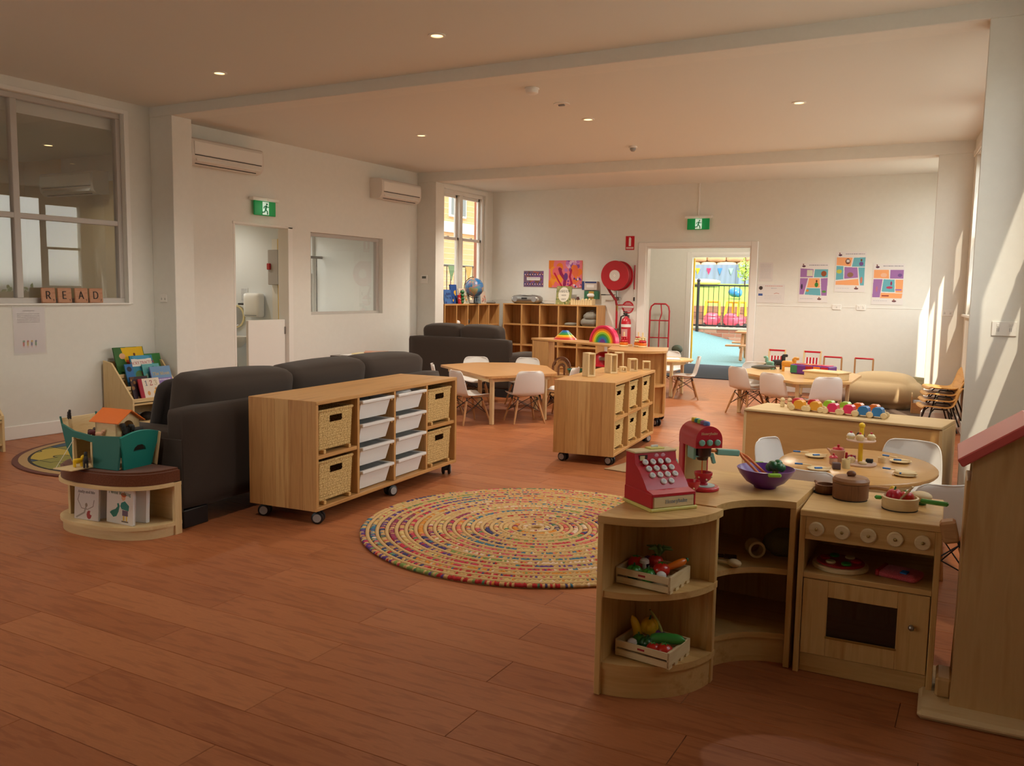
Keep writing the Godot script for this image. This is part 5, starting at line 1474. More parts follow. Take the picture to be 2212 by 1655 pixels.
func display_books() -> void:
	var xf := Transform3D(Basis(Vector3.UP, PI / 2), Vector3(-7.34, 0, -5.79))
	var lean := Basis(Vector3.UP, PI / 2) * Basis(Vector3.RIGHT, -0.3)
	var g := "picture books in the ply display case"
	var art := func(bg: Color, spots: Array) -> Texture2D:
		var p := Pic.new(96, 112, bg)
		for k in 14: p.disc(rng.randf(), rng.randf(), rng.randf_range(0.04, 0.12), rng.randf_range(0.04, 0.1), spots[k % spots.size()])
		return p.tex()
	# [x, tier height, depth, w, h, label, cover, print]
	book("tall green and yellow picture book in the back row of the display case", xf * Vector3(-0.06, 0.492, -0.075), lean, 0.34, 0.3, 0.012, plain("bk_green", c8(48, 96, 48), 0.5), Pic.new(96, 96, c8(56, 104, 54)).poly([Vector2(0.25, 0.02), Vector2(0.98, 0.0), Vector2(0.98, 0.42), Vector2(0.32, 0.5)], c8(226, 182, 20)).rect(0.35, 0.44, 0.98, 0.58, c8(206, 80, 50)).disc(0.25, 0.3, 0.1, 0.1, c8(220, 170, 130)).disc(0.66, 0.26, 0.04, 0.05, c8(110, 60, 30)).tex(), g)
	book("thin green picture book with a black animal behind the title book", xf * Vector3(0.2, 0.492, -0.08), lean, 0.2, 0.22, 0.01, M.bk_green, Pic.new(80, 80, c8(60, 126, 62)).disc(0.5, 0.7, 0.3, 0.16, c8(30, 30, 34)).disc(0.7, 0.6, 0.1, 0.1, c8(220, 220, 220)).tex(), g)
	var jt := book("blue picture book with a red hand drawn title on white", xf * Vector3(0.01, 0.382, 0.03), lean, 0.26, 0.33, 0.012, plain("bk_blue", c8(40, 110, 140), 0.5), Pic.new(96, 120, c8(46, 128, 156)).rect(0.05, 0.1, 0.95, 0.34, c8(226, 222, 214)).disc(0.5, 0.06, 0.4, 0.06, c8(70, 150, 190)).disc(0.3, 0.6, 0.2, 0.14, c8(70, 110, 60)).disc(0.5, 0.55, 0.12, 0.1, c8(170, 50, 50)).disc(0.6, 0.8, 0.3, 0.1, c8(40, 140, 130)).tex(), g)
	lettering("JACKY TRACTOR", 0.036, M.deep_red, jt, Vector3(0, 0.255, 0.002), Basis(Vector3.BACK, 0.03), serif, 0.001)
	book("slim blue book standing at the end of the display case", xf * Vector3(-0.16, 0.382, 0.04), lean, 0.09, 0.25, 0.012, M.bk_blue, Pic.new(32, 80, c8(50, 110, 170)).disc(0.5, 0.2, 0.3, 0.1, c8(40, 46, 60)).tex(), g)
	book("sea green picture book in the middle row of the display case", xf * Vector3(0.08, 0.382, 0.055), lean, 0.2, 0.24, 0.01, plain("bk_teal", c8(70, 140, 140), 0.5), art.call(c8(96, 168, 170), [c8(60, 140, 150), c8(150, 190, 160), c8(50, 110, 150)]), g)
	var tm := book("pale blue and lilac picture book with a gold title", xf * Vector3(0.14, 0.30, 0.135), lean, 0.24, 0.3, 0.012, plain("bk_lilac", c8(128, 110, 176), 0.5), Pic.new(96, 120, c8(112, 150, 190)).rect(0.0, 0.4, 1.0, 1.0, c8(136, 116, 180)).rows(0.08, 0.44, 0.92, 0.56, 1, c8(214, 206, 226), rng).disc(0.2, 0.5, 0.14, 0.06, c8(160, 140, 200)).tex(), g)
	lettering("The Moon", 0.042, plain("gold_print", c8(206, 180, 90), 0.5), tm, Vector3(0, 0.225, 0.002), Basis(), serif, 0.001)
	book("dark brown picture book behind the number book", xf * Vector3(-0.12, 0.275, 0.13), lean, 0.2, 0.24, 0.01, plain("bk_brown", c8(52, 36, 44), 0.5), art.call(c8(60, 44, 52), [c8(150, 110, 70), c8(90, 60, 40)]), g)
	var nb := book("white number book with a red spine at the front of the display case", xf * Vector3(-0.05, 0.274, 0.175), lean, 0.24, 0.22, 0.012, plain("bk_red", c8(150, 24, 44), 0.5), Pic.new(112, 104, c8(224, 212, 196)).rect(0.0, 0.0, 0.18, 1.0, c8(158, 26, 50)).disc(0.75, 0.68, 0.12, 0.12, c8(226, 180, 90)).disc(0.78, 0.5, 0.07, 0.06, c8(200, 140, 70)).disc(0.4, 0.68, 0.07, 0.1, c8(210, 150, 90)).rect(0.55, 0.88, 0.8, 0.92, c8(110, 100, 90)).tex(), g)
	for k in 3: lettering(str(k + 1), 0.07, [plain("num_grey", c8(90, 94, 120), 0.5), M.deep_red, plain("num_gold", c8(180, 170, 120), 0.5)][k], nb, Vector3(-0.035 + k * 0.055, 0.17, 0.002), Basis(), serif, 0.001)
	# lower shelf, mostly in shade
	for k in 3: one("dark_basket_toy", mb().pillow(Vector3.ZERO, Vector3(0.1, 0.07, 0.12), 0.03, Vector3(0.01, 0.01, 0.01), 5), M.charcoal, "dark soft shoe on the lower shelf of the display case", "shoe", xf * Vector3(-0.18 + 0.15 * k, 0.104, 0.05), 0.5 * k, "soft shoes below the picture books")

func bench_books(xf: Transform3D) -> void:
	var g := "board books inside the curved bench"
	var p := Pic.new(112, 160, c8(214, 202, 194))
	p.line([Vector2(0.2, 0.28), Vector2(0.14, 0.45), Vector2(0.3, 0.68), Vector2(0.55, 0.7), Vector2(0.78, 0.6), Vector2(0.82, 0.42)], 0.012, c8(130, 110, 96)).line([Vector2(0.5, 0.6), Vector2(0.42, 0.8), Vector2(0.1, 0.95)], 0.03, c8(160, 148, 136)).disc(0.5, 0.58, 0.05, 0.06, c8(150, 130, 110)).disc(0.62, 0.85, 0.1, 0.12, c8(160, 60, 60)).disc(0.7, 0.8, 0.05, 0.05, c8(220, 210, 200))
	var b := book("grey white board book with a looping brown drawing standing half open", xf * Vector3(-0.075, 0.076, 0.25), xf.basis * Basis(Vector3.UP, 0.05) * Basis(Vector3.RIGHT, -0.06), 0.18, 0.2, 0.012, M.paper, p.tex(), g, "board_book")
	lettering("Andy and Me", 0.02, plain("print_grey", c8(120, 108, 104), 0.6), b, Vector3(0, 0.158, 0.002), Basis(), serif, 0.001)
	obj("back_leaves", mb().at(Vector3(0.06, 0, -0.06), Basis(Vector3.UP, 0.75)).slab(-0.02, 0.13, 0, 0.18, -0.03, 0.0, 0.003), M.paper, b)
	p = Pic.new(160, 160, c8(222, 212, 200))
	var tl := c8(44, 120, 104)
	p.poly([Vector2(0.12, 0.72), Vector2(0.2, 0.66), Vector2(0.34, 0.6), Vector2(0.42, 0.52), Vector2(0.4, 0.44), Vector2(0.46, 0.42), Vector2(0.5, 0.5), Vector2(0.46, 0.66), Vector2(0.38, 0.8), Vector2(0.26, 0.84)], tl)
	p.poly([Vector2(0.56, 0.4), Vector2(0.7, 0.34), Vector2(0.86, 0.46), Vector2(0.84, 0.6), Vector2(0.58, 0.58), Vector2(0.52, 0.5)], c8(46, 130, 122)).disc(0.64, 0.24, 0.08, 0.09, c8(224, 170, 130)).disc(0.65, 0.17, 0.1, 0.06, c8(196, 84, 40)).rect(0.6, 0.6, 0.82, 0.76, c8(110, 90, 110)).rect(0.63, 0.76, 0.7, 0.9, c8(214, 176, 80)).rect(0.74, 0.76, 0.8, 0.9, c8(214, 176, 80)).rect(0.58, 0.9, 0.84, 0.94, c8(110, 96, 80))
	b = book("white board book with a green goose and a red haired child", xf * Vector3(0.155, 0.076, 0.225), xf.basis * Basis(Vector3.UP, -0.06) * Basis(Vector3.RIGHT, -0.05), 0.215, 0.2, 0.016, M.paper, p.tex(), g, "board_book")
	lettering("I Went Walking", 0.024, plain("print_green", c8(70, 110, 84), 0.6), b, Vector3(0, 0.172, 0.002), Basis(), serif, 0.001)
	obj("back_leaves", mb().at(Vector3(-0.08, 0, -0.03), Basis(Vector3.UP, 0.3)).slab(0.0, 0.2, 0.0, 0.2, -0.03, 0.0, 0.006), M.paper, b)

# ---------------------------------------------------------------- tables and chairs
var chair_proto: Node3D

func shell_point(u: float, v: float, off: float) -> Vector3:
	# profile of the seat from the front lip to the top of the back: (z, y, half width)
	var P := [Vector3(0.172, 0.272, 0.135), Vector3(0.155, 0.29, 0.16), Vector3(0.08, 0.293, 0.176), Vector3(-0.02, 0.286, 0.182), Vector3(-0.095, 0.288, 0.18), Vector3(-0.142, 0.315, 0.176), Vector3(-0.166, 0.37, 0.172), Vector3(-0.184, 0.44, 0.166), Vector3(-0.2, 0.51, 0.154), Vector3(-0.207, 0.548, 0.132), Vector3(-0.209, 0.56, 0.10)]
	var f := v * (P.size() - 1)
	var i := mini(int(f), P.size() - 2)
	var k := f - i
	var a: Vector3 = P[maxi(i - 1, 0)]
	var b: Vector3 = P[i]
	var c: Vector3 = P[i + 1]
	var d: Vector3 = P[mini(i + 2, P.size() - 1)]
	var q := b.cubic_interpolate(c, a, d, k)
	var t := (c - b).normalized()
	var n := Vector2(t.y, -t.x)          # (z, y) normal, up from the seat and forward from the back
	if n.y < 0.0 and n.x < 0.0: n = -n
	var s := u * u
	var cup := 0.028 * s if v < 0.45 else 0.02 * s
	var back := smoothstep(0.35, 0.6, v)
	return Vector3(u * q.z, q.y + cup * (1 - back) + off * n.y, q.x + 0.03 * s * back + off * n.x)

func make_chair() -> Node3D:
	var t := thing("shell_chair", "", "chair", Vector3.ZERO, 0.0, "white shell chairs")
	var m := mb()
	m.sheet(14, 26, func(u, v): return shell_point(u * 2 - 1, v, 0.003))
	m.sheet(14, 26, func(u, v): return shell_point(1 - u * 2, v, -0.003))
	var rim := []
	for k in 26: rim.append(shell_point(-1, k / 26.0, 0))
	for k in 10: rim.append(shell_point(-1 + 0.2 * k, 1, 0))
	for k in 26: rim.append(shell_point(1, 1 - k / 26.0, 0))
	for k in 10: rim.append(shell_point(1 - 0.2 * k, 0, 0))
	m.tube(rim, 0.0045, 6, true)
	var white := plain("shell_white", c8(236, 234, 230), 0.32)
	obj("seat_shell", m, white, t)
	for sx in [-1, 1]:
		for sz in [-1, 1]:
			var top := Vector3(sx * 0.105, 0.278, sz * 0.085 - 0.01)
			var foot := Vector3(sx * 0.175, 0.0, sz * 0.165 - 0.01)
			obj("leg", mb().tube([top.lerp(foot, 0.12), top.lerp(foot, 0.35), foot], [0.011, 0.0135, 0.0085], 10), beech("y"), t)
			obj("leg_bracket", mb().tube([top, top.lerp(foot, 0.16)], 0.007, 6), M.black_metal, t)
	var wires := mb()
	for s in [-1, 1]:
		wires.tube([Vector3(s * 0.11, 0.255, 0.08), Vector3(s * 0.145, 0.12, -0.125)], 0.0035, 6)
		wires.tube([Vector3(s * 0.11, 0.255, -0.1), Vector3(s * 0.145, 0.12, 0.11)], 0.0035, 6)
		wires.tube([Vector3(-0.11, 0.255, s * 0.09 - 0.01), Vector3(0.145, 0.12, s * 0.125 - 0.01)], 0.0035, 6)
		wires.tube([Vector3(0.11, 0.255, s * 0.09 - 0.01), Vector3(-0.145, 0.12, s * 0.125 - 0.01)], 0.0035, 6)
		wires.tube([Vector3(s * 0.09, 0.274, 0.085), Vector3(s * 0.09, 0.274, -0.1)], 0.0035, 6)
	obj("wire_brace", wires, M.black_metal, t)
	return t

func chair(label: String, x: float, z: float, fx: float, fz: float, group := "white shell chairs") -> void:
	var yaw := atan2(fx, fz)
	if chair_proto == null:
		chair_proto = make_chair()
		chair_proto.set_meta("label", label)
		chair_proto.set_meta("group", group)
		chair_proto.position = Vector3(x, 0, z)
		chair_proto.rotation.y = yaw
		return
	place(chair_proto, "shell_chair", label, Vector3(x, 0, z), yaw, group)

func poly_table(called: String, label: String, pts: Array, H: float, top: Material, legs: Array) -> void:
	var c := Vector2.ZERO
	for p in pts: c += p
	c /= pts.size()
	var t := thing(called, label, "table", Vector3(c.x, 0, c.y))
	var loc := []
	for p in pts:
		var q: Vector2 = p - c
		loc.append(q)
	# round the corners a little
	var rounded := []
	for i in loc.size():
		var a: Vector2 = loc[(i + loc.size() - 1) % loc.size()]
		var b: Vector2 = loc[i]
		var d: Vector2 = loc[(i + 1) % loc.size()]
		var r := 0.06
		var p0 := b + (a - b).normalized() * r
		var p1 := b + (d - b).normalized() * r
		for k in 5:
			var s := k / 4.0
			rounded.append(p0.lerp(b, s).lerp(b.lerp(p1, s), s))
	var lay := Basis(Vector3.RIGHT, PI / 2)
	obj("tabletop", mb().at(Vector3.ZERO, lay).extrude(rounded, -H, -H + 0.024), top, t)
	var inner := []
	for q in loc: inner.append(q * 0.86)
	obj("apron", mb().at(Vector3.ZERO, lay).extrude(inner, -H + 0.024, -H + 0.075), birch("x"), t)
	for q in legs: obj("leg", mb().slab(-0.02, 0.02, 0.0, H - 0.024, -0.02, 0.02, 0.004), birch("y"), t, Vector3(q.x - c.x, 0, q.y - c.y))

func round_table(label: String, x: float, z: float, rx: float, rz: float, H: float, top: Material) -> void:
	var t := thing("round_table", label, "table", Vector3(x, 0, z))
	obj("tabletop", mb().lathe([Vector2(0, H - 0.024), Vector2(0.985, H - 0.024), Vector2(1.0, H - 0.018), Vector2(1.0, H - 0.006), Vector2(0.985, H), Vector2(0, H)], 56, rx, rz), top, t)
	obj("apron", mb().lathe([Vector2(0.76, H - 0.024), Vector2(0.76, H - 0.07), Vector2(0.72, H - 0.07), Vector2(0.72, H - 0.024)], 40, rx, rz), birch("x"), t)
	for s in [[-1, -1], [1, -1], [1, 1], [-1, 1]]: obj("leg", mb().slab(-0.02, 0.02, 0.0, H - 0.024, -0.02, 0.02, 0.004), birch("y"), t, Vector3(s[0] * rx * 0.53, 0, s[1] * rz * 0.53))

func tables_and_chairs() -> void:
	var beech_top := wood("beech_top", "x", c8(206, 156, 100), c8(182, 128, 74), 0.3, 3.0, 0.3)
	var maple_top := wood("maple_top", "x", c8(222, 182, 124), c8(200, 154, 94), 0.28, 2.4, 0.3)
	var hexa := [Vector2(-5.67, -8.54), Vector2(-4.51, -7.66), Vector2(-4.08, -8.45), Vector2(-4.62, -9.25), Vector2(-5.12, -9.40), Vector2(-5.52, -9.12)]
	poly_table("hexagon_table", "low hexagonal beech table with white chairs behind the long cabinet", hexa, 0.52, beech_top, [Vector2(-5.5, -8.56), Vector2(-4.54, -7.83), Vector2(-4.24, -8.46), Vector2(-4.68, -9.1), Vector2(-5.4, -9.02)])
	chair("white shell chair side on at the corner of the hexagonal table nearest the long cabinet", -4.80, -7.82, 0.5, -0.87)
	chair("white shell chair with its back to the basket cabinet, pushed to the hexagonal table", -4.36, -8.21, -0.75, -0.66)
	chair("white shell chair at the side of the hexagonal table facing the long sofa", -4.22, -8.80, -0.95, 0.1)
	chair("white shell chair tucked behind the hexagonal table in front of the two seat sofa back", -5.60, -9.25, 0.5, 0.87)
	chair("white shell chair behind the hexagonal table below the sofa armrest", -5.08, -9.52, 0.15, 0.98)
	chair("white shell chair at the end of the hexagonal table next to the long sofa", -5.38, -8.30, 0.8, -0.6)
	poly_table("octagon_table", "pale maple table with toy animals and a colourful box in the sunny bay", [Vector2(-2.70, -10.36), Vector2(-1.78, -9.38), Vector2(-1.28, -9.75), Vector2(-1.30, -10.75), Vector2(-1.75, -11.5), Vector2(-2.52, -11.1)], 0.5, maple_top, [Vector2(-2.6, -10.36), Vector2(-1.78, -9.52), Vector2(-1.4, -9.85), Vector2(-1.44, -10.7), Vector2(-1.8, -11.3), Vector2(-2.42, -11.02)])
	chair("white shell chair side on at the pale maple table near the doorway", -2.49, -10.30, 0.55, -0.83)
	chair("white shell chair with its back turned at the pale maple table, nearest the yellow cars", -2.0, -9.76, 0.4, -0.92)
	chair("white shell chair at the pale maple table in front of the wooden box", -1.57, -9.65, -0.55, -0.83)
	chair("white shell chair behind the pale maple table beside the toy shark", -2.53, -10.84, 0.3, 0.95)
	round_table("small pale round table with books between the rounded shelf and the doorway", -4.02, -11.6, 0.44, 0.44, 0.5, maple_top)
	chair("white shell chair side on at the small round table in front of the doorway", -3.60, -11.36, -0.875, 0.35)
	chair("white shell chair behind the small round table near the lobby door", -4.08, -12.08, 0.2, 0.98)
	one("open_book", mb().slab(-0.2, 0.0, 0, 0.012, -0.14, 0.14, 0.003).slab(0.002, 0.2, 0, 0.014, -0.14, 0.14, 0.003), M.paper, "large open white book on the small round table", "book", Vector3(-3.93, 0.5, -11.5), 0.4)
	round_table("oval maple play table laid for a tea party beside the low divider", -0.60, -4.97, 0.40, 0.52, 0.5, wood("tea_top", "x", c8(216, 168, 104), c8(192, 138, 78), 0.26, 2.4, 0.3))
	chair("white shell chair at the tea party table nearest the coffee machine", -0.95, -5.12, 0.95, 0.25)
	chair("white shell chair at the tea party table against the sunlit end of the divider", -0.40, -5.42, -0.15, 0.98)
	chair("white shell chair at the tea party table behind the brown cooking pot", -0.72, -4.52, 0.2, -0.98)
	chair("white shell chair at the tea party table beside the red roofed stand", -0.22, -4.52, -0.5, -0.86)
	# stacked bent ply chairs
	var pm := wood("bentply", "x", c8(214, 164, 92), c8(188, 132, 64), 0.4, 3.0, 0.4)
	var first: Node3D
	for k in 4:
		var label: String = ["bent ply school chair at the bottom of the stack by the far pier", "bent ply school chair second from the bottom of the stack", "bent ply school chair second from the top of the stack", "bent ply school chair on top of the stack by the far pier"][k]
		var at := Vector3(-0.475 + 0.012 * k, 0.062 * k, -10.22 - 0.055 * k)
		if k == 0:
			first = thing("ply_chair", label, "chair", at, -1.3, "stacked ply chairs")
			var m := mb()
			var sp := func(u: float, v: float, off: float) -> Vector3:
				var prof := [Vector2(0.17, 0.245), Vector2(0.15, 0.262), Vector2(0.05, 0.258), Vector2(-0.06, 0.25), Vector2(-0.12, 0.268), Vector2(-0.15, 0.33), Vector2(-0.175, 0.41), Vector2(-0.2, 0.455), Vector2(-0.215, 0.46)]
				var f := v * (prof.size() - 1)
				var i := mini(int(f), prof.size() - 2)
				var q: Vector2 = prof[i].cubic_interpolate(prof[i + 1], prof[maxi(i - 1, 0)], prof[mini(i + 2, prof.size() - 1)], f - i)
				return Vector3(u * lerpf(0.165, 0.15, v), q.y + off + 0.01 * u * u, q.x + off * 0.6)
			m.sheet(10, 24, func(u, v): return sp.call(u * 2 - 1, v, 0.006))
			m.sheet(10, 24, func(u, v): return sp.call(1 - u * 2, v, -0.006))
			var rim := []
			for j in 24: rim.append(sp.call(-1, j / 24.0, 0))
			for j in 8: rim.append(sp.call(-1 + 0.25 * j, 1, 0))
			for j in 24: rim.append(sp.call(1, 1 - j / 24.0, 0))
			for j in 8: rim.append(sp.call(1 - 0.25 * j, 0, 0))
			m.tube(rim, 0.007, 6, true)
			obj("seat_shell", m, pm, first)
			for s in [-1, 1]:
				obj("leg_frame", mb().tube([Vector3(s * 0.17, 0.0, 0.14), Vector3(s * 0.13, 0.2, 0.09), Vector3(s * 0.11, 0.24, 0.05), Vector3(s * 0.11, 0.235, -0.07), Vector3(s * 0.13, 0.2, -0.1), Vector3(s * 0.17, 0.0, -0.17)], 0.008, 8), M.black_metal, first)
		else:
			place(first, "ply_chair", label, at, -1.3, "stacked ply chairs")

# ---------------------------------------------------------------- play kitchen
func quarter(r: float) -> Array:
	var out := [Vector2.ZERO]
	out.append_array(arc(0, 0, r, 0, PI / 2, 18))
	return out

func play_kitchen() -> void:
	var lay := Basis(Vector3.RIGHT, PI / 2)
	# ---- quarter round end shelf
	var t := thing("corner_shelf", "quarter round pine end shelf of the play kitchen with two vegetable crates", "shelf", Vector3(-1.135, 0, -3.045), -0.03)
	obj("top", mb().at(Vector3.ZERO, lay).extrude(quarter(0.335), -0.64, -0.614), pine("x"), t)
	obj("shelf", mb().at(Vector3.ZERO, lay).extrude(quarter(0.325), -0.375, -0.352), pine("x"), t)
	obj("shelf", mb().at(Vector3.ZERO, lay).extrude(quarter(0.325), -0.118, -0.095), pine("x"), t)
	obj("side_panel", mb().slab(0.0, 0.022, 0.0, 0.614, 0.022, 0.332, 0.002), pine("y"), t)
	var back := obj("back_panel", mb().slab(0.0, 0.318, 0.0, 0.614, 0.0, 0.021, 0.002), pine("y"), t)
	for k in 3: obj("board", mb().slab(0.024 + k * 0.098, 0.12 + k * 0.098, 0.12, 0.612, 0.021, 0.0225, 0.0005), [pine("y"), wood("pine_warm", "y", c8(210, 166, 102), c8(180, 128, 70), 0.36, 3.0, 0.2), pine("y")][k], back)
	obj("front_strip", mb().slab(0.3, 0.322, 0.0, 0.614, 0.0, 0.03, 0.002), pine("y"), t)
	var pl := mb()
	pl.at(Vector3.ZERO, lay).extrude(arc(0, 0, 0.318, 0.02, PI / 2 - 0.02, 18) + arc(0, 0, 0.3, PI / 2 - 0.02, 0.02, 18), -0.095, 0.0)
	obj("plinth", pl, pine("x"), t)
	# ---- concave corner unit
	t = thing("corner_unit", "hollow fronted pine corner unit of the play kitchen under the purple wok", "cabinet", Vector3(-0.60, 0, -3.05), -0.02)
	var shape := func(r: float) -> Array:
		var out := arc(0, 0, r, PI, PI * 1.5, 16)
		out.append(Vector2(0.0, -0.64)); out.append(Vector2(-0.515, -0.64)); out.append(Vector2(-0.515, -0.0))
		return out
	obj("top", mb().at(Vector3.ZERO, lay).extrude(shape.call(0.232), -0.64, -0.614), pine("x"), t)
	obj("shelf", mb().at(Vector3.ZERO, lay).extrude(shape.call(0.262), -0.372, -0.35), pine("x"), t)
	obj("shelf", mb().at(Vector3.ZERO, lay).extrude(shape.call(0.262), -0.118, -0.096), pine("x"), t)
	obj("plinth", mb().at(Vector3.ZERO, lay).extrude(arc(0, 0, 0.27, PI + 0.03, PI * 1.5 - 0.03, 16) + arc(0, 0, 0.29, PI * 1.5 - 0.03, PI + 0.03, 16), -0.096, 0.0), pine("x"), t)
	obj("side_panel", mb().slab(-0.022, 0.0, 0.0, 0.614, -0.63, -0.236, 0.002), pine("y"), t)
	obj("side_panel", mb().slab(-0.51, -0.236, 0.0, 0.614, -0.022, 0.0, 0.002), pine("y"), t)
	obj("back_panel", mb().slab(-0.51, -0.022, 0.0, 0.614, -0.638, -0.622), pine("y"), t)
	obj("back_panel", mb().slab(-0.514, -0.498, 0.0, 0.614, -0.622, -0.022), pine("y"), t)
	# odds and ends on its shelf
	one("green_cutter", mb().at(Vector3.ZERO, Basis(Vector3.RIGHT, -PI / 2)).extrude([Vector2(-0.06, -0.03), Vector2(0.05, -0.035), Vector2(0.065, 0.0), Vector2(0.02, 0.012), Vector2(0.05, 0.035), Vector2(-0.02, 0.03), Vector2(-0.065, 0.01)], 0.0, 0.02), M.lime_paint, "lime green cut out toy on the corner unit shelf", "toy", Vector3(-0.94, 0.372, -3.26), 0.3)
	one("wooden_block", mb().slab(-0.05, 0.05, 0, 0.03, -0.022, 0.022, 0.004), birch("x"), "small pale wooden block on the corner unit shelf", "block", Vector3(-0.92, 0.372, -3.17), 0.2)
	one("wooden_scoop", mb().ball(0.022, Vector3(0.06, 0.018, 0), 12, Vector3(1.3, 0.7, 1)).tube([Vector3(-0.06, 0.012, 0), Vector3(0.04, 0.014, 0)], 0.006), birch("x"), "pale wooden scoop lying beside the green cut out", "scoop", Vector3(-0.86, 0.372, -3.24), -0.2)
	one("dark_utensil", mb().slab(-0.09, 0.03, 0.0, 0.012, -0.008, 0.008, 0.003).slab(0.03, 0.08, 0.0, 0.008, -0.022, 0.022, 0.003), M.brown_paint, "dark kitchen turner lying at the back of the corner unit shelf", "utensil", Vector3(-0.9, 0.372, -3.33), 0.25)
	one("cardboard_ring", mb().at(Vector3(0, 0.033, 0), Basis(Vector3.RIGHT, PI / 2)).lathe([Vector2(0.033, -0.03), Vector2(0.033, 0.03), Vector2(0.024, 0.03), Vector2(0.024, -0.03), Vector2(0.033, -0.03)], 24), birch("x"), "pale wooden ring standing on the corner unit shelf", "ring", Vector3(-0.77, 0.372, -3.42), 0.5)
	one("net_bag", mb().pillow(Vector3(0, 0.05, 0), Vector3(0.15, 0.1, 0.1), 0.045, Vector3(0.02, 0.01, 0.02), 8), cloth("net_print", c8(150, 152, 120), c8(96, 86, 66), 12.0), "patterned soft bag slumped in the corner unit", "bag", Vector3(-0.665, 0.372, -3.5), 0.4)
	# ---- stove
	stove()
	# ---- crates and vegetables
	crate("slatted wooden crate of red and green vegetables on the middle shelf", Vector3(-1.005, 0.375, -2.895), -0.1)
	crate("slatted wooden crate with toy corn and cucumber on the lowest shelf", Vector3(-0.99, 0.118, -2.875), -0.12)
	vegetables()
	cash_register()
	coffee_machine()
	wok()
	pots()
	red_roof_stand()

func stove() -> void:
	var t := thing("play_stove", "pine play stove with five round knobs and an oven door", "play stove", Vector3(-0.352, 0, -3.50), 0.04)
	var w := 0.235
	obj("top", mb().slab(-w, w, 0.596, 0.62, -0.222, 0.225, 0.003), pine("x"), t)
	for s in [-1, 1]: obj("side_panel", mb().slab(s * w - 0.02 * (1 if s > 0 else 0), s * w + 0.02 * (1 if s < 0 else 0), 0.0, 0.596, -0.22, 0.22, 0.002), pine("y"), t)
	obj("fascia", mb().slab(-w + 0.02, w - 0.02, 0.51, 0.596, 0.2, 0.218, 0.002), pine("x"), t)
	for k in 5:
		var kn := obj("knob", mb().at(Vector3(-0.176 + k * 0.088, 0.553, 0.218), Basis(Vector3.RIGHT, PI / 2)).cyl(0.027, 0.0, 0.012, 24, 0.004), birch("x"), t)
		obj("knob_pin", mb().ball(0.006, Vector3(-0.176 + k * 0.088, 0.553, 0.231), 10), M.brass, kn)
	obj("shelf", mb().slab(-w + 0.02, w - 0.02, 0.365, 0.385, -0.21, 0.217, 0.002), pine("x"), t)
	obj("back_panel", mb().slab(-w + 0.02, w - 0.02, 0.03, 0.596, -0.218, -0.208), pine("y"), t)
	obj("base_panel", mb().slab(-w + 0.02, w - 0.02, 0.07, 0.088, -0.21, 0.195, 0.002), pine("x"), t)
	obj("plinth", mb().slab(-w + 0.02, w - 0.02, 0.0, 0.072, 0.18, 0.198, 0.002), pine("x"), t)
	var d := obj("oven_door", mb().slab(-w + 0.023, -0.125, 0.078, 0.362, 0.198, 0.216, 0.002).slab(0.11, w - 0.023, 0.078, 0.362, 0.198, 0.216, 0.002).slab(-0.125, 0.11, 0.302, 0.362, 0.198, 0.216, 0.002).slab(-0.125, 0.11, 0.078, 0.15, 0.198, 0.216, 0.002), pine("y"), t)
	obj("oven_window", mb().slab(-0.125, 0.11, 0.15, 0.302, 0.204, 0.207), plain_glass_dark(), d)
	obj("window_bead", mb().slab(-0.128, 0.113, 0.147, 0.155, 0.214, 0.219, 0.001), M.brass, d)
	obj("door_knob", mb().ball(0.011, Vector3(0.158, 0.245, 0.229), 12), M.steel, d)
	# pizza and oven mitt in the niche
	var pz := thing("toy_pizza", "round wooden toy pizza with red slices in the stove niche", "toy pizza", t.transform * Vector3(-0.1, 0.385, 0.09))
	obj("base", mb().cyl(0.1, 0.0, 0.018, 32, 0.004), birch("x"), pz)
	obj("sauce", mb().cyl(0.086, 0.018, 0.026, 28, 0.002), M.deep_red, pz)
	for k in 6:
		var a := TAU * k / 6.0
		obj("topping", mb().cyl(0.018, 0.026, 0.034, 14, 0.002), [M.red_paint, M.green_paint, M.cream_paint][k % 3], pz, Vector3(0.055 * cos(a), 0, 0.055 * sin(a)))
	var om := thing("oven_mitt", "red patterned oven mitt with a blue loop beside the toy pizza", "oven mitt", t.transform * Vector3(0.11, 0.385, 0.1), -0.2)
	obj("mitt", mb().pillow(Vector3(0, 0.012, 0), Vector3(0.13, 0.024, 0.11), 0.01, Vector3(0.008, 0.006, 0.008), 6), cloth("mitt_print", c8(190, 40, 56), c8(214, 130, 130), 9.0), om)
	obj("hem", mb().slab(-0.075, -0.06, 0.002, 0.026, -0.055, 0.055, 0.004), M.deep_red, om)
	obj("loop", mb().slab(0.01, 0.035, 0.028, 0.034, 0.02, 0.055, 0.002), M.blue_paint, om)

func plain_glass_dark() -> StandardMaterial3D:
	var g := plain("oven_glass", Color(0.2, 0.17, 0.14, 0.35), 0.05)
	g.transparency = BaseMaterial3D.TRANSPARENCY_ALPHA
	return g

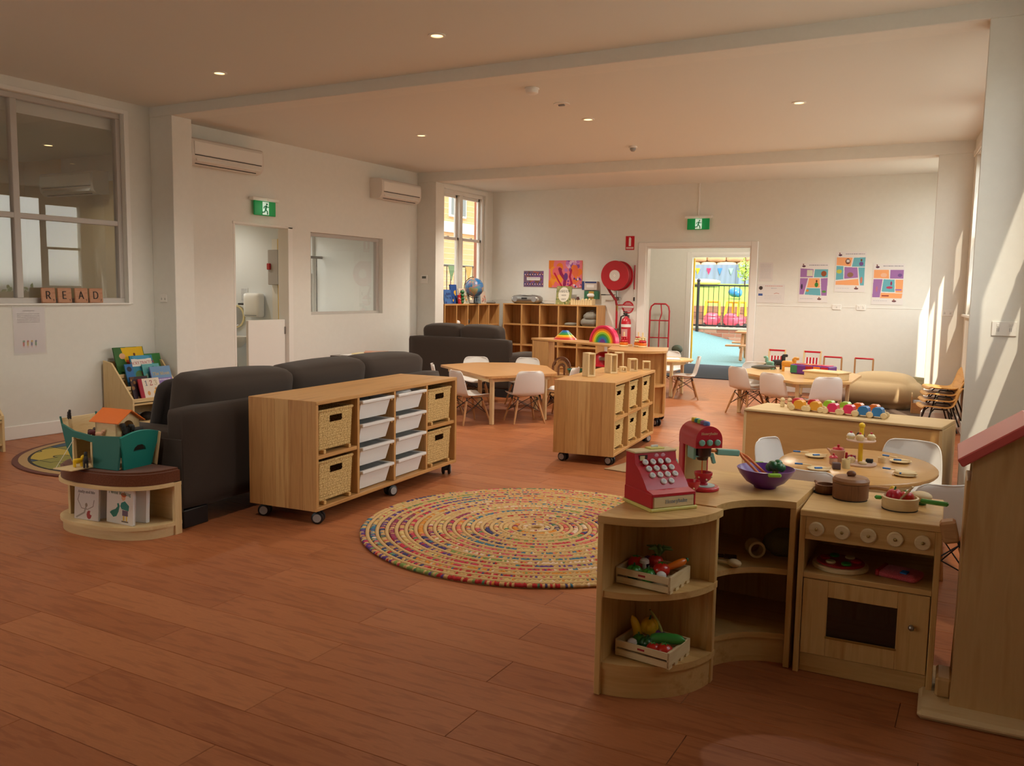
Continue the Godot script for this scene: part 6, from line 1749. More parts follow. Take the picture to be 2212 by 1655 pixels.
func crate(label: String, pos: Vector3, yaw: float) -> void:
	var t := thing("toy_crate", label, "crate", pos, yaw, "vegetable crates")
	var w := 0.1
	var d := 0.085
	obj("floor_board", mb().slab(-w, w, 0.004, 0.012, -d, d, 0.001), birch("x"), t)
	for s in [-1, 1]:
		obj("slat", mb().slab(-w, w, 0.004, 0.027, s * d - 0.004, s * d + 0.004, 0.001), birch("x"), t)
		obj("slat", mb().slab(-w, w, 0.034, 0.058, s * d - 0.004, s * d + 0.004, 0.001), birch("x"), t)
		obj("end_board", mb().slab(s * w - 0.005, s * w + 0.005, 0.012, 0.06, -d, d, 0.001), birch("z"), t)
		for k in 4: obj("tooth", mb().slab(s * w - 0.005, s * w + 0.005, 0.0, 0.012, -d + 0.005 + k * 0.046, -d + 0.03 + k * 0.046), birch("z"), t)
	obj("maker_stamp", mb().slab(-0.015, 0.012, 0.042, 0.049, d + 0.0035, d + 0.0045), M.deep_red, t)

func vegetables() -> void:
	var A := Transform3D(Basis(Vector3.UP, -0.1), Vector3(-1.005, 0.387, -2.895))
	var B := Transform3D(Basis(Vector3.UP, -0.12), Vector3(-0.99, 0.13, -2.875))
	var gA := "toy vegetables in the upper crate"
	var gB := "toy vegetables in the lower crate"
	tomato("big red toy tomato at the left end of the upper crate", A * Vector3(-0.068, 0.045, 0.0), 0.03, gA)
	tomato("red toy tomato lying against the carrot in the upper crate", A * Vector3(0.045, 0.05, 0.03), 0.03, gA)
	tomato("red toy tomato under the leafy top in the upper crate", A * Vector3(-0.01, 0.052, -0.04), 0.028, gA)
	pepper("bright green toy pepper at the front left of the upper crate", A * Vector3(-0.048, 0.03, 0.055), M.green_paint, 0.028, gA)
	pepper("bright green toy pepper lying at the front middle of the upper crate", A * Vector3(0.012, 0.03, 0.06), M.green_paint, 0.028, gA)
	long_veg("toy_carrot", "orange toy carrot leaning out of the upper crate", A * Vector3(0.055, 0.055, -0.02), Basis(Vector3.UP, -0.9) * Basis(Vector3.RIGHT, 0.3), 0.13, 0.017, 0.007, M.orange_paint, gA)
	var lt := thing("leafy_top", "pale green bunch of toy leaves on top of the upper crate", "toy vegetable", A * Vector3(0.0, 0.075, -0.045), 0.0, gA)
	for k in 6: obj("leaf", mb().tube([Vector3.ZERO, Vector3(0.02 * cos(k * 1.1), 0.03, 0.02 * sin(k * 1.1)), Vector3(0.05 * cos(k * 1.1), 0.028, 0.04 * sin(k * 1.1))], [0.005, 0.009, 0.002], 6), plain("leaf_felt", c8(110, 150, 90), 0.9), lt)
	mushroom("small white toy mushroom in the upper crate between the peppers", A * Vector3(-0.025, 0.05, 0.02), gA)
	mushroom("small white toy mushroom at the front right corner of the upper crate", A * Vector3(0.062, 0.03, 0.066), gA)
	long_veg("toy_eggplant", "dark purple toy eggplant at the back of the upper crate", A * Vector3(-0.05, 0.04, -0.05), Basis(Vector3.UP, 0.4), 0.08, 0.02, 0.012, M.purple_paint, gA)
	long_veg("toy_corn", "yellow toy corn cob standing at the left of the lower crate", B * Vector3(-0.072, 0.055, 0.0), Basis(Vector3.BACK, 0.12) * Basis(Vector3.RIGHT, -1.35), 0.13, 0.02, 0.014, M.yellow_paint, gB)
	pepper("yellow toy pepper at the back of the lower crate", B * Vector3(-0.03, 0.075, -0.03), M.yellow_paint, 0.033, gB)
	long_veg("toy_eggplant", "purple toy eggplant lying behind the cucumber in the lower crate", B * Vector3(0.015, 0.05, -0.025), Basis(Vector3.UP, 1.4), 0.1, 0.02, 0.012, M.purple_paint, gB)
	long_veg("toy_cucumber", "long green toy cucumber resting across the lower crate", B * Vector3(0.055, 0.058, 0.005), Basis(Vector3.UP, 1.75) * Basis(Vector3.RIGHT, -0.1), 0.13, 0.022, 0.018, plain("cucumber", c8(62, 148, 62), 0.35), gB)
	long_veg("toy_leek", "thin pale green toy stalk sticking up from the lower crate", B * Vector3(-0.005, 0.08, -0.04), Basis(Vector3.UP, 0.9) * Basis(Vector3.RIGHT, 0.7), 0.13, 0.006, 0.005, plain("stalk", c8(196, 206, 120), 0.6), gB)
	pepper("dark green toy capsicum in the middle of the lower crate", B * Vector3(-0.008, 0.036, 0.03), M.dark_green_paint, 0.026, gB)
	pepper("light green toy apple in the lower crate beside the corn", B * Vector3(-0.045, 0.035, 0.02), M.green_paint, 0.024, gB)
	tomato("red toy tomato at the front of the lower crate with a leafy cap", B * Vector3(0.03, 0.034, 0.055), 0.026, gB)
	tomato("orange red toy tomato at the right front of the lower crate", B * Vector3(0.07, 0.036, 0.05), 0.03, gB)
	mushroom("white toy mushroom at the front left of the lower crate", B * Vector3(-0.05, 0.028, 0.062), gB)

func tomato(label: String, p: Vector3, r: float, group: String) -> void:
	var t := thing("toy_tomato", label, "toy vegetable", p, rng.randf() * 6.0, group)
	obj("fruit", mb().ball(r, Vector3.ZERO, 18, Vector3(1, 0.88, 1)), paint("tomato_red", c8(206, 40, 26), 0.3), t)
	var m := mb()
	for k in 5: m.tube([Vector3(0, r * 0.88, 0), Vector3(r * 0.5 * cos(k * 1.257), r * 0.86, r * 0.5 * sin(k * 1.257))], [0.003, 0.0012], 5)
	obj("calyx", m, M.green_paint, t)

func pepper(label: String, p: Vector3, m: Material, r: float, group: String) -> void:
	var t := thing("toy_pepper", label, "toy vegetable", p, rng.randf() * 6.0, group)
	var b := mb()
	for k in 4: b.ball(r * 0.72, Vector3(r * 0.34 * cos(k * PI / 2), 0, r * 0.34 * sin(k * PI / 2)), 12, Vector3(1, 1.25, 1))
	obj("fruit", b, m, t)
	obj("stem", mb().tube([Vector3(0, r * 0.75, 0), Vector3(0.004, r * 1.25, 0)], [0.004, 0.003], 6), M.dark_green_paint, t)

func mushroom(label: String, p: Vector3, group: String) -> void:
	var t := thing("toy_mushroom", label, "toy vegetable", p, 0.0, group)
	obj("cap", mb().lathe([Vector2(0.012, 0.008), Vector2(0.018, 0.01), Vector2(0.016, 0.02), Vector2(0.008, 0.026), Vector2(0, 0.027)], 16), M.white_paint, t)
	obj("stalk", mb().cyl(0.007, -0.014, 0.012, 10), M.white_paint, t)

func long_veg(called: String, label: String, p: Vector3, b: Basis, L: float, r0: float, r1: float, m: Material, group: String) -> void:
	var t := thing(called, label, "toy vegetable", p, 0.0, group)
	t.transform.basis = b
	var pts := []
	var rs := []
	for k in 11:
		var s := k / 10.0
		pts.append(Vector3(0.01 * sin(s * PI), 0, -L / 2 + L * s))
		rs.append(lerpf(r0, r1, s) * sqrt(maxf(0.02, 1.0 - pow(absf(s * 2 - 1), 4.0))))
	obj("body", mb().tube(pts, rs, 12), m, t)
	obj("cap", mb().ball(r0 * 0.45, Vector3(0, 0, -L / 2), 8), M.dark_green_paint, t)

func cash_register() -> void:
	var t := thing("toy_cash_register", "red toy cash register with white round keys on the kitchen end shelf", "toy till", Vector3(-1.02, 0.64, -2.975), 0.92)
	obj("base", mb().slab(-0.098, 0.098, 0.0, 0.012, -0.095, 0.1, 0.003), M.lemon_paint, t)
	obj("drawer", mb().slab(-0.085, 0.085, 0.012, 0.052, -0.06, 0.094, 0.003), birch("x"), t)
	lettering("Honeybake", 0.017, plain("print_blue", c8(110, 140, 160), 0.5), t, Vector3(0.01, 0.033, 0.0945), Basis(), serif, 0.001)
	# sloping body: profile in z, y
	var prof := [Vector2(-0.09, 0.012), Vector2(-0.09, 0.185), Vector2(-0.035, 0.185), Vector2(-0.028, 0.15), Vector2(0.0, 0.13), Vector2(0.03, 0.1), Vector2(0.055, 0.07), Vector2(0.095, 0.062), Vector2(0.095, 0.053), Vector2(-0.06, 0.052), Vector2(-0.06, 0.012)]
	obj("body", mb().at(Vector3.ZERO, Basis(Vector3.UP, -PI / 2)).extrude(prof, -0.088, 0.088), M.red_paint, t)
	obj("cheek", mb().slab(-0.092, -0.086, 0.012, 0.062, -0.09, 0.094, 0.002), M.red_paint, t)
	obj("cheek", mb().slab(0.086, 0.092, 0.012, 0.062, -0.09, 0.094, 0.002), M.red_paint, t)
	obj("top_board", mb().slab(-0.09, 0.09, 0.185, 0.192, -0.094, -0.03, 0.002), birch("x"), t)
	obj("receipt", mb().slab(-0.01, 0.05, 0.192, 0.197, -0.09, -0.05, 0.001), M.lemon_paint, t)
	obj("price_card", mb().slab(0.005, 0.035, 0.197, 0.205, -0.075, -0.07, 0.001), M.paper, t)
	obj("display_window", mb().slab(-0.07, -0.035, 0.155, 0.178, -0.034, -0.0305), M.brown_paint, t)
	obj("display_card", mb().slab(-0.067, -0.047, 0.158, 0.175, -0.032, -0.0295), M.cream_paint, t)
	var keys := [[4, 0.0], [4, 1.0], [4, 2.0], [2, 3.0]]
	var sl := Basis(Vector3.RIGHT, 0.82)
	for q in keys:
		for k in q[0]:
			var z: float = -0.02 + q[1] * 0.0185
			var y: float = 0.152 - q[1] * 0.0205
			var x: float = (k - (q[0] - 1) / 2.0) * 0.032 + 0.004 * q[1] - 0.004
			obj("key", mb().at(Vector3(x, y, z), sl).cyl(0.0115, 0.0, 0.008, 18, 0.002), M.white_paint, t)
			obj("key_face", mb().at(Vector3(x, y, z), sl).cyl(0.006, 0.008, 0.0086, 12), plain("key_grey", c8(196, 196, 196), 0.5), t)
	for s in [-1, 1]: obj("cupcake_print", mb().at(Vector3(0.018 + s * 0.014, 0.168, -0.033)).lathe([Vector2(0, 0), Vector2(0.01, 0), Vector2(0.011, 0.006), Vector2(0.004, 0.012), Vector2(0, 0.013)], 10, 1.0, 0.15), plain("print_pink", c8(226, 160, 170), 0.5), t)
	obj("crank_knob", mb().at(Vector3(0.092, 0.14, -0.05), Basis(Vector3.BACK, -PI / 2)).cyl(0.014, 0.0, 0.012, 14, 0.003), M.mint_paint, t)

func coffee_machine() -> void:
	var t := thing("toy_coffee_machine", "red toy coffee machine with mint handle and coloured capsules", "toy coffee machine", Vector3(-0.985, 0.64, -3.335), 0.72)
	var arch := func(w: float, y0: float, h: float) -> Array:
		var o := [Vector2(w, y0)]
		o.append_array(arc(0, y0 + h - w, w, 0, PI, 18))
		o.append(Vector2(-w, y0))
		return o
	obj("head", mb().extrude(arch.call(0.055, 0.17, 0.085), -0.075, 0.085), M.red_paint, t)
	lettering("Honeybake", 0.0125, M.cream_paint, t, Vector3(0, 0.226, 0.0855), Basis(), serif, 0.001)
	obj("back_column", mb().slab(-0.055, 0.055, 0.0, 0.175, -0.075, -0.03, 0.004), M.red_paint, t)
	obj("front_panel", mb().slab(-0.046, 0.046, 0.012, 0.172, -0.031, -0.026, 0.001), plain("panel_cream", c8(226, 206, 140), 0.5), t)
	for k in 3: obj("knob", mb().at(Vector3(-0.032 + k * 0.032, 0.192, 0.085), Basis(Vector3.RIGHT, PI / 2)).cyl(0.012, 0.0, 0.012, 16, 0.003), M.mint_paint, t)
	for k in 5: obj("capsule", mb().cyl(0.013, 0.0, 0.018, 14, 0.004), [M.yellow_paint, M.teal_paint, M.lime_paint, plain("mauve", c8(150, 90, 130), 0.4), plain("capsule_blue", c8(96, 124, 180), 0.4)][k], t, Vector3(0, 0.252, -0.055 + k * 0.028))
	obj("drip_base", mb().cyl(0.062, 0.0, 0.016, 32, 0.004), M.red_paint, t, Vector3(0, 0, 0.045))
	obj("drip_plate", mb().cyl(0.045, 0.016, 0.019, 28), plain("pale_mint", c8(176, 206, 200), 0.4), t, Vector3(0, 0, 0.045))
	obj("brew_head", mb().lathe([Vector2(0, 0.115), Vector2(0.02, 0.115), Vector2(0.024, 0.128), Vector2(0.032, 0.132), Vector2(0.034, 0.17), Vector2(0, 0.17)], 20), M.brown_paint, t, Vector3(0, 0, 0.03))
	obj("mint_collar", mb().slab(-0.046, -0.036, 0.12, 0.17, -0.01, 0.05, 0.002).slab(-0.046, 0.03, 0.128, 0.134, -0.01, 0.05, 0.002), M.mint_paint, t)
	obj("handle_rod", mb().tube([Vector3(0.03, 0.15, 0.03), Vector3(0.06, 0.148, 0.03)], 0.006), M.orange_paint, t)
	obj("handle", mb().at(Vector3(0.105, 0.142, 0.03), Basis(Vector3.BACK, -0.08)).slab(-0.048, 0.048, -0.012, 0.012, -0.012, 0.012, 0.003), M.mint_paint, t)
	obj("steam_arm", mb().at(Vector3(0.036, 0.13, 0.04), Basis(Vector3.BACK, 0.3)).slab(-0.007, 0.007, -0.03, 0.012, -0.007, 0.007, 0.002), M.mint_paint, t)
	obj("drip_stick", mb().cyl(0.0025, 0.06, 0.116, 8), M.orange_paint, t, Vector3(0, 0, 0.03))
	var cup := func(label: String, p: Vector3) -> void:
		var c := thing("toy_cup", label, "toy cup", p, 0.0, "red spotted toy cups")
		obj("bowl", mb().lathe([Vector2(0, 0.0), Vector2(0.018, 0.0), Vector2(0.018, 0.006), Vector2(0.014, 0.01), Vector2(0.028, 0.022), Vector2(0.035, 0.042), Vector2(0.0355, 0.05), Vector2(0.031, 0.05), Vector2(0.025, 0.026), Vector2(0, 0.018)], 28), M.red_paint, c)
		for k in 7: obj("spot", mb().ball(0.0042, Vector3(0.0325 * cos(k * 0.9), 0.034 - 0.008 * (k % 2), 0.0325 * sin(k * 0.9)), 8), M.cream_paint, c)
	cup.call("red spotted toy cup standing under the coffee spout", t.transform * Vector3(0, 0.019, 0.045))
	cup.call("red spotted toy cup between the cash register and coffee machine", Vector3(-0.975, 0.64, -3.205))

func wok() -> void:
	var t := thing("toy_wok", "purple toy wok with lime green grips on the corner unit", "toy wok", Vector3(-0.755, 0.64, -3.475), 0.5)
	var b := [Vector2(0, 0), Vector2(0.042, 0.0), Vector2(0.045, 0.008), Vector2(0.075, 0.025), Vector2(0.1, 0.055), Vector2(0.112, 0.078), Vector2(0.109, 0.079), Vector2(0.096, 0.056), Vector2(0.07, 0.028), Vector2(0, 0.014)]
	obj("bowl", mb().lathe(b, 40), M.purple_paint, t)
	for s in [-1, 1]: obj("grip", mb().slab(-0.025, 0.025, 0.066, 0.08, s * 0.118 - 0.009, s * 0.118 + 0.009, 0.004), M.lime_paint, t)
	var p: Vector3 = t.position
	var g := thing("toy_tongs", "orange toy tongs leaning in the purple wok", "toy tongs", p + Vector3(-0.03, 0.05, 0.02), -0.4)
	for s in [-1, 1]: obj("arm", mb().tube([Vector3(0.075, -0.012, s * 0.014), Vector3(0.02, 0.012, s * 0.018), Vector3(-0.06, 0.062, s * 0.014), Vector3(-0.085, 0.075, 0.0)], 0.0055, 8), plain("peach_plastic", c8(236, 140, 84), 0.35), g)
	var br := thing("toy_broccoli", "dark green toy broccoli in the purple wok", "toy vegetable", p + Vector3(0.035, 0.042, -0.01), 0.3)
	obj("stalk", mb().cyl(0.012, 0.0, 0.03, 10), M.lime_paint, br)
	for k in 7: obj("floret", mb().ball(0.018, Vector3(0.022 * cos(k * 1.05) * (1 if k < 6 else 0), 0.04 + 0.006 * (k % 3), 0.022 * sin(k * 1.05) * (1 if k < 6 else 0)), 10), M.dark_green_paint, br)
	for k in 3: one("toy_carrot_slice", mb().cyl(0.018, 0.0, 0.012, 16, 0.003), M.orange_paint, "orange toy carrot slice in the purple wok", "toy vegetable", p + Vector3(-0.005 + 0.02 * k, 0.03 + 0.008 * k, 0.03 - 0.012 * k), 0.0, "carrot slices in the wok")

func pots() -> void:
	# brown lidded pot
	var t := thing("toy_pot", "walnut toy pot with a lid and knob on the stove", "toy pot", Vector3(-0.445, 0.62, -3.545), 0.0)
	obj("foot_ring", mb().cyl(0.063, 0.0, 0.004, 36), M.charcoal, t)
	obj("pot_body", mb().lathe([Vector2(0, 0.004), Vector2(0.062, 0.004), Vector2(0.066, 0.01), Vector2(0.066, 0.064), Vector2(0.06, 0.066), Vector2(0, 0.066)], 40), walnut("y"), t)
	obj("lid", mb().lathe([Vector2(0, 0.066), Vector2(0.067, 0.066), Vector2(0.068, 0.076), Vector2(0.06, 0.086), Vector2(0.02, 0.09), Vector2(0, 0.09)], 40), wood("walnut_pale", "x", c8(164, 118, 82), c8(128, 84, 54), 0.4, 6.0, 0.5), t)
	obj("lid_knob", mb().ball(0.016, Vector3(0, 0.099, 0), 14, Vector3(1.1, 0.8, 0.8)), walnut("y"), t)
	obj("handle", mb().tube([Vector3(0.064, 0.05, -0.01), Vector3(0.09, 0.052, -0.015), Vector3(0.135, 0.05, -0.02)], [0.007, 0.008, 0.009]), beech("x"), t)
	obj("handle_tip", mb().tube([Vector3(0.135, 0.05, -0.02), Vector3(0.15, 0.049, -0.022)], 0.006), M.steel, t)
	t = thing("toy_saucepan", "small walnut saucepan behind the lidded pot on the stove", "toy pot", Vector3(-0.545, 0.62, -3.6))
	obj("pan_body", mb().lathe([Vector2(0, 0.0), Vector2(0.036, 0.0), Vector2(0.04, 0.006), Vector2(0.04, 0.036), Vector2(0.034, 0.036), Vector2(0.033, 0.01), Vector2(0, 0.01)], 28), walnut("y"), t)
	obj("foot_ring", mb().cyl(0.044, 0.0, 0.003, 28), M.charcoal, t)
	obj("handle", mb().tube([Vector3(-0.03, 0.028, -0.02), Vector3(-0.05, 0.03, -0.06)], 0.006), walnut("y"), t)
	# pale pan with green handle, full of vegetables
	t = thing("toy_casserole", "pale wooden pan with green handles full of toy vegetables", "toy pot", Vector3(-0.262, 0.62, -3.475), 0.15)
	obj("foot_ring", mb().cyl(0.062, 0.0, 0.003, 36), M.charcoal, t)
	obj("pan_body", mb().lathe([Vector2(0, 0.003), Vector2(0.06, 0.003), Vector2(0.063, 0.008), Vector2(0.064, 0.046), Vector2(0.057, 0.048), Vector2(0.055, 0.014), Vector2(0, 0.014)], 40), birch("x"), t)
	obj("handle", mb().at(Vector3(0.11, 0.04, 0.02), Basis(Vector3.UP, -0.3)).slab(-0.045, 0.05, -0.008, 0.008, -0.01, 0.01, 0.005), M.green_paint, t)
	obj("grip", mb().slab(-0.088, -0.062, 0.03, 0.044, -0.009, 0.009, 0.005), M.green_paint, t)
	var p: Vector3 = t.position
	pepper("shiny red toy capsicum in the pale pan", p + Vector3(-0.02, 0.05, 0.015), M.red_paint, 0.028, "toy vegetables in the pale pan")
	tomato("red toy tomato in the pale pan", p + Vector3(0.022, 0.048, 0.005), 0.026, "toy vegetables in the pale pan")
	one("wooden_spatula", mb().at(Vector3.ZERO, Basis(Vector3.BACK, 0.9)).slab(-0.05, 0.04, -0.003, 0.003, -0.006, 0.006, 0.001), birch("x"), "thin wooden stick resting on the pale pan", "utensil", p + Vector3(0.02, 0.066, 0.035), -0.4)
	one("toy_lemon", mb().ball(0.014, Vector3.ZERO, 12, Vector3(1, 1.3, 1)), M.yellow_paint, "yellow toy lemon behind the red capsicum in the pan", "toy vegetable", p + Vector3(-0.03, 0.06, -0.03))
	t = thing("toy_ladle", "green and pale wooden ladle lying behind the pale pan", "utensil", Vector3(-0.2, 0.62, -3.6), 0.2)
	obj("scoop", mb().ball(0.04, Vector3(0, 0.03, 0), 16, Vector3(1, 0.5, 1)), birch("x"), t)
	obj("stub", mb().cyl(0.02, 0.0, 0.02, 14), M.dark_green_paint, t)

func red_roof_stand() -> void:
	# narrow house-shaped play stand with a red gable roof, close to the right
	var t := thing("red_roof_stand", "tall narrow ply play stand with a red gable roof beside the stove", "play stand", Vector3(0.1, 0, -3.33), 0.04)
	obj("base_board", mb().slab(-0.25, 0.32, 0.0, 0.03, -0.22, 0.22, 0.012), ply("x"), t)
	obj("front_panel", mb().extrude([Vector2(-0.155, 0.03), Vector2(0.2, 0.03), Vector2(0.2, 0.86), Vector2(0.022, 0.985), Vector2(-0.135, 0.885)], 0.1, 0.125), wood("ply_stand", "y", c8(208, 168, 112), c8(190, 146, 88), 0.45, 2.0, 0.2), t)
	obj("back_panel", mb().extrude([Vector2(-0.155, 0.03), Vector2(0.2, 0.03), Vector2(0.2, 0.86), Vector2(0.022, 0.985), Vector2(-0.135, 0.885)], -0.125, -0.1), M.ply_stand_y, t)
	obj("side_panel", mb().slab(-0.15, -0.13, 0.03, 0.8, -0.1, 0.1, 0.003), M.ply_stand_y, t)
	obj("side_panel", mb().slab(0.18, 0.2, 0.03, 0.8, -0.1, 0.1, 0.003), M.ply_stand_y, t)
	obj("peg_block", mb().at(Vector3(-0.19, 0.62, 0.09), Basis(Vector3.BACK, 0.25)).box(Vector3.ZERO, Vector3(0.05, 0.075, 0.06), 0.008), beech("x"), t)
	obj("foot_block", mb().slab(-0.2, -0.15, 0.03, 0.1, -0.05, 0.08, 0.008), M.ply_stand_y, t)
	var slope := atan2(0.1, 0.157)
	var rr := paint("roof_red", c8(208, 88, 82), 0.4)
	obj("roof_board", mb().at(Vector3(-0.075, 0.935, -0.01), Basis(Vector3.BACK, 0.62)).box(Vector3.ZERO, Vector3(0.245, 0.03, 0.34), 0.004), rr, t)
	obj("roof_board", mb().at(Vector3(0.122, 0.935, -0.01), Basis(Vector3.BACK, -0.62)).box(Vector3.ZERO, Vector3(0.245, 0.03, 0.34), 0.004), rr, t)

# ---------------------------------------------------------------- rugs
func rugs() -> void:
	# braided jute and rag rug, ring by ring
	var t := thing("braided_rug", "round braided jute and rag rug in many colours on the open floor", "rug", Vector3(-2.28, 0, -4.47))
	var R := 1.02
	var jute := cloth("jute", c8(212, 176, 122), c8(188, 148, 96), 20.0)
	var rag := plain("rag_braid", Color.WHITE, 0.95, 0.1)
	rag.vertex_color_use_as_albedo = true
	var cols := [c8(176, 56, 58), c8(206, 112, 96), c8(190, 64, 82), c8(84, 122, 90), c8(98, 70, 124), c8(74, 116, 138), c8(206, 136, 66), c8(198, 100, 104), c8(206, 180, 120), c8(128, 146, 84), c8(206, 170, 118), c8(146, 72, 92), c8(76, 74, 108), c8(216, 190, 164)]
	obj("backing", mb().cyl(R - 0.01, 0.0, 0.004, 72), jute, t)
	var wd := 0.0275
	var n := 18
	for k in n:
		var rj := R - 0.014 - k * (R - 0.03) / n
		var rr := rj - wd
		# rag braid, three strands over and under
		var seg := maxi(24, int(TAU * rj / 0.012))
		var m := mb()
		m.smooth()
		var theme := k * 5 % cols.size()
		var pts := []
		var cc := []
		var cnt := 0
		var col: Color = cols[theme]
		for j in seg:
			if cnt <= 0:
				cnt = rng.randi_range(18, 60)
				theme = rng.randi() % cols.size()
			cnt -= 1
			var pick := rng.randf()
			col = cols[theme] if pick < 0.5 else (c8(198, 158, 106) if pick < 0.76 else cols[rng.randi() % cols.size()])
			cc.append(col.srgb_to_linear())
			var a := TAU * j / seg
			var wob := 0.004 if j % 2 else -0.004
			pts.append(Vector3((rj + wob) * cos(a), 0.011 + (0.0025 if j % 3 == 0 else 0.0), (rj + wob) * sin(a)))
		var sides := 6
		for j in seg:
			var q := (j + 1) % seg
			m.col = cc[j]
			var a0 := TAU * j / seg
			var a1 := TAU * (j + 1) / seg
			for s in sides:
				var b0 := TAU * s / sides
				var b1 := TAU * (s + 1) / sides
				var r0 := 0.0165 if j % 2 == 0 else 0.013
				var r1 := 0.0165 if q % 2 == 0 else 0.013
				var d0 := Vector3(cos(a0), 0, sin(a0))
				var d1 := Vector3(cos(a1), 0, sin(a1))
				var A: Vector3 = pts[j] + (d0 * cos(b0) + Vector3.UP * sin(b0) * 0.62) * r0
				var B: Vector3 = pts[j] + (d0 * cos(b1) + Vector3.UP * sin(b1) * 0.62) * r0
				var C: Vector3 = pts[q] + (d1 * cos(b1) + Vector3.UP * sin(b1) * 0.62) * r1
				var E: Vector3 = pts[q] + (d1 * cos(b0) + Vector3.UP * sin(b0) * 0.62) * r1
				m.tri(A, B, C); m.tri(A, C, E)
		obj("rag_ring", m, rag, t)
		if rr > 0.02:
			var ring := []
			var js := maxi(20, int(TAU * rr / 0.02))
			for j in js:
				var a := TAU * j / js
				ring.append(Vector3((rr + (0.0015 if j % 2 else -0.0015)) * cos(a), 0.0095 + (0.002 if j % 2 else 0.0), (rr + (0.0015 if j % 2 else -0.0015)) * sin(a)))
			obj("jute_ring", mb().tube(ring, 0.0125, 6, true), jute, t)
	# puzzle rug by the left wall
	t = thing("puzzle_rug", "round children's rug printed with green brown and blue puzzle pieces", "rug", Vector3(-6.08, 0, -4.92))
	obj("border", mb().cyl(1.08, 0.0, 0.01, 72, 0.003), cloth("rug_brown", c8(112, 62, 48), c8(92, 50, 40), 10.0), t)
	obj("sand_ring", mb().cyl(1.035, 0.008, 0.0115, 72), cloth("rug_sand", c8(186, 152, 104), c8(166, 132, 88), 10.0), t)
	obj("inner_line", mb().cyl(0.97, 0.0100, 0.0122, 72), M.charcoal, t)
	var tone := [cloth("rug_olive", c8(150, 144, 70), c8(132, 126, 58), 10.0), cloth("rug_tan", c8(168, 122, 78), c8(150, 106, 66), 10.0), cloth("rug_blue", c8(62, 84, 104), c8(50, 70, 90), 10.0), cloth("rug_yellow", c8(196, 172, 74), c8(180, 154, 60), 10.0)]
	var cell := 0.4
	for i in range(-3, 3):
		for j in range(-3, 3):
			var poly := []
			# each side carries a tab in or out
			var corner := [Vector2(i, j), Vector2(i + 1, j), Vector2(i + 1, j + 1), Vector2(i, j + 1)]
			for e in 4:
				var a: Vector2 = corner[e] * cell
				var b: Vector2 = corner[(e + 1) % 4] * cell
				var nrm := (b - a).orthogonal().normalized() * -1.0
				var key := i + j + e
				var sgn := 1.0 if (e % 2 == 0) == ((i + j) % 2 == 0) else -1.0
				poly.append(a)
				poly.append(a.lerp(b, 0.38))
				for k in 7:
					var an := PI * k / 6.0
					poly.append(a.lerp(b, 0.5) + (a - b).normalized() * cos(an) * 0.055 + nrm * sgn * (0.02 + sin(an) * 0.06))
				poly.append(a.lerp(b, 0.62))
			var disc := PackedVector2Array(arc(0, 0, 0.955, 0, TAU * 71 / 72, 71))
			for cut in Geometry2D.intersect_polygons(PackedVector2Array(poly), disc):
				var small := Geometry2D.offset_polygon(cut, -0.006)
				if small.is_empty() or small[0].size() < 3: continue
				obj("puzzle_piece", mb().at(Vector3.ZERO, Basis(Vector3.RIGHT, PI / 2)).extrude(Array(small[0]), -0.0132, -0.011), tone[posmod(i * 2 + j * 3 + (i * j) % 2, 4)], t)
	# flat woven mat in front of the basket cabinet
	t = thing("woven_mat", "beige woven mat on the floor before the low divider", "mat", Vector3(-2.08, 0, -7.0), -0.13)
	obj("weave", mb().slab(-0.46, 0.46, 0.0, 0.008, -0.75, 0.72, 0.003), cloth("mat_beige", c8(176, 146, 106), c8(156, 126, 90), 16.0), t)
	for zz in [0.7, -0.76]: obj("hem", mb().slab(-0.465, 0.465, 0.001, 0.01, zz, zz + 0.03, 0.003), M.mat_beige, t)
	one("brown_carpet", mb().slab(-0.9, 0.42, 0.0, 0.012, -0.75, 0.7, 0.004), cloth("carpet_brown", c8(92, 72, 58), c8(78, 60, 48), 12.0), "brown carpet under the beanbag in the sunny corner", "carpet", Vector3(-1.1, 0, -11.9))

# ---------------------------------------------------------------- ark on the bench
func animal(label: String, p: Vector3, yaw: float, s: float, m: Material, neck := 0.0, group := "ark animals", called := "wooden_animal") -> void:
	var t := thing(called, label, "toy animal", p, yaw, group)
	obj("body", mb().pillow(Vector3(0, 0.032 * s, 0), Vector3(0.05, 0.026, 0.018) * s, 0.008 * s, Vector3(0.001, 0.002, 0.001), 5).pillow(Vector3(0.026 * s, (0.046 + neck * 0.5) * s, 0), Vector3(0.018, 0.024 + neck, 0.015) * s, 0.006 * s, Vector3.ZERO, 4).pillow(Vector3(0.034 * s, (0.055 + neck) * s, 0), Vector3(0.024, 0.014, 0.014) * s, 0.005 * s, Vector3.ZERO, 4), m, t)
	for sx in [-1, 1]:
		for sz in [-1, 1]: obj("leg", mb().slab(-0.005 * s, 0.005 * s, 0, 0.024 * s, -0.004 * s, 0.004 * s, 0.001), m, t, Vector3(sx * 0.018 * s, 0, sz * 0.006 * s))

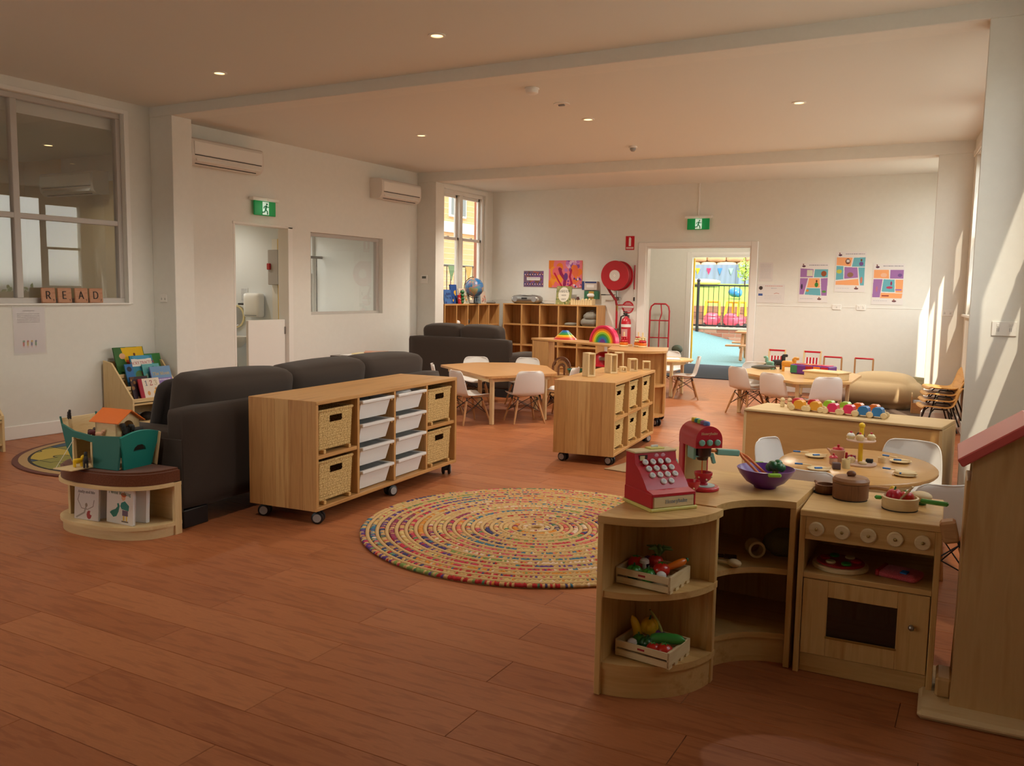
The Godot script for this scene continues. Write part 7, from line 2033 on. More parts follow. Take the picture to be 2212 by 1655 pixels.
func ark() -> void:
	var t := thing("toy_ark", "teal wooden toy ark with an orange roofed cabin on the brown bench cushion", "toy ark", Vector3(-4.335, 0.379, -3.2), 0.11)
	t.scale = Vector3.ONE * 1.15
	# local x along the ship: the stern panel with the grip hole faces +x, the side with the ramp faces +z
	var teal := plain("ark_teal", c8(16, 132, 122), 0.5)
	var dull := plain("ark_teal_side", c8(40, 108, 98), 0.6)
	var L := 0.17
	var side := [Vector2(-L - 0.06, 0.235), Vector2(-L - 0.05, 0.19), Vector2(-L + 0.03, 0.165), Vector2(0.06, 0.15), Vector2(L, 0.165), Vector2(L - 0.03, 0.0), Vector2(-L + 0.08, 0.0), Vector2(-L - 0.01, 0.09)]
	# near side in two pieces round the ramp opening, bridged above
	obj("hull_side", mb().extrude([Vector2(-L - 0.06, 0.235), Vector2(-L - 0.05, 0.2), Vector2(-L + 0.03, 0.17), Vector2(-L + 0.03, 0.0), Vector2(-L - 0.02, 0.09)], 0.1, 0.112).extrude([Vector2(-L + 0.03, 0.17), Vector2(-0.02, 0.155), Vector2(-0.02, 0.125), Vector2(-L + 0.03, 0.14)], 0.1, 0.112).extrude([Vector2(-0.02, 0.155), Vector2(L, 0.165), Vector2(L - 0.03, 0.0), Vector2(-0.02, 0.0)], 0.1, 0.112), dull, t)
	obj("hull_side", mb().extrude(side, -0.112, -0.1), dull, t)
	obj("opening_frame", mb().slab(-L + 0.025, -L + 0.035, 0.0, 0.14, 0.098, 0.117, 0.001), birch("y"), t)
	obj("opening_frame", mb().slab(-0.025, -0.015, 0.0, 0.125, 0.098, 0.117, 0.001), birch("y"), t)
	# stern panel in pieces round the half-moon grip
	var sp := Transform3D(Basis(Vector3.BACK, -0.17) * Basis(Vector3.UP, PI / 2), Vector3(L - 0.028, 0.0, 0))
	var st := mb()
	st.t = sp
	var top := []
	for k in 13: top.append(Vector2(-0.125 + 0.25 * k / 12.0, 0.165 + 0.022 * sin(PI * k / 12.0)))
	st.extrude([Vector2(-0.085, 0.0), Vector2(0.085, 0.0), Vector2(0.1, 0.085), Vector2(-0.1, 0.085)], 0, 0.012)
	var hi := [Vector2(-0.1, 0.085)]
	hi.append_array([Vector2(-0.04, 0.085), Vector2(-0.032, 0.105), Vector2(-0.015, 0.116), Vector2(0.015, 0.116), Vector2(0.032, 0.105), Vector2(0.04, 0.085), Vector2(0.1, 0.085)])
	var rev := top.duplicate()
	rev.reverse()
	hi.append_array(rev)
	st.extrude(hi, 0, 0.012)
	obj("stern_panel", st, teal, t)
	obj("bow_panel", mb().at(Vector3(-L - 0.03, 0.12, 0), Basis(Vector3.BACK, 0.3)).box(Vector3.ZERO, Vector3(0.01, 0.22, 0.2), 0.002), birch("z"), t)
	obj("deck", mb().slab(-L - 0.02, L - 0.01, 0.13, 0.138, -0.1, 0.1, 0.001), birch("x"), t)
	obj("hull_floor", mb().slab(-L + 0.02, L - 0.035, 0.0, 0.008, -0.1, 0.1, 0.001), birch("x"), t)
	obj("rear_ply_edge", mb().at(Vector3(L - 0.004, 0.08, -0.112), Basis(Vector3.BACK, -0.17)).box(Vector3.ZERO, Vector3(0.03, 0.17, 0.006), 0.001), birch("y"), t)
	# cabin with an arched doorway in its gable
	var cab := obj("cabin", mb().slab(-0.07, 0.07, 0.138, 0.225, -0.07, -0.062, 0.001).slab(-0.07, 0.07, 0.138, 0.225, 0.062, 0.07, 0.001), birch("x"), t, Vector3(0.03, 0, 0))
	for s in [-1, 1]:
		var g := mb()
		g.t = Transform3D(Basis(Vector3.UP, PI / 2), Vector3(s * 0.07 - (0.008 if s > 0 else 0.0), 0, 0))
		var inner := arc(0, 0.19, 0.036, 0, PI, 10)
		var outline := [Vector2(0.07, 0.138), Vector2(0.07, 0.225), Vector2(0.0, 0.272), Vector2(-0.07, 0.225), Vector2(-0.07, 0.138), Vector2(-0.036, 0.138)]
		inner.reverse()
		outline.append_array(inner)
		outline.append(Vector2(0.036, 0.138))
		g.extrude(outline, 0, 0.008)
		obj("gable", g, birch("y"), cab)
	var om := paint("ark_orange", c8(224, 110, 24), 0.45)
	for s in [-1, 1]: obj("roof_panel", mb().at(Vector3(0, 0.248, s * 0.042), Basis(Vector3.RIGHT, s * 0.59)).box(Vector3.ZERO, Vector3(0.19, 0.006, 0.105), 0.002), om, cab)
	# ramp and its cord
	obj("ramp", mb().at(Vector3(-0.075, 0.005, 0.172), Basis(Vector3.RIGHT, -0.03)).box(Vector3.ZERO, Vector3(0.12, 0.006, 0.13), 0.001), birch("z"), t)
	obj("cord", mb().tube([Vector3(-0.13, 0.008, 0.225), Vector3(-0.135, 0.13, 0.115)], 0.0015, 6), M.string, t)
	var x := t.transform
	var y: float = t.rotation.y
	animal("yellow wooden animal at the foot of the ark ramp", x * Vector3(-0.06, 0.01, 0.16), y + 1.2, 1.0, M.yellow_paint)
	animal("grey wooden elephant on the ark ramp", x * Vector3(-0.02, 0.01, 0.15), y + 2.4, 1.25, M.charcoal)
	animal("brown wooden animal on the ark deck beside the cabin", x * Vector3(-0.09, 0.138, 0.05), y, 0.9, M.brown_paint)
	animal("dark red wooden animal standing on the ark deck", x * Vector3(-0.06, 0.138, 0.07), y + 0.5, 0.95, plain("maroon", c8(96, 24, 30), 0.5))
	animal("yellow wooden giraffe standing on the ark deck", x * Vector3(-0.1, 0.138, 0.0), y - 0.4, 0.9, M.yellow_paint, 0.02)
	animal("pale pink wooden figure on the ark deck by the gable", x * Vector3(0.0, 0.138, 0.085), y + 0.2, 0.85, plain("pale_pink", c8(214, 164, 130), 0.6))
	animal("black wooden animal in the arched doorway of the ark cabin", x * Vector3(0.1, 0.138, 0.01), y - 1.2, 1.5, M.charcoal)
	animal("black wooden animal lying over the ark stern", x * Vector3(0.13, 0.14, -0.03), y - 1.7, 1.3, M.charcoal)
	animal("dark wooden animal with a curly tail on the ark bow", x * Vector3(-0.2, 0.222, 0.08), y - 0.6, 0.9, M.charcoal)

# ---------------------------------------------------------------- toys on the shelves
func shelf_toys() -> void:
	ark()
	# hollow wooden blocks on the basket cabinet
	var hollow := func(label: String, x: float, z: float, w: float, h: float, d: float, yaw: float, win: bool) -> void:
		var t := thing("hollow_block", label, "block", Vector3(x, 0.68, z), yaw, "hollow wooden blocks on the basket cabinet")
		var k := 0.012
		obj("block_frame", mb().slab(-w, w, 0, k, -d, d, 0.001).slab(-w, w, h - k, h, -d, d, 0.001).slab(-w, -w + k, k, h - k, -d, d, 0.001).slab(w - k, w, k, h - k, -d, d, 0.001), birch("y"), t)
		if win: obj("clear_pane", mb().slab(-w + k, w - k, k, h - k, -0.002, 0.002), M.glass, t)
	hollow.call("tallest hollow block at the near edge of the basket cabinet", -3.03, -6.88, 0.036, 0.2, 0.05, 0.95, true)
	hollow.call("tall hollow block with a clear pane in the middle of the basket cabinet", -2.99, -7.28, 0.036, 0.17, 0.052, 0.95, true)
	hollow.call("open tall block frame behind the tall clear block", -3.05, -7.62, 0.042, 0.165, 0.03, 0.3, false)
	hollow.call("smallest flat block standing in front of the open frame", -2.93, -7.42, 0.03, 0.05, 0.03, 0.6, false)
	hollow.call("medium hollow block with a clear pane beside the smallest block", -2.90, -7.58, 0.038, 0.115, 0.05, 0.6, true)
	hollow.call("small hollow block at the far edge of the basket cabinet", -2.83, -7.76, 0.036, 0.085, 0.036, 0.4, false)
	# rainbow of nested arches
	var rb := [M.pink_paint, M.red_paint, M.orange_paint, M.yellow_paint, M.lime_paint, M.green_paint, M.teal_paint, M.blue_paint, M.purple_paint, M.deep_red]
	var rt := Transform3D(Basis(Vector3.UP, -0.3), Vector3(-4.08, 0.8, -9.7))
	for k in 9:
		var r := 0.205 - k * 0.0205
		var poly := arc(0, 0, r, 0, PI, 28)
		if k < 8: poly.append_array(arc(0, 0, r - 0.019, PI, 0, 28))
		one("rainbow_arch", mb().extrude(poly, -0.035, 0.035), rb[k], ["pink", "red", "orange", "yellow", "lime", "green", "teal", "blue", "purple"][k] + " wooden arch of the nested rainbow", "toy arch", rt.origin, -0.3, "arches of the wooden rainbow")
	# stack of rainbow discs
	for k in 6:
		var r := 0.15 - k * 0.019
		one("rainbow_bowl", mb().lathe([Vector2(0, 0), Vector2(r, 0), Vector2(r - 0.017, 0.0185), Vector2(0, 0.0185)], 28), [M.red_paint, M.orange_paint, M.yellow_paint, M.green_paint, M.teal_paint, M.blue_paint][k], ["red", "orange", "yellow", "green", "teal", "blue"][k] + " bowl in the low rainbow stack", "toy bowl", Vector3(-4.74, 0.8 + 0.0185 * k, -10.0), 0.0, "upturned rainbow bowls")
	# nested wooden arches, bowl and cap on the shelf below
	for k in 3:
		var poly := arc(0, 0.08, 0.12 - k * 0.035, 0, PI, 14, 0.15 - k * 0.045)
		poly.push_front(Vector2(0.12 - k * 0.035, 0))
		poly.append(Vector2(-0.12 + k * 0.035, 0))
		poly.append(Vector2(-0.12 + k * 0.035 + 0.024, 0))
		poly.append_array(arc(0, 0.08, 0.096 - k * 0.035, PI, 0, 14, 0.126 - k * 0.045))
		poly.append(Vector2(0.096 - k * 0.035, 0))
		one("timber_arch", mb().extrude(poly, -0.05, 0.05), walnut("x") if k % 2 == 0 else beech("x"), ["largest", "middle", "smallest"][k] + " of the three nested timber arches", "toy arch", Vector3(-4.75, 0.352, -9.93), 0.4, "nested timber arches")
	var gb := thing("green_bowl", "teal green toy bowl on the shelf under the rainbow", "bowl", Vector3(-4.46, 0.352, -9.76))
	obj("bowl", mb().lathe([Vector2(0, 0), Vector2(0.05, 0), Vector2(0.1, 0.05), Vector2(0.115, 0.1), Vector2(0.108, 0.1), Vector2(0.09, 0.052), Vector2(0, 0.012)], 28), M.dark_green_paint, gb)
	obj("rim", mb().lathe([Vector2(0.108, 0.095), Vector2(0.118, 0.095), Vector2(0.118, 0.105), Vector2(0.108, 0.105)], 28), M.teal_paint, gb)
	one("green_plate", mb().lathe([Vector2(0, 0), Vector2(0.06, 0), Vector2(0.09, 0.012), Vector2(0, 0.006)], 24), M.dark_green_paint, "flat dark green plate beside the teal bowl", "plate", Vector3(-4.2, 0.352, -9.62))
	var cap := thing("red_helmet", "red toy fire helmet with a silver badge under the rainbow shelf", "helmet", Vector3(-4.02, 0.352, -9.6), 0.4)
	obj("dome", mb().lathe([Vector2(0.15, 0.19), Vector2(0.145, 0.25), Vector2(0.12, 0.305), Vector2(0.07, 0.34), Vector2(0, 0.35)], 28), M.red_paint, cap)
	obj("brim", mb().lathe([Vector2(0.14, 0.19), Vector2(0.17, 0.175), Vector2(0.17, 0.185), Vector2(0.145, 0.202)], 28), M.red_paint, cap)
	obj("badge", mb().slab(-0.07, 0.07, 0.25, 0.29, 0.12, 0.15, 0.003), M.steel, cap)
	obj("stand_box", mb().slab(-0.13, 0.13, 0.0, 0.19, -0.12, 0.12, 0.004), wood("dark_box", "x", c8(140, 88, 66), c8(118, 72, 52), 0.6), cap)
	# stacking toys on the rounded shelf
	for q in 3:
		var p: Vector3 = [Vector3(-3.6, 0.8, -9.12), Vector3(-3.46, 0.8, -9.2), Vector3(-3.38, 0.8, -9.12)][q]
		var t := thing("stacking_toy", ["stacking toy of red beads on an orange ring with red topmost ring", "stacking toy with cream beads and a thin red ring standing behind", "stacking toy with red beads below cream pegs"][q], "stacking toy", p, 0.0, "stacking toys on the rounded shelf")
		obj("base", mb().cyl(0.05, 0.0, 0.02, 28, 0.005), birch("x"), t)
		obj("ring", mb().lathe([Vector2(0.02, 0.02), Vector2(0.044, 0.02), Vector2(0.049, 0.032), Vector2(0.044, 0.05), Vector2(0.02, 0.05)], 28), M.orange_paint, t)
		var bm: Material = [M.red_paint, M.cream_paint, M.red_paint][q]
		for k in 8:
			obj("bead", mb().ball(0.0155, Vector3(0.03 * cos(k * TAU / 8), 0.064, 0.03 * sin(k * TAU / 8)), 10), bm, t)
		for k in 6: obj("bead", mb().ball(0.014, Vector3(0.024 * cos(k * TAU / 6), 0.09, 0.024 * sin(k * TAU / 6)), 10), [M.red_paint, M.cream_paint, M.cream_paint][q], t)
		obj("disc", mb().cyl(0.036, 0.104, 0.113, 22, 0.003), [M.red_paint, M.red_paint, M.cream_paint][q], t)
		obj("peg", mb().cyl(0.009, 0.113, 0.165, 10, 0.003), birch("y"), t)

# ---------------------------------------------------------------- far corner: globe, books, player, lobby
func far_corner() -> void:
	# globe
	var t := thing("globe", "desk globe on a dark stand under the tall sash windows", "globe", Vector3(-7.3, 1.18, -11.98))
	var g := plain("globe_map", Color.WHITE, 0.35)
	g.albedo_texture = noise_tex("globe_tex", 0.011, 3, [c8(24, 96, 160), c8(30, 112, 172), c8(206, 176, 96), c8(214, 120, 96), c8(120, 170, 120)], [0.0, 0.5, 0.53, 0.62, 0.8], 256, 0.0, FastNoiseLite.TYPE_SIMPLEX_SMOOTH, 21)
	g.uv1_triplanar = true
	g.uv1_scale = Vector3.ONE * 1.7
	obj("sphere", mb().ball(0.15, Vector3(0, 0.26, 0), 36), g, t)
	var ring := []
	for k in 21:
		var a := -PI * 0.62 + PI * 1.1 * k / 20.0
		ring.append(Vector3(0.165 * cos(a), 0.26 + 0.165 * sin(a), 0.0))
	obj("meridian", mb().tube(ring, 0.006, 8), M.black_metal, t, Vector3.ZERO, Basis(Vector3.UP, -2.4))
	obj("stand", mb().cyl(0.07, 0.0, 0.014, 24, 0.004).cyl(0.01, 0.014, 0.1, 12), M.black_metal, t)
	# books standing under the window
	var face := Basis(Vector3.UP, PI / 2) * Basis(Vector3.RIGHT, -0.12)
	var bw := [[-11.32, 0.2, 0.22, c8(70, 110, 170), c8(40, 60, 120), "blue picture book at the end of the row under the sash window"], [-11.5, 0.18, 0.3, c8(40, 80, 150), c8(220, 170, 60), "tall dark blue book with a yellow patch under the sash window"], [-11.58, 0.1, 0.14, c8(190, 40, 40), c8(240, 230, 220), "small red book with white eyes under the sash window"], [-11.74, 0.2, 0.24, c8(226, 214, 196), c8(190, 80, 60), "cream alphabet book under the sash window"], [-11.88, 0.15, 0.18, c8(206, 206, 186), c8(214, 150, 60), "pale book with orange figures beside the globe"], [-12.2, 0.18, 0.26, c8(120, 140, 150), c8(60, 90, 120), "grey blue book behind the globe"], [-12.38, 0.17, 0.2, c8(214, 196, 180), c8(200, 100, 80), "small pale storybook beside the globe"]]
	for k in bw.size():
		var q: Array = bw[k]
		var p := Pic.new(64, 80, q[3])
		for j in 9: p.disc(rng.randf_range(0.15, 0.85), rng.randf_range(0.3, 0.95), 0.1, 0.09, q[4] if j % 2 else q[3].darkened(0.3))
		var b := book(q[5], Vector3(-7.36 + (0.06 if k == 2 else 0.0), 1.18, q[0]), face, q[1], q[2], 0.02, plain("bk_win_%d" % k, q[3], 0.5), p.tex(), "books under the sash windows")
		if k == 3: lettering("ABC", 0.06, M.deep_red, b, Vector3(0, 0.2, 0.002), Basis(), serif, 0.001)
	one("felt_caterpillar", mb().ball(0.03, Vector3(0, 0.03, 0), 12).ball(0.03, Vector3(0.01, 0.08, 0), 12).ball(0.032, Vector3(0, 0.13, 0), 12).ball(0.035, Vector3(0, 0.185, 0), 12), M.dark_green_paint, "dark green felt caterpillar leaning beside the alphabet book", "soft toy", Vector3(-7.3, 1.18, -11.62))
	one("shell_pile", mb().pillow(Vector3(0, 0.02, 0), Vector3(0.14, 0.04, 0.1), 0.018, Vector3(0.01, 0.01, 0.01), 6).ball(0.02, Vector3(0.05, 0.04, 0.02), 10), plain("shell_grey", c8(130, 128, 122), 0.7), "small grey pile of shells on the window shelf", "shells", Vector3(-7.33, 1.18, -12.56))
	# cd player
	t = thing("cd_player", "silver portable stereo on the far cube shelf", "stereo", Vector3(-6.8, 1.19, -12.84), 0.05)
	obj("case", mb().pillow(Vector3(0, 0.07, 0), Vector3(0.5, 0.12, 0.22), 0.05, Vector3(0.01, 0.02, 0.01), 8), metal("silver_plastic", c8(168, 166, 160), 0.45), t)
	obj("lid", mb().lathe([Vector2(0, 0.0), Vector2(0.1, 0.0), Vector2(0.095, 0.012), Vector2(0, 0.018)], 28), plain("silver_pale", c8(206, 204, 198), 0.35), t, Vector3(0, 0.142, 0.0))
	for s in [-1, 1]: obj("speaker_grille", mb().at(Vector3(s * 0.17, 0.075, 0.112), Basis(Vector3.RIGHT, PI / 2)).cyl(0.045, -0.004, 0.004, 24), M.grey_plastic, t)
	obj("display", mb().slab(-0.05, 0.05, 0.07, 0.1, 0.11, 0.12, 0.003), M.charcoal, t)
	obj("foot", mb().slab(-0.2, 0.2, 0.0, 0.015, -0.08, 0.08, 0.004), M.black_plastic, t)
	obj("power_cord", mb().tube([Vector3(0.24, 0.03, -0.02), Vector3(0.32, 0.005, 0.0), Vector3(0.4, 0.006, 0.03), Vector3(0.48, 0.006, -0.02)], 0.004, 6), M.black_plastic, t)
	# garden book and picket basket
	var pg := Pic.new(96, 128, c8(150, 150, 96))
	for k in 40: pg.disc(rng.randf(), rng.randf(), 0.05, 0.04, [c8(110, 124, 70), c8(196, 176, 120), c8(176, 110, 80), c8(90, 104, 60)][k % 4])
	pg.disc(0.5, 0.46, 0.36, 0.4, c8(232, 226, 212))
	var gk := book("flowery garden book with a white oval title standing on the far cube shelf", Vector3(-6.14, 1.19, -12.84), Basis(Vector3.RIGHT, -0.14), 0.27, 0.3, 0.02, plain("bk_garden", c8(140, 140, 96), 0.5), pg.tex(), "")
	lettering("GARDEN", 0.05, M.charcoal, gk, Vector3(0, 0.215, 0.002), Basis(), serif, 0.001)
	lettering("GREEN", 0.026, M.charcoal, gk, Vector3(0, 0.15, 0.002), Basis(), serif, 0.001)
	lettering("GREY", 0.034, M.charcoal, gk, Vector3(0, 0.085, 0.002), Basis(), serif, 0.001)
	t = thing("picket_box", "small picket sided timber box on the far cube shelf", "box", Vector3(-5.77, 1.19, -12.8))
	for k in 9: obj("picket", mb().extrude([Vector2(-0.017, 0), Vector2(0.017, 0), Vector2(0.017, 0.07), Vector2(0, 0.088), Vector2(-0.017, 0.07)], 0.0, 0.008), birch("y"), t, Vector3(-0.16 + k * 0.04, 0, 0.06))
	obj("rail", mb().slab(-0.18, 0.18, 0.02, 0.035, 0.052, 0.06).slab(-0.18, 0.18, 0.0, 0.01, -0.07, 0.06), birch("x"), t)
	obj("end_board", mb().slab(0.175, 0.185, 0.0, 0.1, -0.07, 0.068, 0.002).slab(-0.185, -0.175, 0.0, 0.1, -0.07, 0.068, 0.002), birch("y"), t)
	one("small_jar", mb().lathe([Vector2(0, 0), Vector2(0.03, 0), Vector2(0.032, 0.09), Vector2(0.02, 0.11), Vector2(0.022, 0.13), Vector2(0, 0.13)], 16), plain("jar_brown", c8(90, 50, 44), 0.3), "small dark jar behind the picket box", "jar", Vector3(-5.92, 1.19, -12.93))
	one("paper_flowers", mb().ball(0.025, Vector3(0, 0.07, 0), 10).ball(0.022, Vector3(0.06, 0.075, 0.01), 10).ball(0.024, Vector3(-0.06, 0.07, 0), 10).slab(-0.1, 0.1, 0.0, 0.05, -0.03, 0.03, 0.01), M.cream_paint, "cream paper shapes inside the picket box", "craft", Vector3(-5.73, 1.2, -12.84))
	# things in the cubes
	one("folded_sheets", mb().pillow(Vector3(0, 0.06, 0), Vector3(0.26, 0.12, 0.2), 0.05, Vector3(0.02, 0.02, 0.02), 8).pillow(Vector3(0.02, 0.15, 0.0), Vector3(0.2, 0.12, 0.18), 0.05, Vector3(0.03, 0.03, 0.02), 8).pillow(Vector3(0.05, 0.2, 0.0), Vector3(0.12, 0.08, 0.12), 0.035, Vector3(0.02, 0.02, 0.02), 8), cloth("grey_cloth", c8(156, 152, 140), c8(120, 116, 106), 8.0), "heap of grey patterned cloth in the upper right cube of the far shelf", "cloth", Vector3(-5.65, 0.857, -12.83))
	one("small_grey_cloth", mb().pillow(Vector3(0, 0.02, 0), Vector3(0.18, 0.04, 0.14), 0.018, Vector3(0.02, 0.01, 0.01), 6), M.grey_cloth, "flat grey cloth in the cube left of the cloth heap", "cloth", Vector3(-5.98, 0.857, -12.83))
	one("stuffed_bird", mb().ball(0.05, Vector3(0, 0.05, 0), 14, Vector3(1, 0.9, 1.2)).ball(0.034, Vector3(0, 0.11, 0.02), 12), M.charcoal, "dark soft toy bird in a cube under the sash window", "soft toy", Vector3(-7.36, 0.847, -11.86))
	one("white_soft_toy", mb().ball(0.05, Vector3(0, 0.04, 0), 14, Vector3(1.2, 0.8, 1)), M.paper, "white soft toy in a cube under the sash window", "soft toy", Vector3(-7.36, 0.847, -11.56))
	# red hand trolley in the lobby
	t = thing("hand_trolley", "red tubular hand trolley leaning in the lobby", "trolley", Vector3(-5.82, 0.0, -16.6), 0.25)
	t.rotation.x = -0.06
	var f := []
	for q in [[-0.19, 0.12], [-0.19, 1.05], [-0.17, 1.14], [-0.11, 1.19], [0.11, 1.19], [0.17, 1.14], [0.19, 1.05], [0.19, 0.12]]: f.append(Vector3(q[0], q[1], 0))
	obj("frame", mb().tube(f, 0.016, 8), M.red_paint, t)
	for y in [0.2, 0.52, 0.86]: obj("cross_bar", mb().tube([Vector3(-0.19, y, 0), Vector3(0.19, y, 0)], 0.012, 8), M.red_paint, t)
	obj("centre_bar", mb().tube([Vector3(0.0, 0.2, 0), Vector3(0.0, 0.86, 0), Vector3(0.04, 1.0, 0.0), Vector3(0.02, 1.19, 0)], 0.012, 8), M.red_paint, t)
	obj("toe_plate", mb().slab(-0.18, 0.18, 0.02, 0.03, 0.0, 0.2, 0.003), M.steel, t)
	for s in [-1, 1]: obj("wheel", mb().at(Vector3(s * 0.2, 0.11, -0.06), Basis(Vector3.BACK, PI / 2)).cyl(0.11, -0.03, 0.03, 24, 0.012), M.charcoal, t)
	t = thing("timber_rack", "small pale timber peg rack in the lobby beside the trolley", "rack", Vector3(-6.35, 0.0, -16.7), 0.3)
	obj("board", mb().slab(-0.2, 0.2, 0.45, 0.8, 0.0, 0.02, 0.003), birch("y"), t)
	for k in 3: obj("peg", mb().slab(-0.14 + k * 0.11, -0.11 + k * 0.11, 0.78, 0.88, 0.0, 0.02, 0.003), birch("y"), t)
	obj("foot", mb().slab(-0.2, 0.2, 0.0, 0.45, 0.0, 0.02, 0.003), birch("y"), t)
	one("potted_ball", mb().ball(0.11, Vector3(0, 0.3, 0), 14, Vector3(1, 0.8, 1)).cyl(0.08, 0.0, 0.24, 18, 0.01), plain("olive_grey", c8(92, 100, 84), 0.8), "dark grey green rounded pot standing by the lobby door frame", "pot", Vector3(-5.47, 0.0, -16.72))

# ---------------------------------------------------------------- toys on tables, floor and divider
func table_toys() -> void:
	# cars on the divider
	var car := func(label: String, x: float, z: float, m: Material) -> void:
		var t := thing("wooden_car", label, "toy car", Vector3(x, 0.6, z), -0.137, "wooden cars on the divider")
		var body := [Vector2(-0.034, 0.014), Vector2(0.034, 0.014), Vector2(0.034, 0.045), Vector2(0.03, 0.062), Vector2(0.018, 0.072), Vector2(-0.018, 0.072), Vector2(-0.03, 0.062), Vector2(-0.034, 0.045)]
		obj("body", mb().extrude(body, -0.032, 0.032), m, t)
		obj("chassis", mb().slab(-0.05, 0.05, 0.016, 0.026, -0.024, 0.024, 0.003), birch("x"), t)
		for sx in [-1, 1]:
			for sz in [-1, 1]: obj("wheel", mb().at(Vector3(sx * 0.044, 0.021, sz * 0.036), Basis(Vector3.RIGHT, PI / 2)).cyl(0.021, -0.008, 0.008, 18, 0.004), birch("x"), t)
	car.call("mustard yellow wooden car at the end of the front row of cars", -1.155, -6.29, plain("car_mustard", c8(226, 160, 36), 0.4))
	car.call("mustard yellow wooden car second in the front row of cars", -1.045, -6.275, M.car_mustard)
	car.call("magenta wooden car beside the mustard cars", -0.925, -6.25, M.pink_paint)
	car.call("magenta wooden car next to the blue cars", -0.82, -6.235, M.pink_paint)
	car.call("blue wooden car next to the magenta cars", -0.725, -6.22, plain("car_blue", c8(44, 120, 182), 0.4))
	car.call("blue wooden car at the sunny end of the front row", -0.635, -6.205, M.car_blue)
	car.call("red wooden car in the back row behind the mustard car", -1.19, -6.41, M.red_paint)
	car.call("red wooden car in the back row between the mustard cars", -1.08, -6.4, M.red_paint)
	car.call("lime green wooden car in the back row behind the magenta car", -0.975, -6.40, M.lime_paint)
	car.call("lime green wooden car in the back row second lime one", -0.865, -6.385, M.lime_paint)
	car.call("orange wooden car in the back row behind the magenta and blue cars", -0.78, -6.37, M.orange_paint)
	car.call("orange wooden car in the back row behind the blue cars", -0.675, -6.355, M.orange_paint)
	for k in 2: one("wooden_peg_toy", mb().cyl(0.016, 0.0, 0.04, 14, 0.004).ball(0.018, Vector3(0, 0.05, 0), 10), birch("x"), "pale wooden peg figure at the end of the back row of cars", "toy figure", Vector3(-1.3 + 0.05 * k, 0.6, -6.42), 0.0, "peg figures by the cars")
	# tea table
	var H := 0.5
	var t := thing("cake_stand", "two tier wooden cake stand with a yellow pole on the tea table", "cake stand", Vector3(-0.585, H, -4.97))
	obj("lower_tray", mb().cyl(0.085, 0.0, 0.012, 32, 0.003), plain("tray_pink", c8(224, 190, 168), 0.5), t)
	obj("upper_tray", mb().cyl(0.075, 0.128, 0.138, 32, 0.003), M.tray_pink, t)
	obj("pole", mb().cyl(0.012, 0.012, 0.2, 14), M.yellow_paint, t)
	obj("finial", mb().ball(0.017, Vector3(0, 0.212, 0), 14), M.yellow_paint, t)
	var cake := func(label: String, p: Vector3, m: Material, topm: Material) -> void:
		var c := thing("toy_cake", label, "toy cake", p, 0.0, "toy cakes on the stand")
		obj("case", mb().lathe([Vector2(0, 0), Vector2(0.018, 0), Vector2(0.024, 0.018), Vector2(0, 0.018)], 18), m, c)
		obj("icing", mb().ball(0.021, Vector3(0, 0.02, 0), 12, Vector3(1, 0.7, 1)), topm, c)
		obj("cherry", mb().ball(0.007, Vector3(0, 0.037, 0), 8), M.red_paint, c)
	var cp: Vector3 = t.position
	cake.call("cream toy cupcake on the left of the upper tier", cp + Vector3(-0.05, 0.138, 0.02), M.cream_paint, M.white_paint)
	cake.call("chocolate toy cupcake at the back of the upper tier", cp + Vector3(-0.01, 0.138, -0.045), M.brown_paint, M.brown_paint)
	cake.call("cream toy cupcake with a cherry on the right of the upper tier", cp + Vector3(0.05, 0.138, 0.005), birch("x"), M.cream_paint)
	cake.call("plain toy bun at the front of the upper tier", cp + Vector3(0.0, 0.138, 0.05), birch("x"), birch("x"))
	cake.call("plain toy bun on the lower tier", cp + Vector3(-0.04, 0.012, 0.035), birch("x"), M.cream_paint)
	one("toy_slice", mb().slab(-0.02, 0.02, 0, 0.03, -0.016, 0.016, 0.003), plain("magenta_cake", c8(150, 40, 90), 0.5), "magenta toy cake slice on the lower tier", "toy cake", cp + Vector3(-0.045, 0.012, -0.025))
	one("toy_slice", mb().slab(-0.018, 0.018, 0, 0.02, -0.014, 0.014, 0.003), M.charcoal, "dark toy cake slice on the lower tier", "toy cake", cp + Vector3(0.045, 0.012, -0.02))
	one("toy_biscuit", mb().cyl(0.022, 0.0, 0.012, 18, 0.003), birch("x"), "round toy biscuit at the front of the lower tier", "toy cake", cp + Vector3(0.02, 0.012, 0.045))
	t = thing("toy_teapot", "pale wooden teapot with a red lid and red handle", "toy teapot", Vector3(-0.705, H, -5.02), 0.2)
	obj("pot", mb().lathe([Vector2(0, 0), Vector2(0.026, 0), Vector2(0.03, 0.01), Vector2(0.036, 0.06), Vector2(0.03, 0.064), Vector2(0, 0.064)], 24), plain("tea_pale", c8(216, 170, 140), 0.5), t)
	obj("lid", mb().lathe([Vector2(0, 0.064), Vector2(0.032, 0.064), Vector2(0.024, 0.074), Vector2(0, 0.078)], 24).ball(0.008, Vector3(0, 0.084, 0), 10), M.red_paint, t)
	obj("handle", mb().slab(0.036, 0.05, 0.015, 0.05, -0.006, 0.006, 0.003), M.red_paint, t)
	obj("spout", mb().tube([Vector3(-0.03, 0.035, 0), Vector3(-0.05, 0.06, 0), Vector3(-0.058, 0.064, 0)], [0.009, 0.006, 0.005]), M.tea_pale, t)
	t = thing("toy_sugar_pot", "small pale pot with a red lid beside the teapot", "toy pot", Vector3(-0.71, H, -4.9))
	obj("pot", mb().cyl(0.021, 0.0, 0.036, 20, 0.004), M.tea_pale, t)
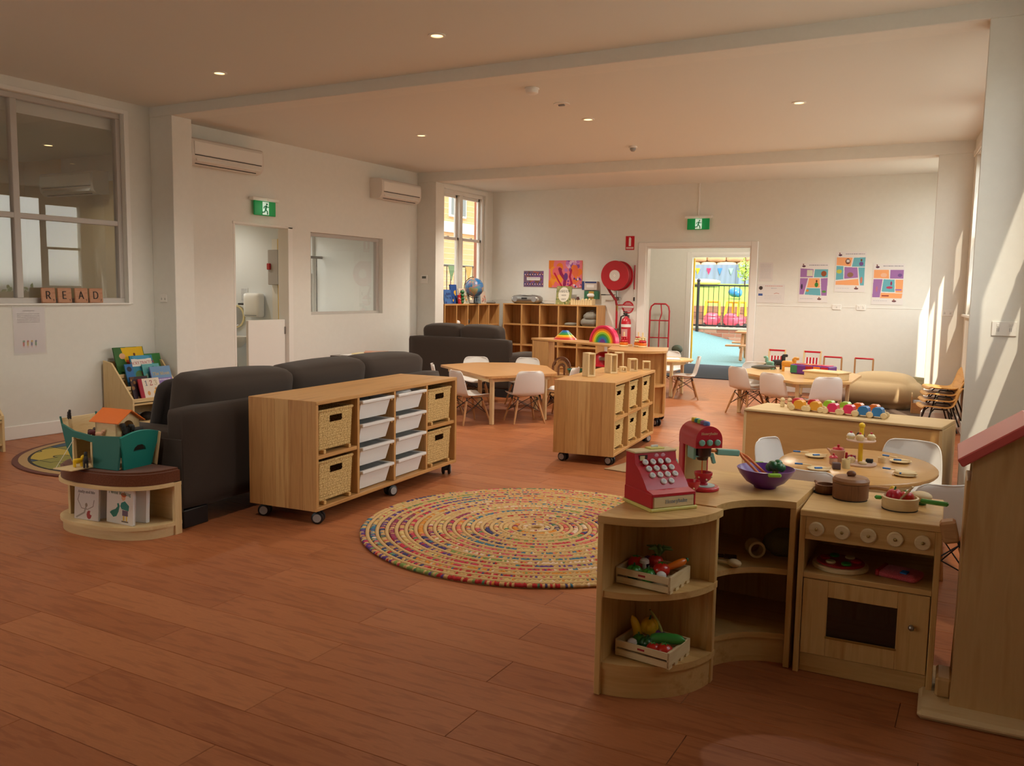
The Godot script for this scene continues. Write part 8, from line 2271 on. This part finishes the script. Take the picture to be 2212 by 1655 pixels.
	obj("lid", mb().lathe([Vector2(0, 0.036), Vector2(0.024, 0.036), Vector2(0.016, 0.046), Vector2(0, 0.05)], 20).ball(0.006, Vector3(0, 0.054, 0), 8), M.red_paint, t)
	for q in [[-0.635, -4.82, 0.02, 0.048, "tall cream toy beaker beside the dark cube"], [-0.49, -5.1, 0.018, 0.028, "short wooden toy cup by the blue cutlery near the divider"]]:
		one("toy_beaker", mb().lathe([Vector2(0, 0), Vector2(q[2], 0), Vector2(q[2] * 1.1, q[3]), Vector2(q[2] * 0.9, q[3]), Vector2(q[2] * 0.85, 0.008), Vector2(0, 0.008)], 20), birch("y") if q[3] < 0.04 else M.cream_paint, q[4], "toy cup", Vector3(q[0], H, q[1]))
	one("dark_cube", mb().slab(-0.02, 0.02, 0, 0.034, -0.02, 0.02, 0.003), plain("choc_grey", c8(92, 72, 74), 0.5), "dark brown toy cube in front of the cream beaker", "toy cake", Vector3(-0.675, H, -4.77), 0.3)
	var setting := func(label: String, x: float, z: float, yaw: float, plate: bool) -> void:
		if plate: one("toy_plate", mb().lathe([Vector2(0, 0), Vector2(0.04, 0), Vector2(0.058, 0.01), Vector2(0.055, 0.013), Vector2(0, 0.006)], 28), birch("x"), "pale wooden toy plate " + label, "toy plate", Vector3(x, H, z), 0.0, "toy plates on the tea table")
		for k in 2:
			var off := Vector3(-0.08 if k == 0 else 0.02, 0.004 + 0.012 * (1 if plate else 0), -0.03 + 0.06 * k).rotated(Vector3.UP, yaw)
			var c := thing("toy_cutlery", ["blue handled toy knife ", "blue handled toy fork "][k] + label, "toy cutlery", Vector3(x, H, z) + off, yaw + 0.5 * k, "blue handled toy cutlery")
			obj("handle", mb().slab(-0.04, 0.0, 0.0, 0.008, -0.007, 0.007, 0.002), M.blue_paint, c)
			obj("blade", mb().slab(0.0, 0.045, 0.001, 0.006, -0.006, 0.006, 0.001), birch("x"), c)
	setting.call("at the place by the coffee machine end", -0.83, -5.06, 0.2, true)
	setting.call("at the place in front of the dark cube", -0.75, -4.68, 0.1, true)
	setting.call("at the place by the sunlit end of the divider", -0.4, -5.16, -0.4, true)
	setting.call("at the sunny place beside the red roofed stand", -0.345, -4.78, -0.2, true)
	one("toy_pie", mb().cyl(0.052, 0.0, 0.016, 28, 0.005), birch("x"), "round pale toy pie on the plate in the sun", "toy pie", Vector3(-0.345, H + 0.01, -4.78))
	# pale maple table: shark, lion, dolls, boxes
	t = thing("toy_shark", "grey toy shark lying on the pale maple table", "toy animal", Vector3(-2.42, 0.5, -10.72), 0.3)
	var sp := []
	var sr := []
	for k in 13:
		var s := k / 12.0
		sp.append(Vector3(-0.14 + 0.28 * s, 0.028 + 0.01 * s * s, 0))
		sr.append(0.026 * pow(sin(PI * clampf(s * 0.9 + 0.05, 0, 1)), 0.7) + 0.002)
	obj("body", mb().tube(sp, sr, 12), plain("shark_grey", c8(96, 98, 92), 0.4), t)
	obj("fin", mb().extrude([Vector2(-0.02, 0.045), Vector2(0.03, 0.045), Vector2(0.035, 0.085)], -0.003, 0.003), M.shark_grey, t)
	obj("tail", mb().extrude([Vector2(0.12, 0.03), Vector2(0.15, 0.08), Vector2(0.145, 0.04), Vector2(0.16, 0.0)], -0.003, 0.003), M.shark_grey, t)
	animal("amber toy lion standing on the pale maple table", Vector3(-2.12, 0.5, -10.66), 0.3, 2.8, paint("amber", c8(222, 150, 40), 0.3), 0.0, "toy animals on the pale maple table", "toy_lion")
	animal("dark toy gorilla sitting behind the amber lion", Vector3(-2.28, 0.5, -10.86), 0.5, 2.6, M.charcoal, 0.01, "toy animals on the pale maple table", "toy_gorilla")
	animal("mint green toy dinosaur behind the amber lion", Vector3(-2.36, 0.5, -10.82), 2.6, 2.2, M.mint_paint, 0.01, "toy animals on the pale maple table", "toy_dinosaur")
	t = thing("patchwork_box", "long box covered in coloured paper patches on the pale maple table", "box", Vector3(-1.78, 0.5, -10.4), -0.35)
	obj("box_body", mb().slab(-0.24, 0.24, 0.0, 0.11, -0.09, 0.09, 0.008), M.purple_paint, t)
	for k in 5: obj("patch", mb().slab(-0.24 + k * 0.096, -0.155 + k * 0.096, 0.012, 0.1, 0.088, 0.094, 0.002), [plain("patch_green", c8(56, 130, 90), 0.6), M.purple_paint, M.deep_red, M.orange_paint, M.red_paint][k], t)
	for k in 4: obj("patch", mb().slab(-0.2 + k * 0.11, -0.12 + k * 0.11, 0.108, 0.118, -0.07, 0.07, 0.003), [M.deep_red, M.orange_paint, M.red_paint, M.pink_paint][k], t)
	t = thing("wooden_box", "shallow plain wooden box with a lid on the pale maple table", "box", Vector3(-1.56, 0.5, -9.93), -0.35)
	obj("box_body", mb().slab(-0.2, 0.2, 0.0, 0.075, -0.12, 0.12, 0.004), birch("x"), t)
	obj("lid", mb().slab(-0.215, 0.215, 0.075, 0.09, -0.13, 0.13, 0.003), birch("x"), t)
	# doll deck chairs and push trolleys along the far wall
	for q in 2:
		t = thing("doll_deck_chair", ["red and white striped doll deck chair with a brown doll", "red and white striped doll deck chair with a pink doll"][q], "doll chair", Vector3([-2.72, -2.23][q], 0, -12.8), -0.12, "striped doll chairs")
		t.rotation.x = -0.1
		for s in [-1, 1]: obj("post", mb().slab(s * 0.115 - 0.012, s * 0.115 + 0.012, 0.0, 0.63, -0.012, 0.012, 0.002), birch("y"), t)
		obj("top_rail", mb().slab(-0.115, 0.115, 0.6, 0.625, -0.014, 0.014, 0.003), M.red_paint, t)
		obj("mid_rail", mb().tube([Vector3(-0.115, 0.52, 0.0), Vector3(0.115, 0.52, 0.0)], 0.006), M.steel, t)
		for k in 9: obj("stripe", mb().slab(-0.1 + k * 0.0222, -0.0785 + k * 0.0222, 0.2, 0.53 + 0.004 * (k % 2), 0.004, 0.01, 0.001), M.red_paint if k % 2 else M.paper, t)
		obj("seat", mb().slab(-0.11, 0.11, 0.19, 0.205, 0.0, 0.22, 0.002), M.paper, t)
		for s in [-1, 1]: obj("front_leg", mb().slab(s * 0.105 - 0.01, s * 0.105 + 0.01, 0.0, 0.2, 0.19, 0.21, 0.002), birch("y"), t)
		var dl := thing("doll", ["doll with brown head and pale clothes in the striped chair", "doll with pink head in white clothes in the striped chair"][q], "doll", Vector3([-2.66, -2.17][q], 0.205, -12.66), 0.0, "dolls in striped chairs")
		obj("dress", mb().lathe([Vector2(0, 0), Vector2(0.06, 0), Vector2(0.045, 0.08), Vector2(0.025, 0.12), Vector2(0, 0.125)], 16), [M.mint_paint, M.paper][q], dl)
		obj("head", mb().ball(0.048, Vector3(0, 0.165, 0.01), 16), [plain("skin_brown", c8(120, 80, 62), 0.6), plain("skin_pink", c8(226, 160, 130), 0.6)][q], dl)
	for q in 2:
		t = thing("push_trolley", ["wooden push trolley with a red handle bar beside the striped chair", "wooden push trolley with a red handle bar beside the beanbag"][q], "push trolley", Vector3([-1.925, -1.52][q], 0, -12.72), -0.1, "wooden push trolleys")
		for s in [-1, 1]: obj("post", mb().slab(s * 0.118 - 0.01, s * 0.118 + 0.01, 0.1, 0.56, -0.01, 0.01, 0.002), beech("y"), t)
		obj("handle_bar", mb().tube([Vector3(-0.12, 0.56, 0), Vector3(0.12, 0.56, 0)], 0.012), M.red_paint, t)
		obj("tray_front", mb().slab(-0.13, 0.13, 0.08, 0.34, 0.01, 0.022, 0.002).slab(-0.13, 0.13, 0.08, 0.3, -0.25, -0.238, 0.002), birch("x"), t)
		obj("tray_side", mb().slab(-0.13, -0.118, 0.08, 0.3, -0.24, 0.012, 0.002).slab(0.118, 0.13, 0.08, 0.3, -0.24, 0.012, 0.002), birch("z"), t)
		obj("tray_floor", mb().slab(-0.12, 0.12, 0.08, 0.092, -0.24, 0.01), birch("x"), t)
		for sx in [-1, 1]:
			for sz in [-0.2, -0.02]: obj("wheel", mb().at(Vector3(sx * 0.14, 0.05, sz), Basis(Vector3.BACK, PI / 2)).cyl(0.05, -0.012, 0.012, 20, 0.004), beech("x"), t)
	# beanbag and cushion
	t = thing("beanbag", "big slumped beige beanbag in the sunny corner", "beanbag", Vector3(-1.2, 0.012, -12.0), -0.15)
	obj("bag", mb().pillow(Vector3(0, 0.19, 0), Vector3(0.86, 0.38, 0.62), 0.18, Vector3(0.06, 0.07, 0.05), 12), cloth("beige_canvas", c8(204, 180, 142), c8(188, 162, 124), 6.0), t)
	obj("seam", mb().tube([Vector3(-0.3, 0.33, 0.2), Vector3(0.0, 0.43, 0.1), Vector3(0.3, 0.33, -0.02), Vector3(0.46, 0.18, -0.05)], 0.006, 6), M.beige_canvas, t)
	one("floor_cushion", mb().pillow(Vector3(0, 0.1, 0), Vector3(0.5, 0.2, 0.4), 0.09, Vector3(0.03, 0.04, 0.03), 8), cloth("mauve_cloth", c8(158, 132, 118), c8(138, 114, 102), 8.0), "mauve grey floor cushion beside the beanbag", "cushion", Vector3(-1.72, 0.012, -11.95), 0.3)
	one("olive_cushion", mb().pillow(Vector3(0, 0.15, 0), Vector3(0.4, 0.32, 0.18), 0.08, Vector3(0.03, 0.03, 0.03), 8), cloth("olive_cloth", c8(150, 140, 108), c8(128, 118, 90), 8.0), "olive cushion leaning in the corner behind the beanbag", "cushion", Vector3(-0.86, 0.012, -12.72), -0.2)
	t = thing("book_crate", "small timber crate of discs beside the beanbag", "crate", Vector3(-0.72, 0.012, -11.55), 0.1)
	for zz in [0.08, -0.09]: obj("crate_side", mb().slab(-0.09, 0.09, 0.0, 0.13, zz, zz + 0.01, 0.002), beech("x"), t)
	obj("crate_end", mb().slab(-0.1, -0.09, 0.0, 0.2, -0.09, 0.09, 0.003).slab(0.09, 0.1, 0.0, 0.13, -0.09, 0.09, 0.003), beech("y"), t)
	obj("handle", mb().slab(-0.1, -0.09, 0.2, 0.24, -0.07, -0.04, 0.002).slab(-0.1, -0.09, 0.2, 0.24, 0.04, 0.07, 0.002), birch("y"), t)
	for k in 5: obj("disc_case", mb().slab(-0.08, 0.08, 0.02, 0.15, -0.06 + k * 0.026, -0.05 + k * 0.026, 0.001), [M.grey_plastic, M.paper, M.blue_paint][k % 3], t)
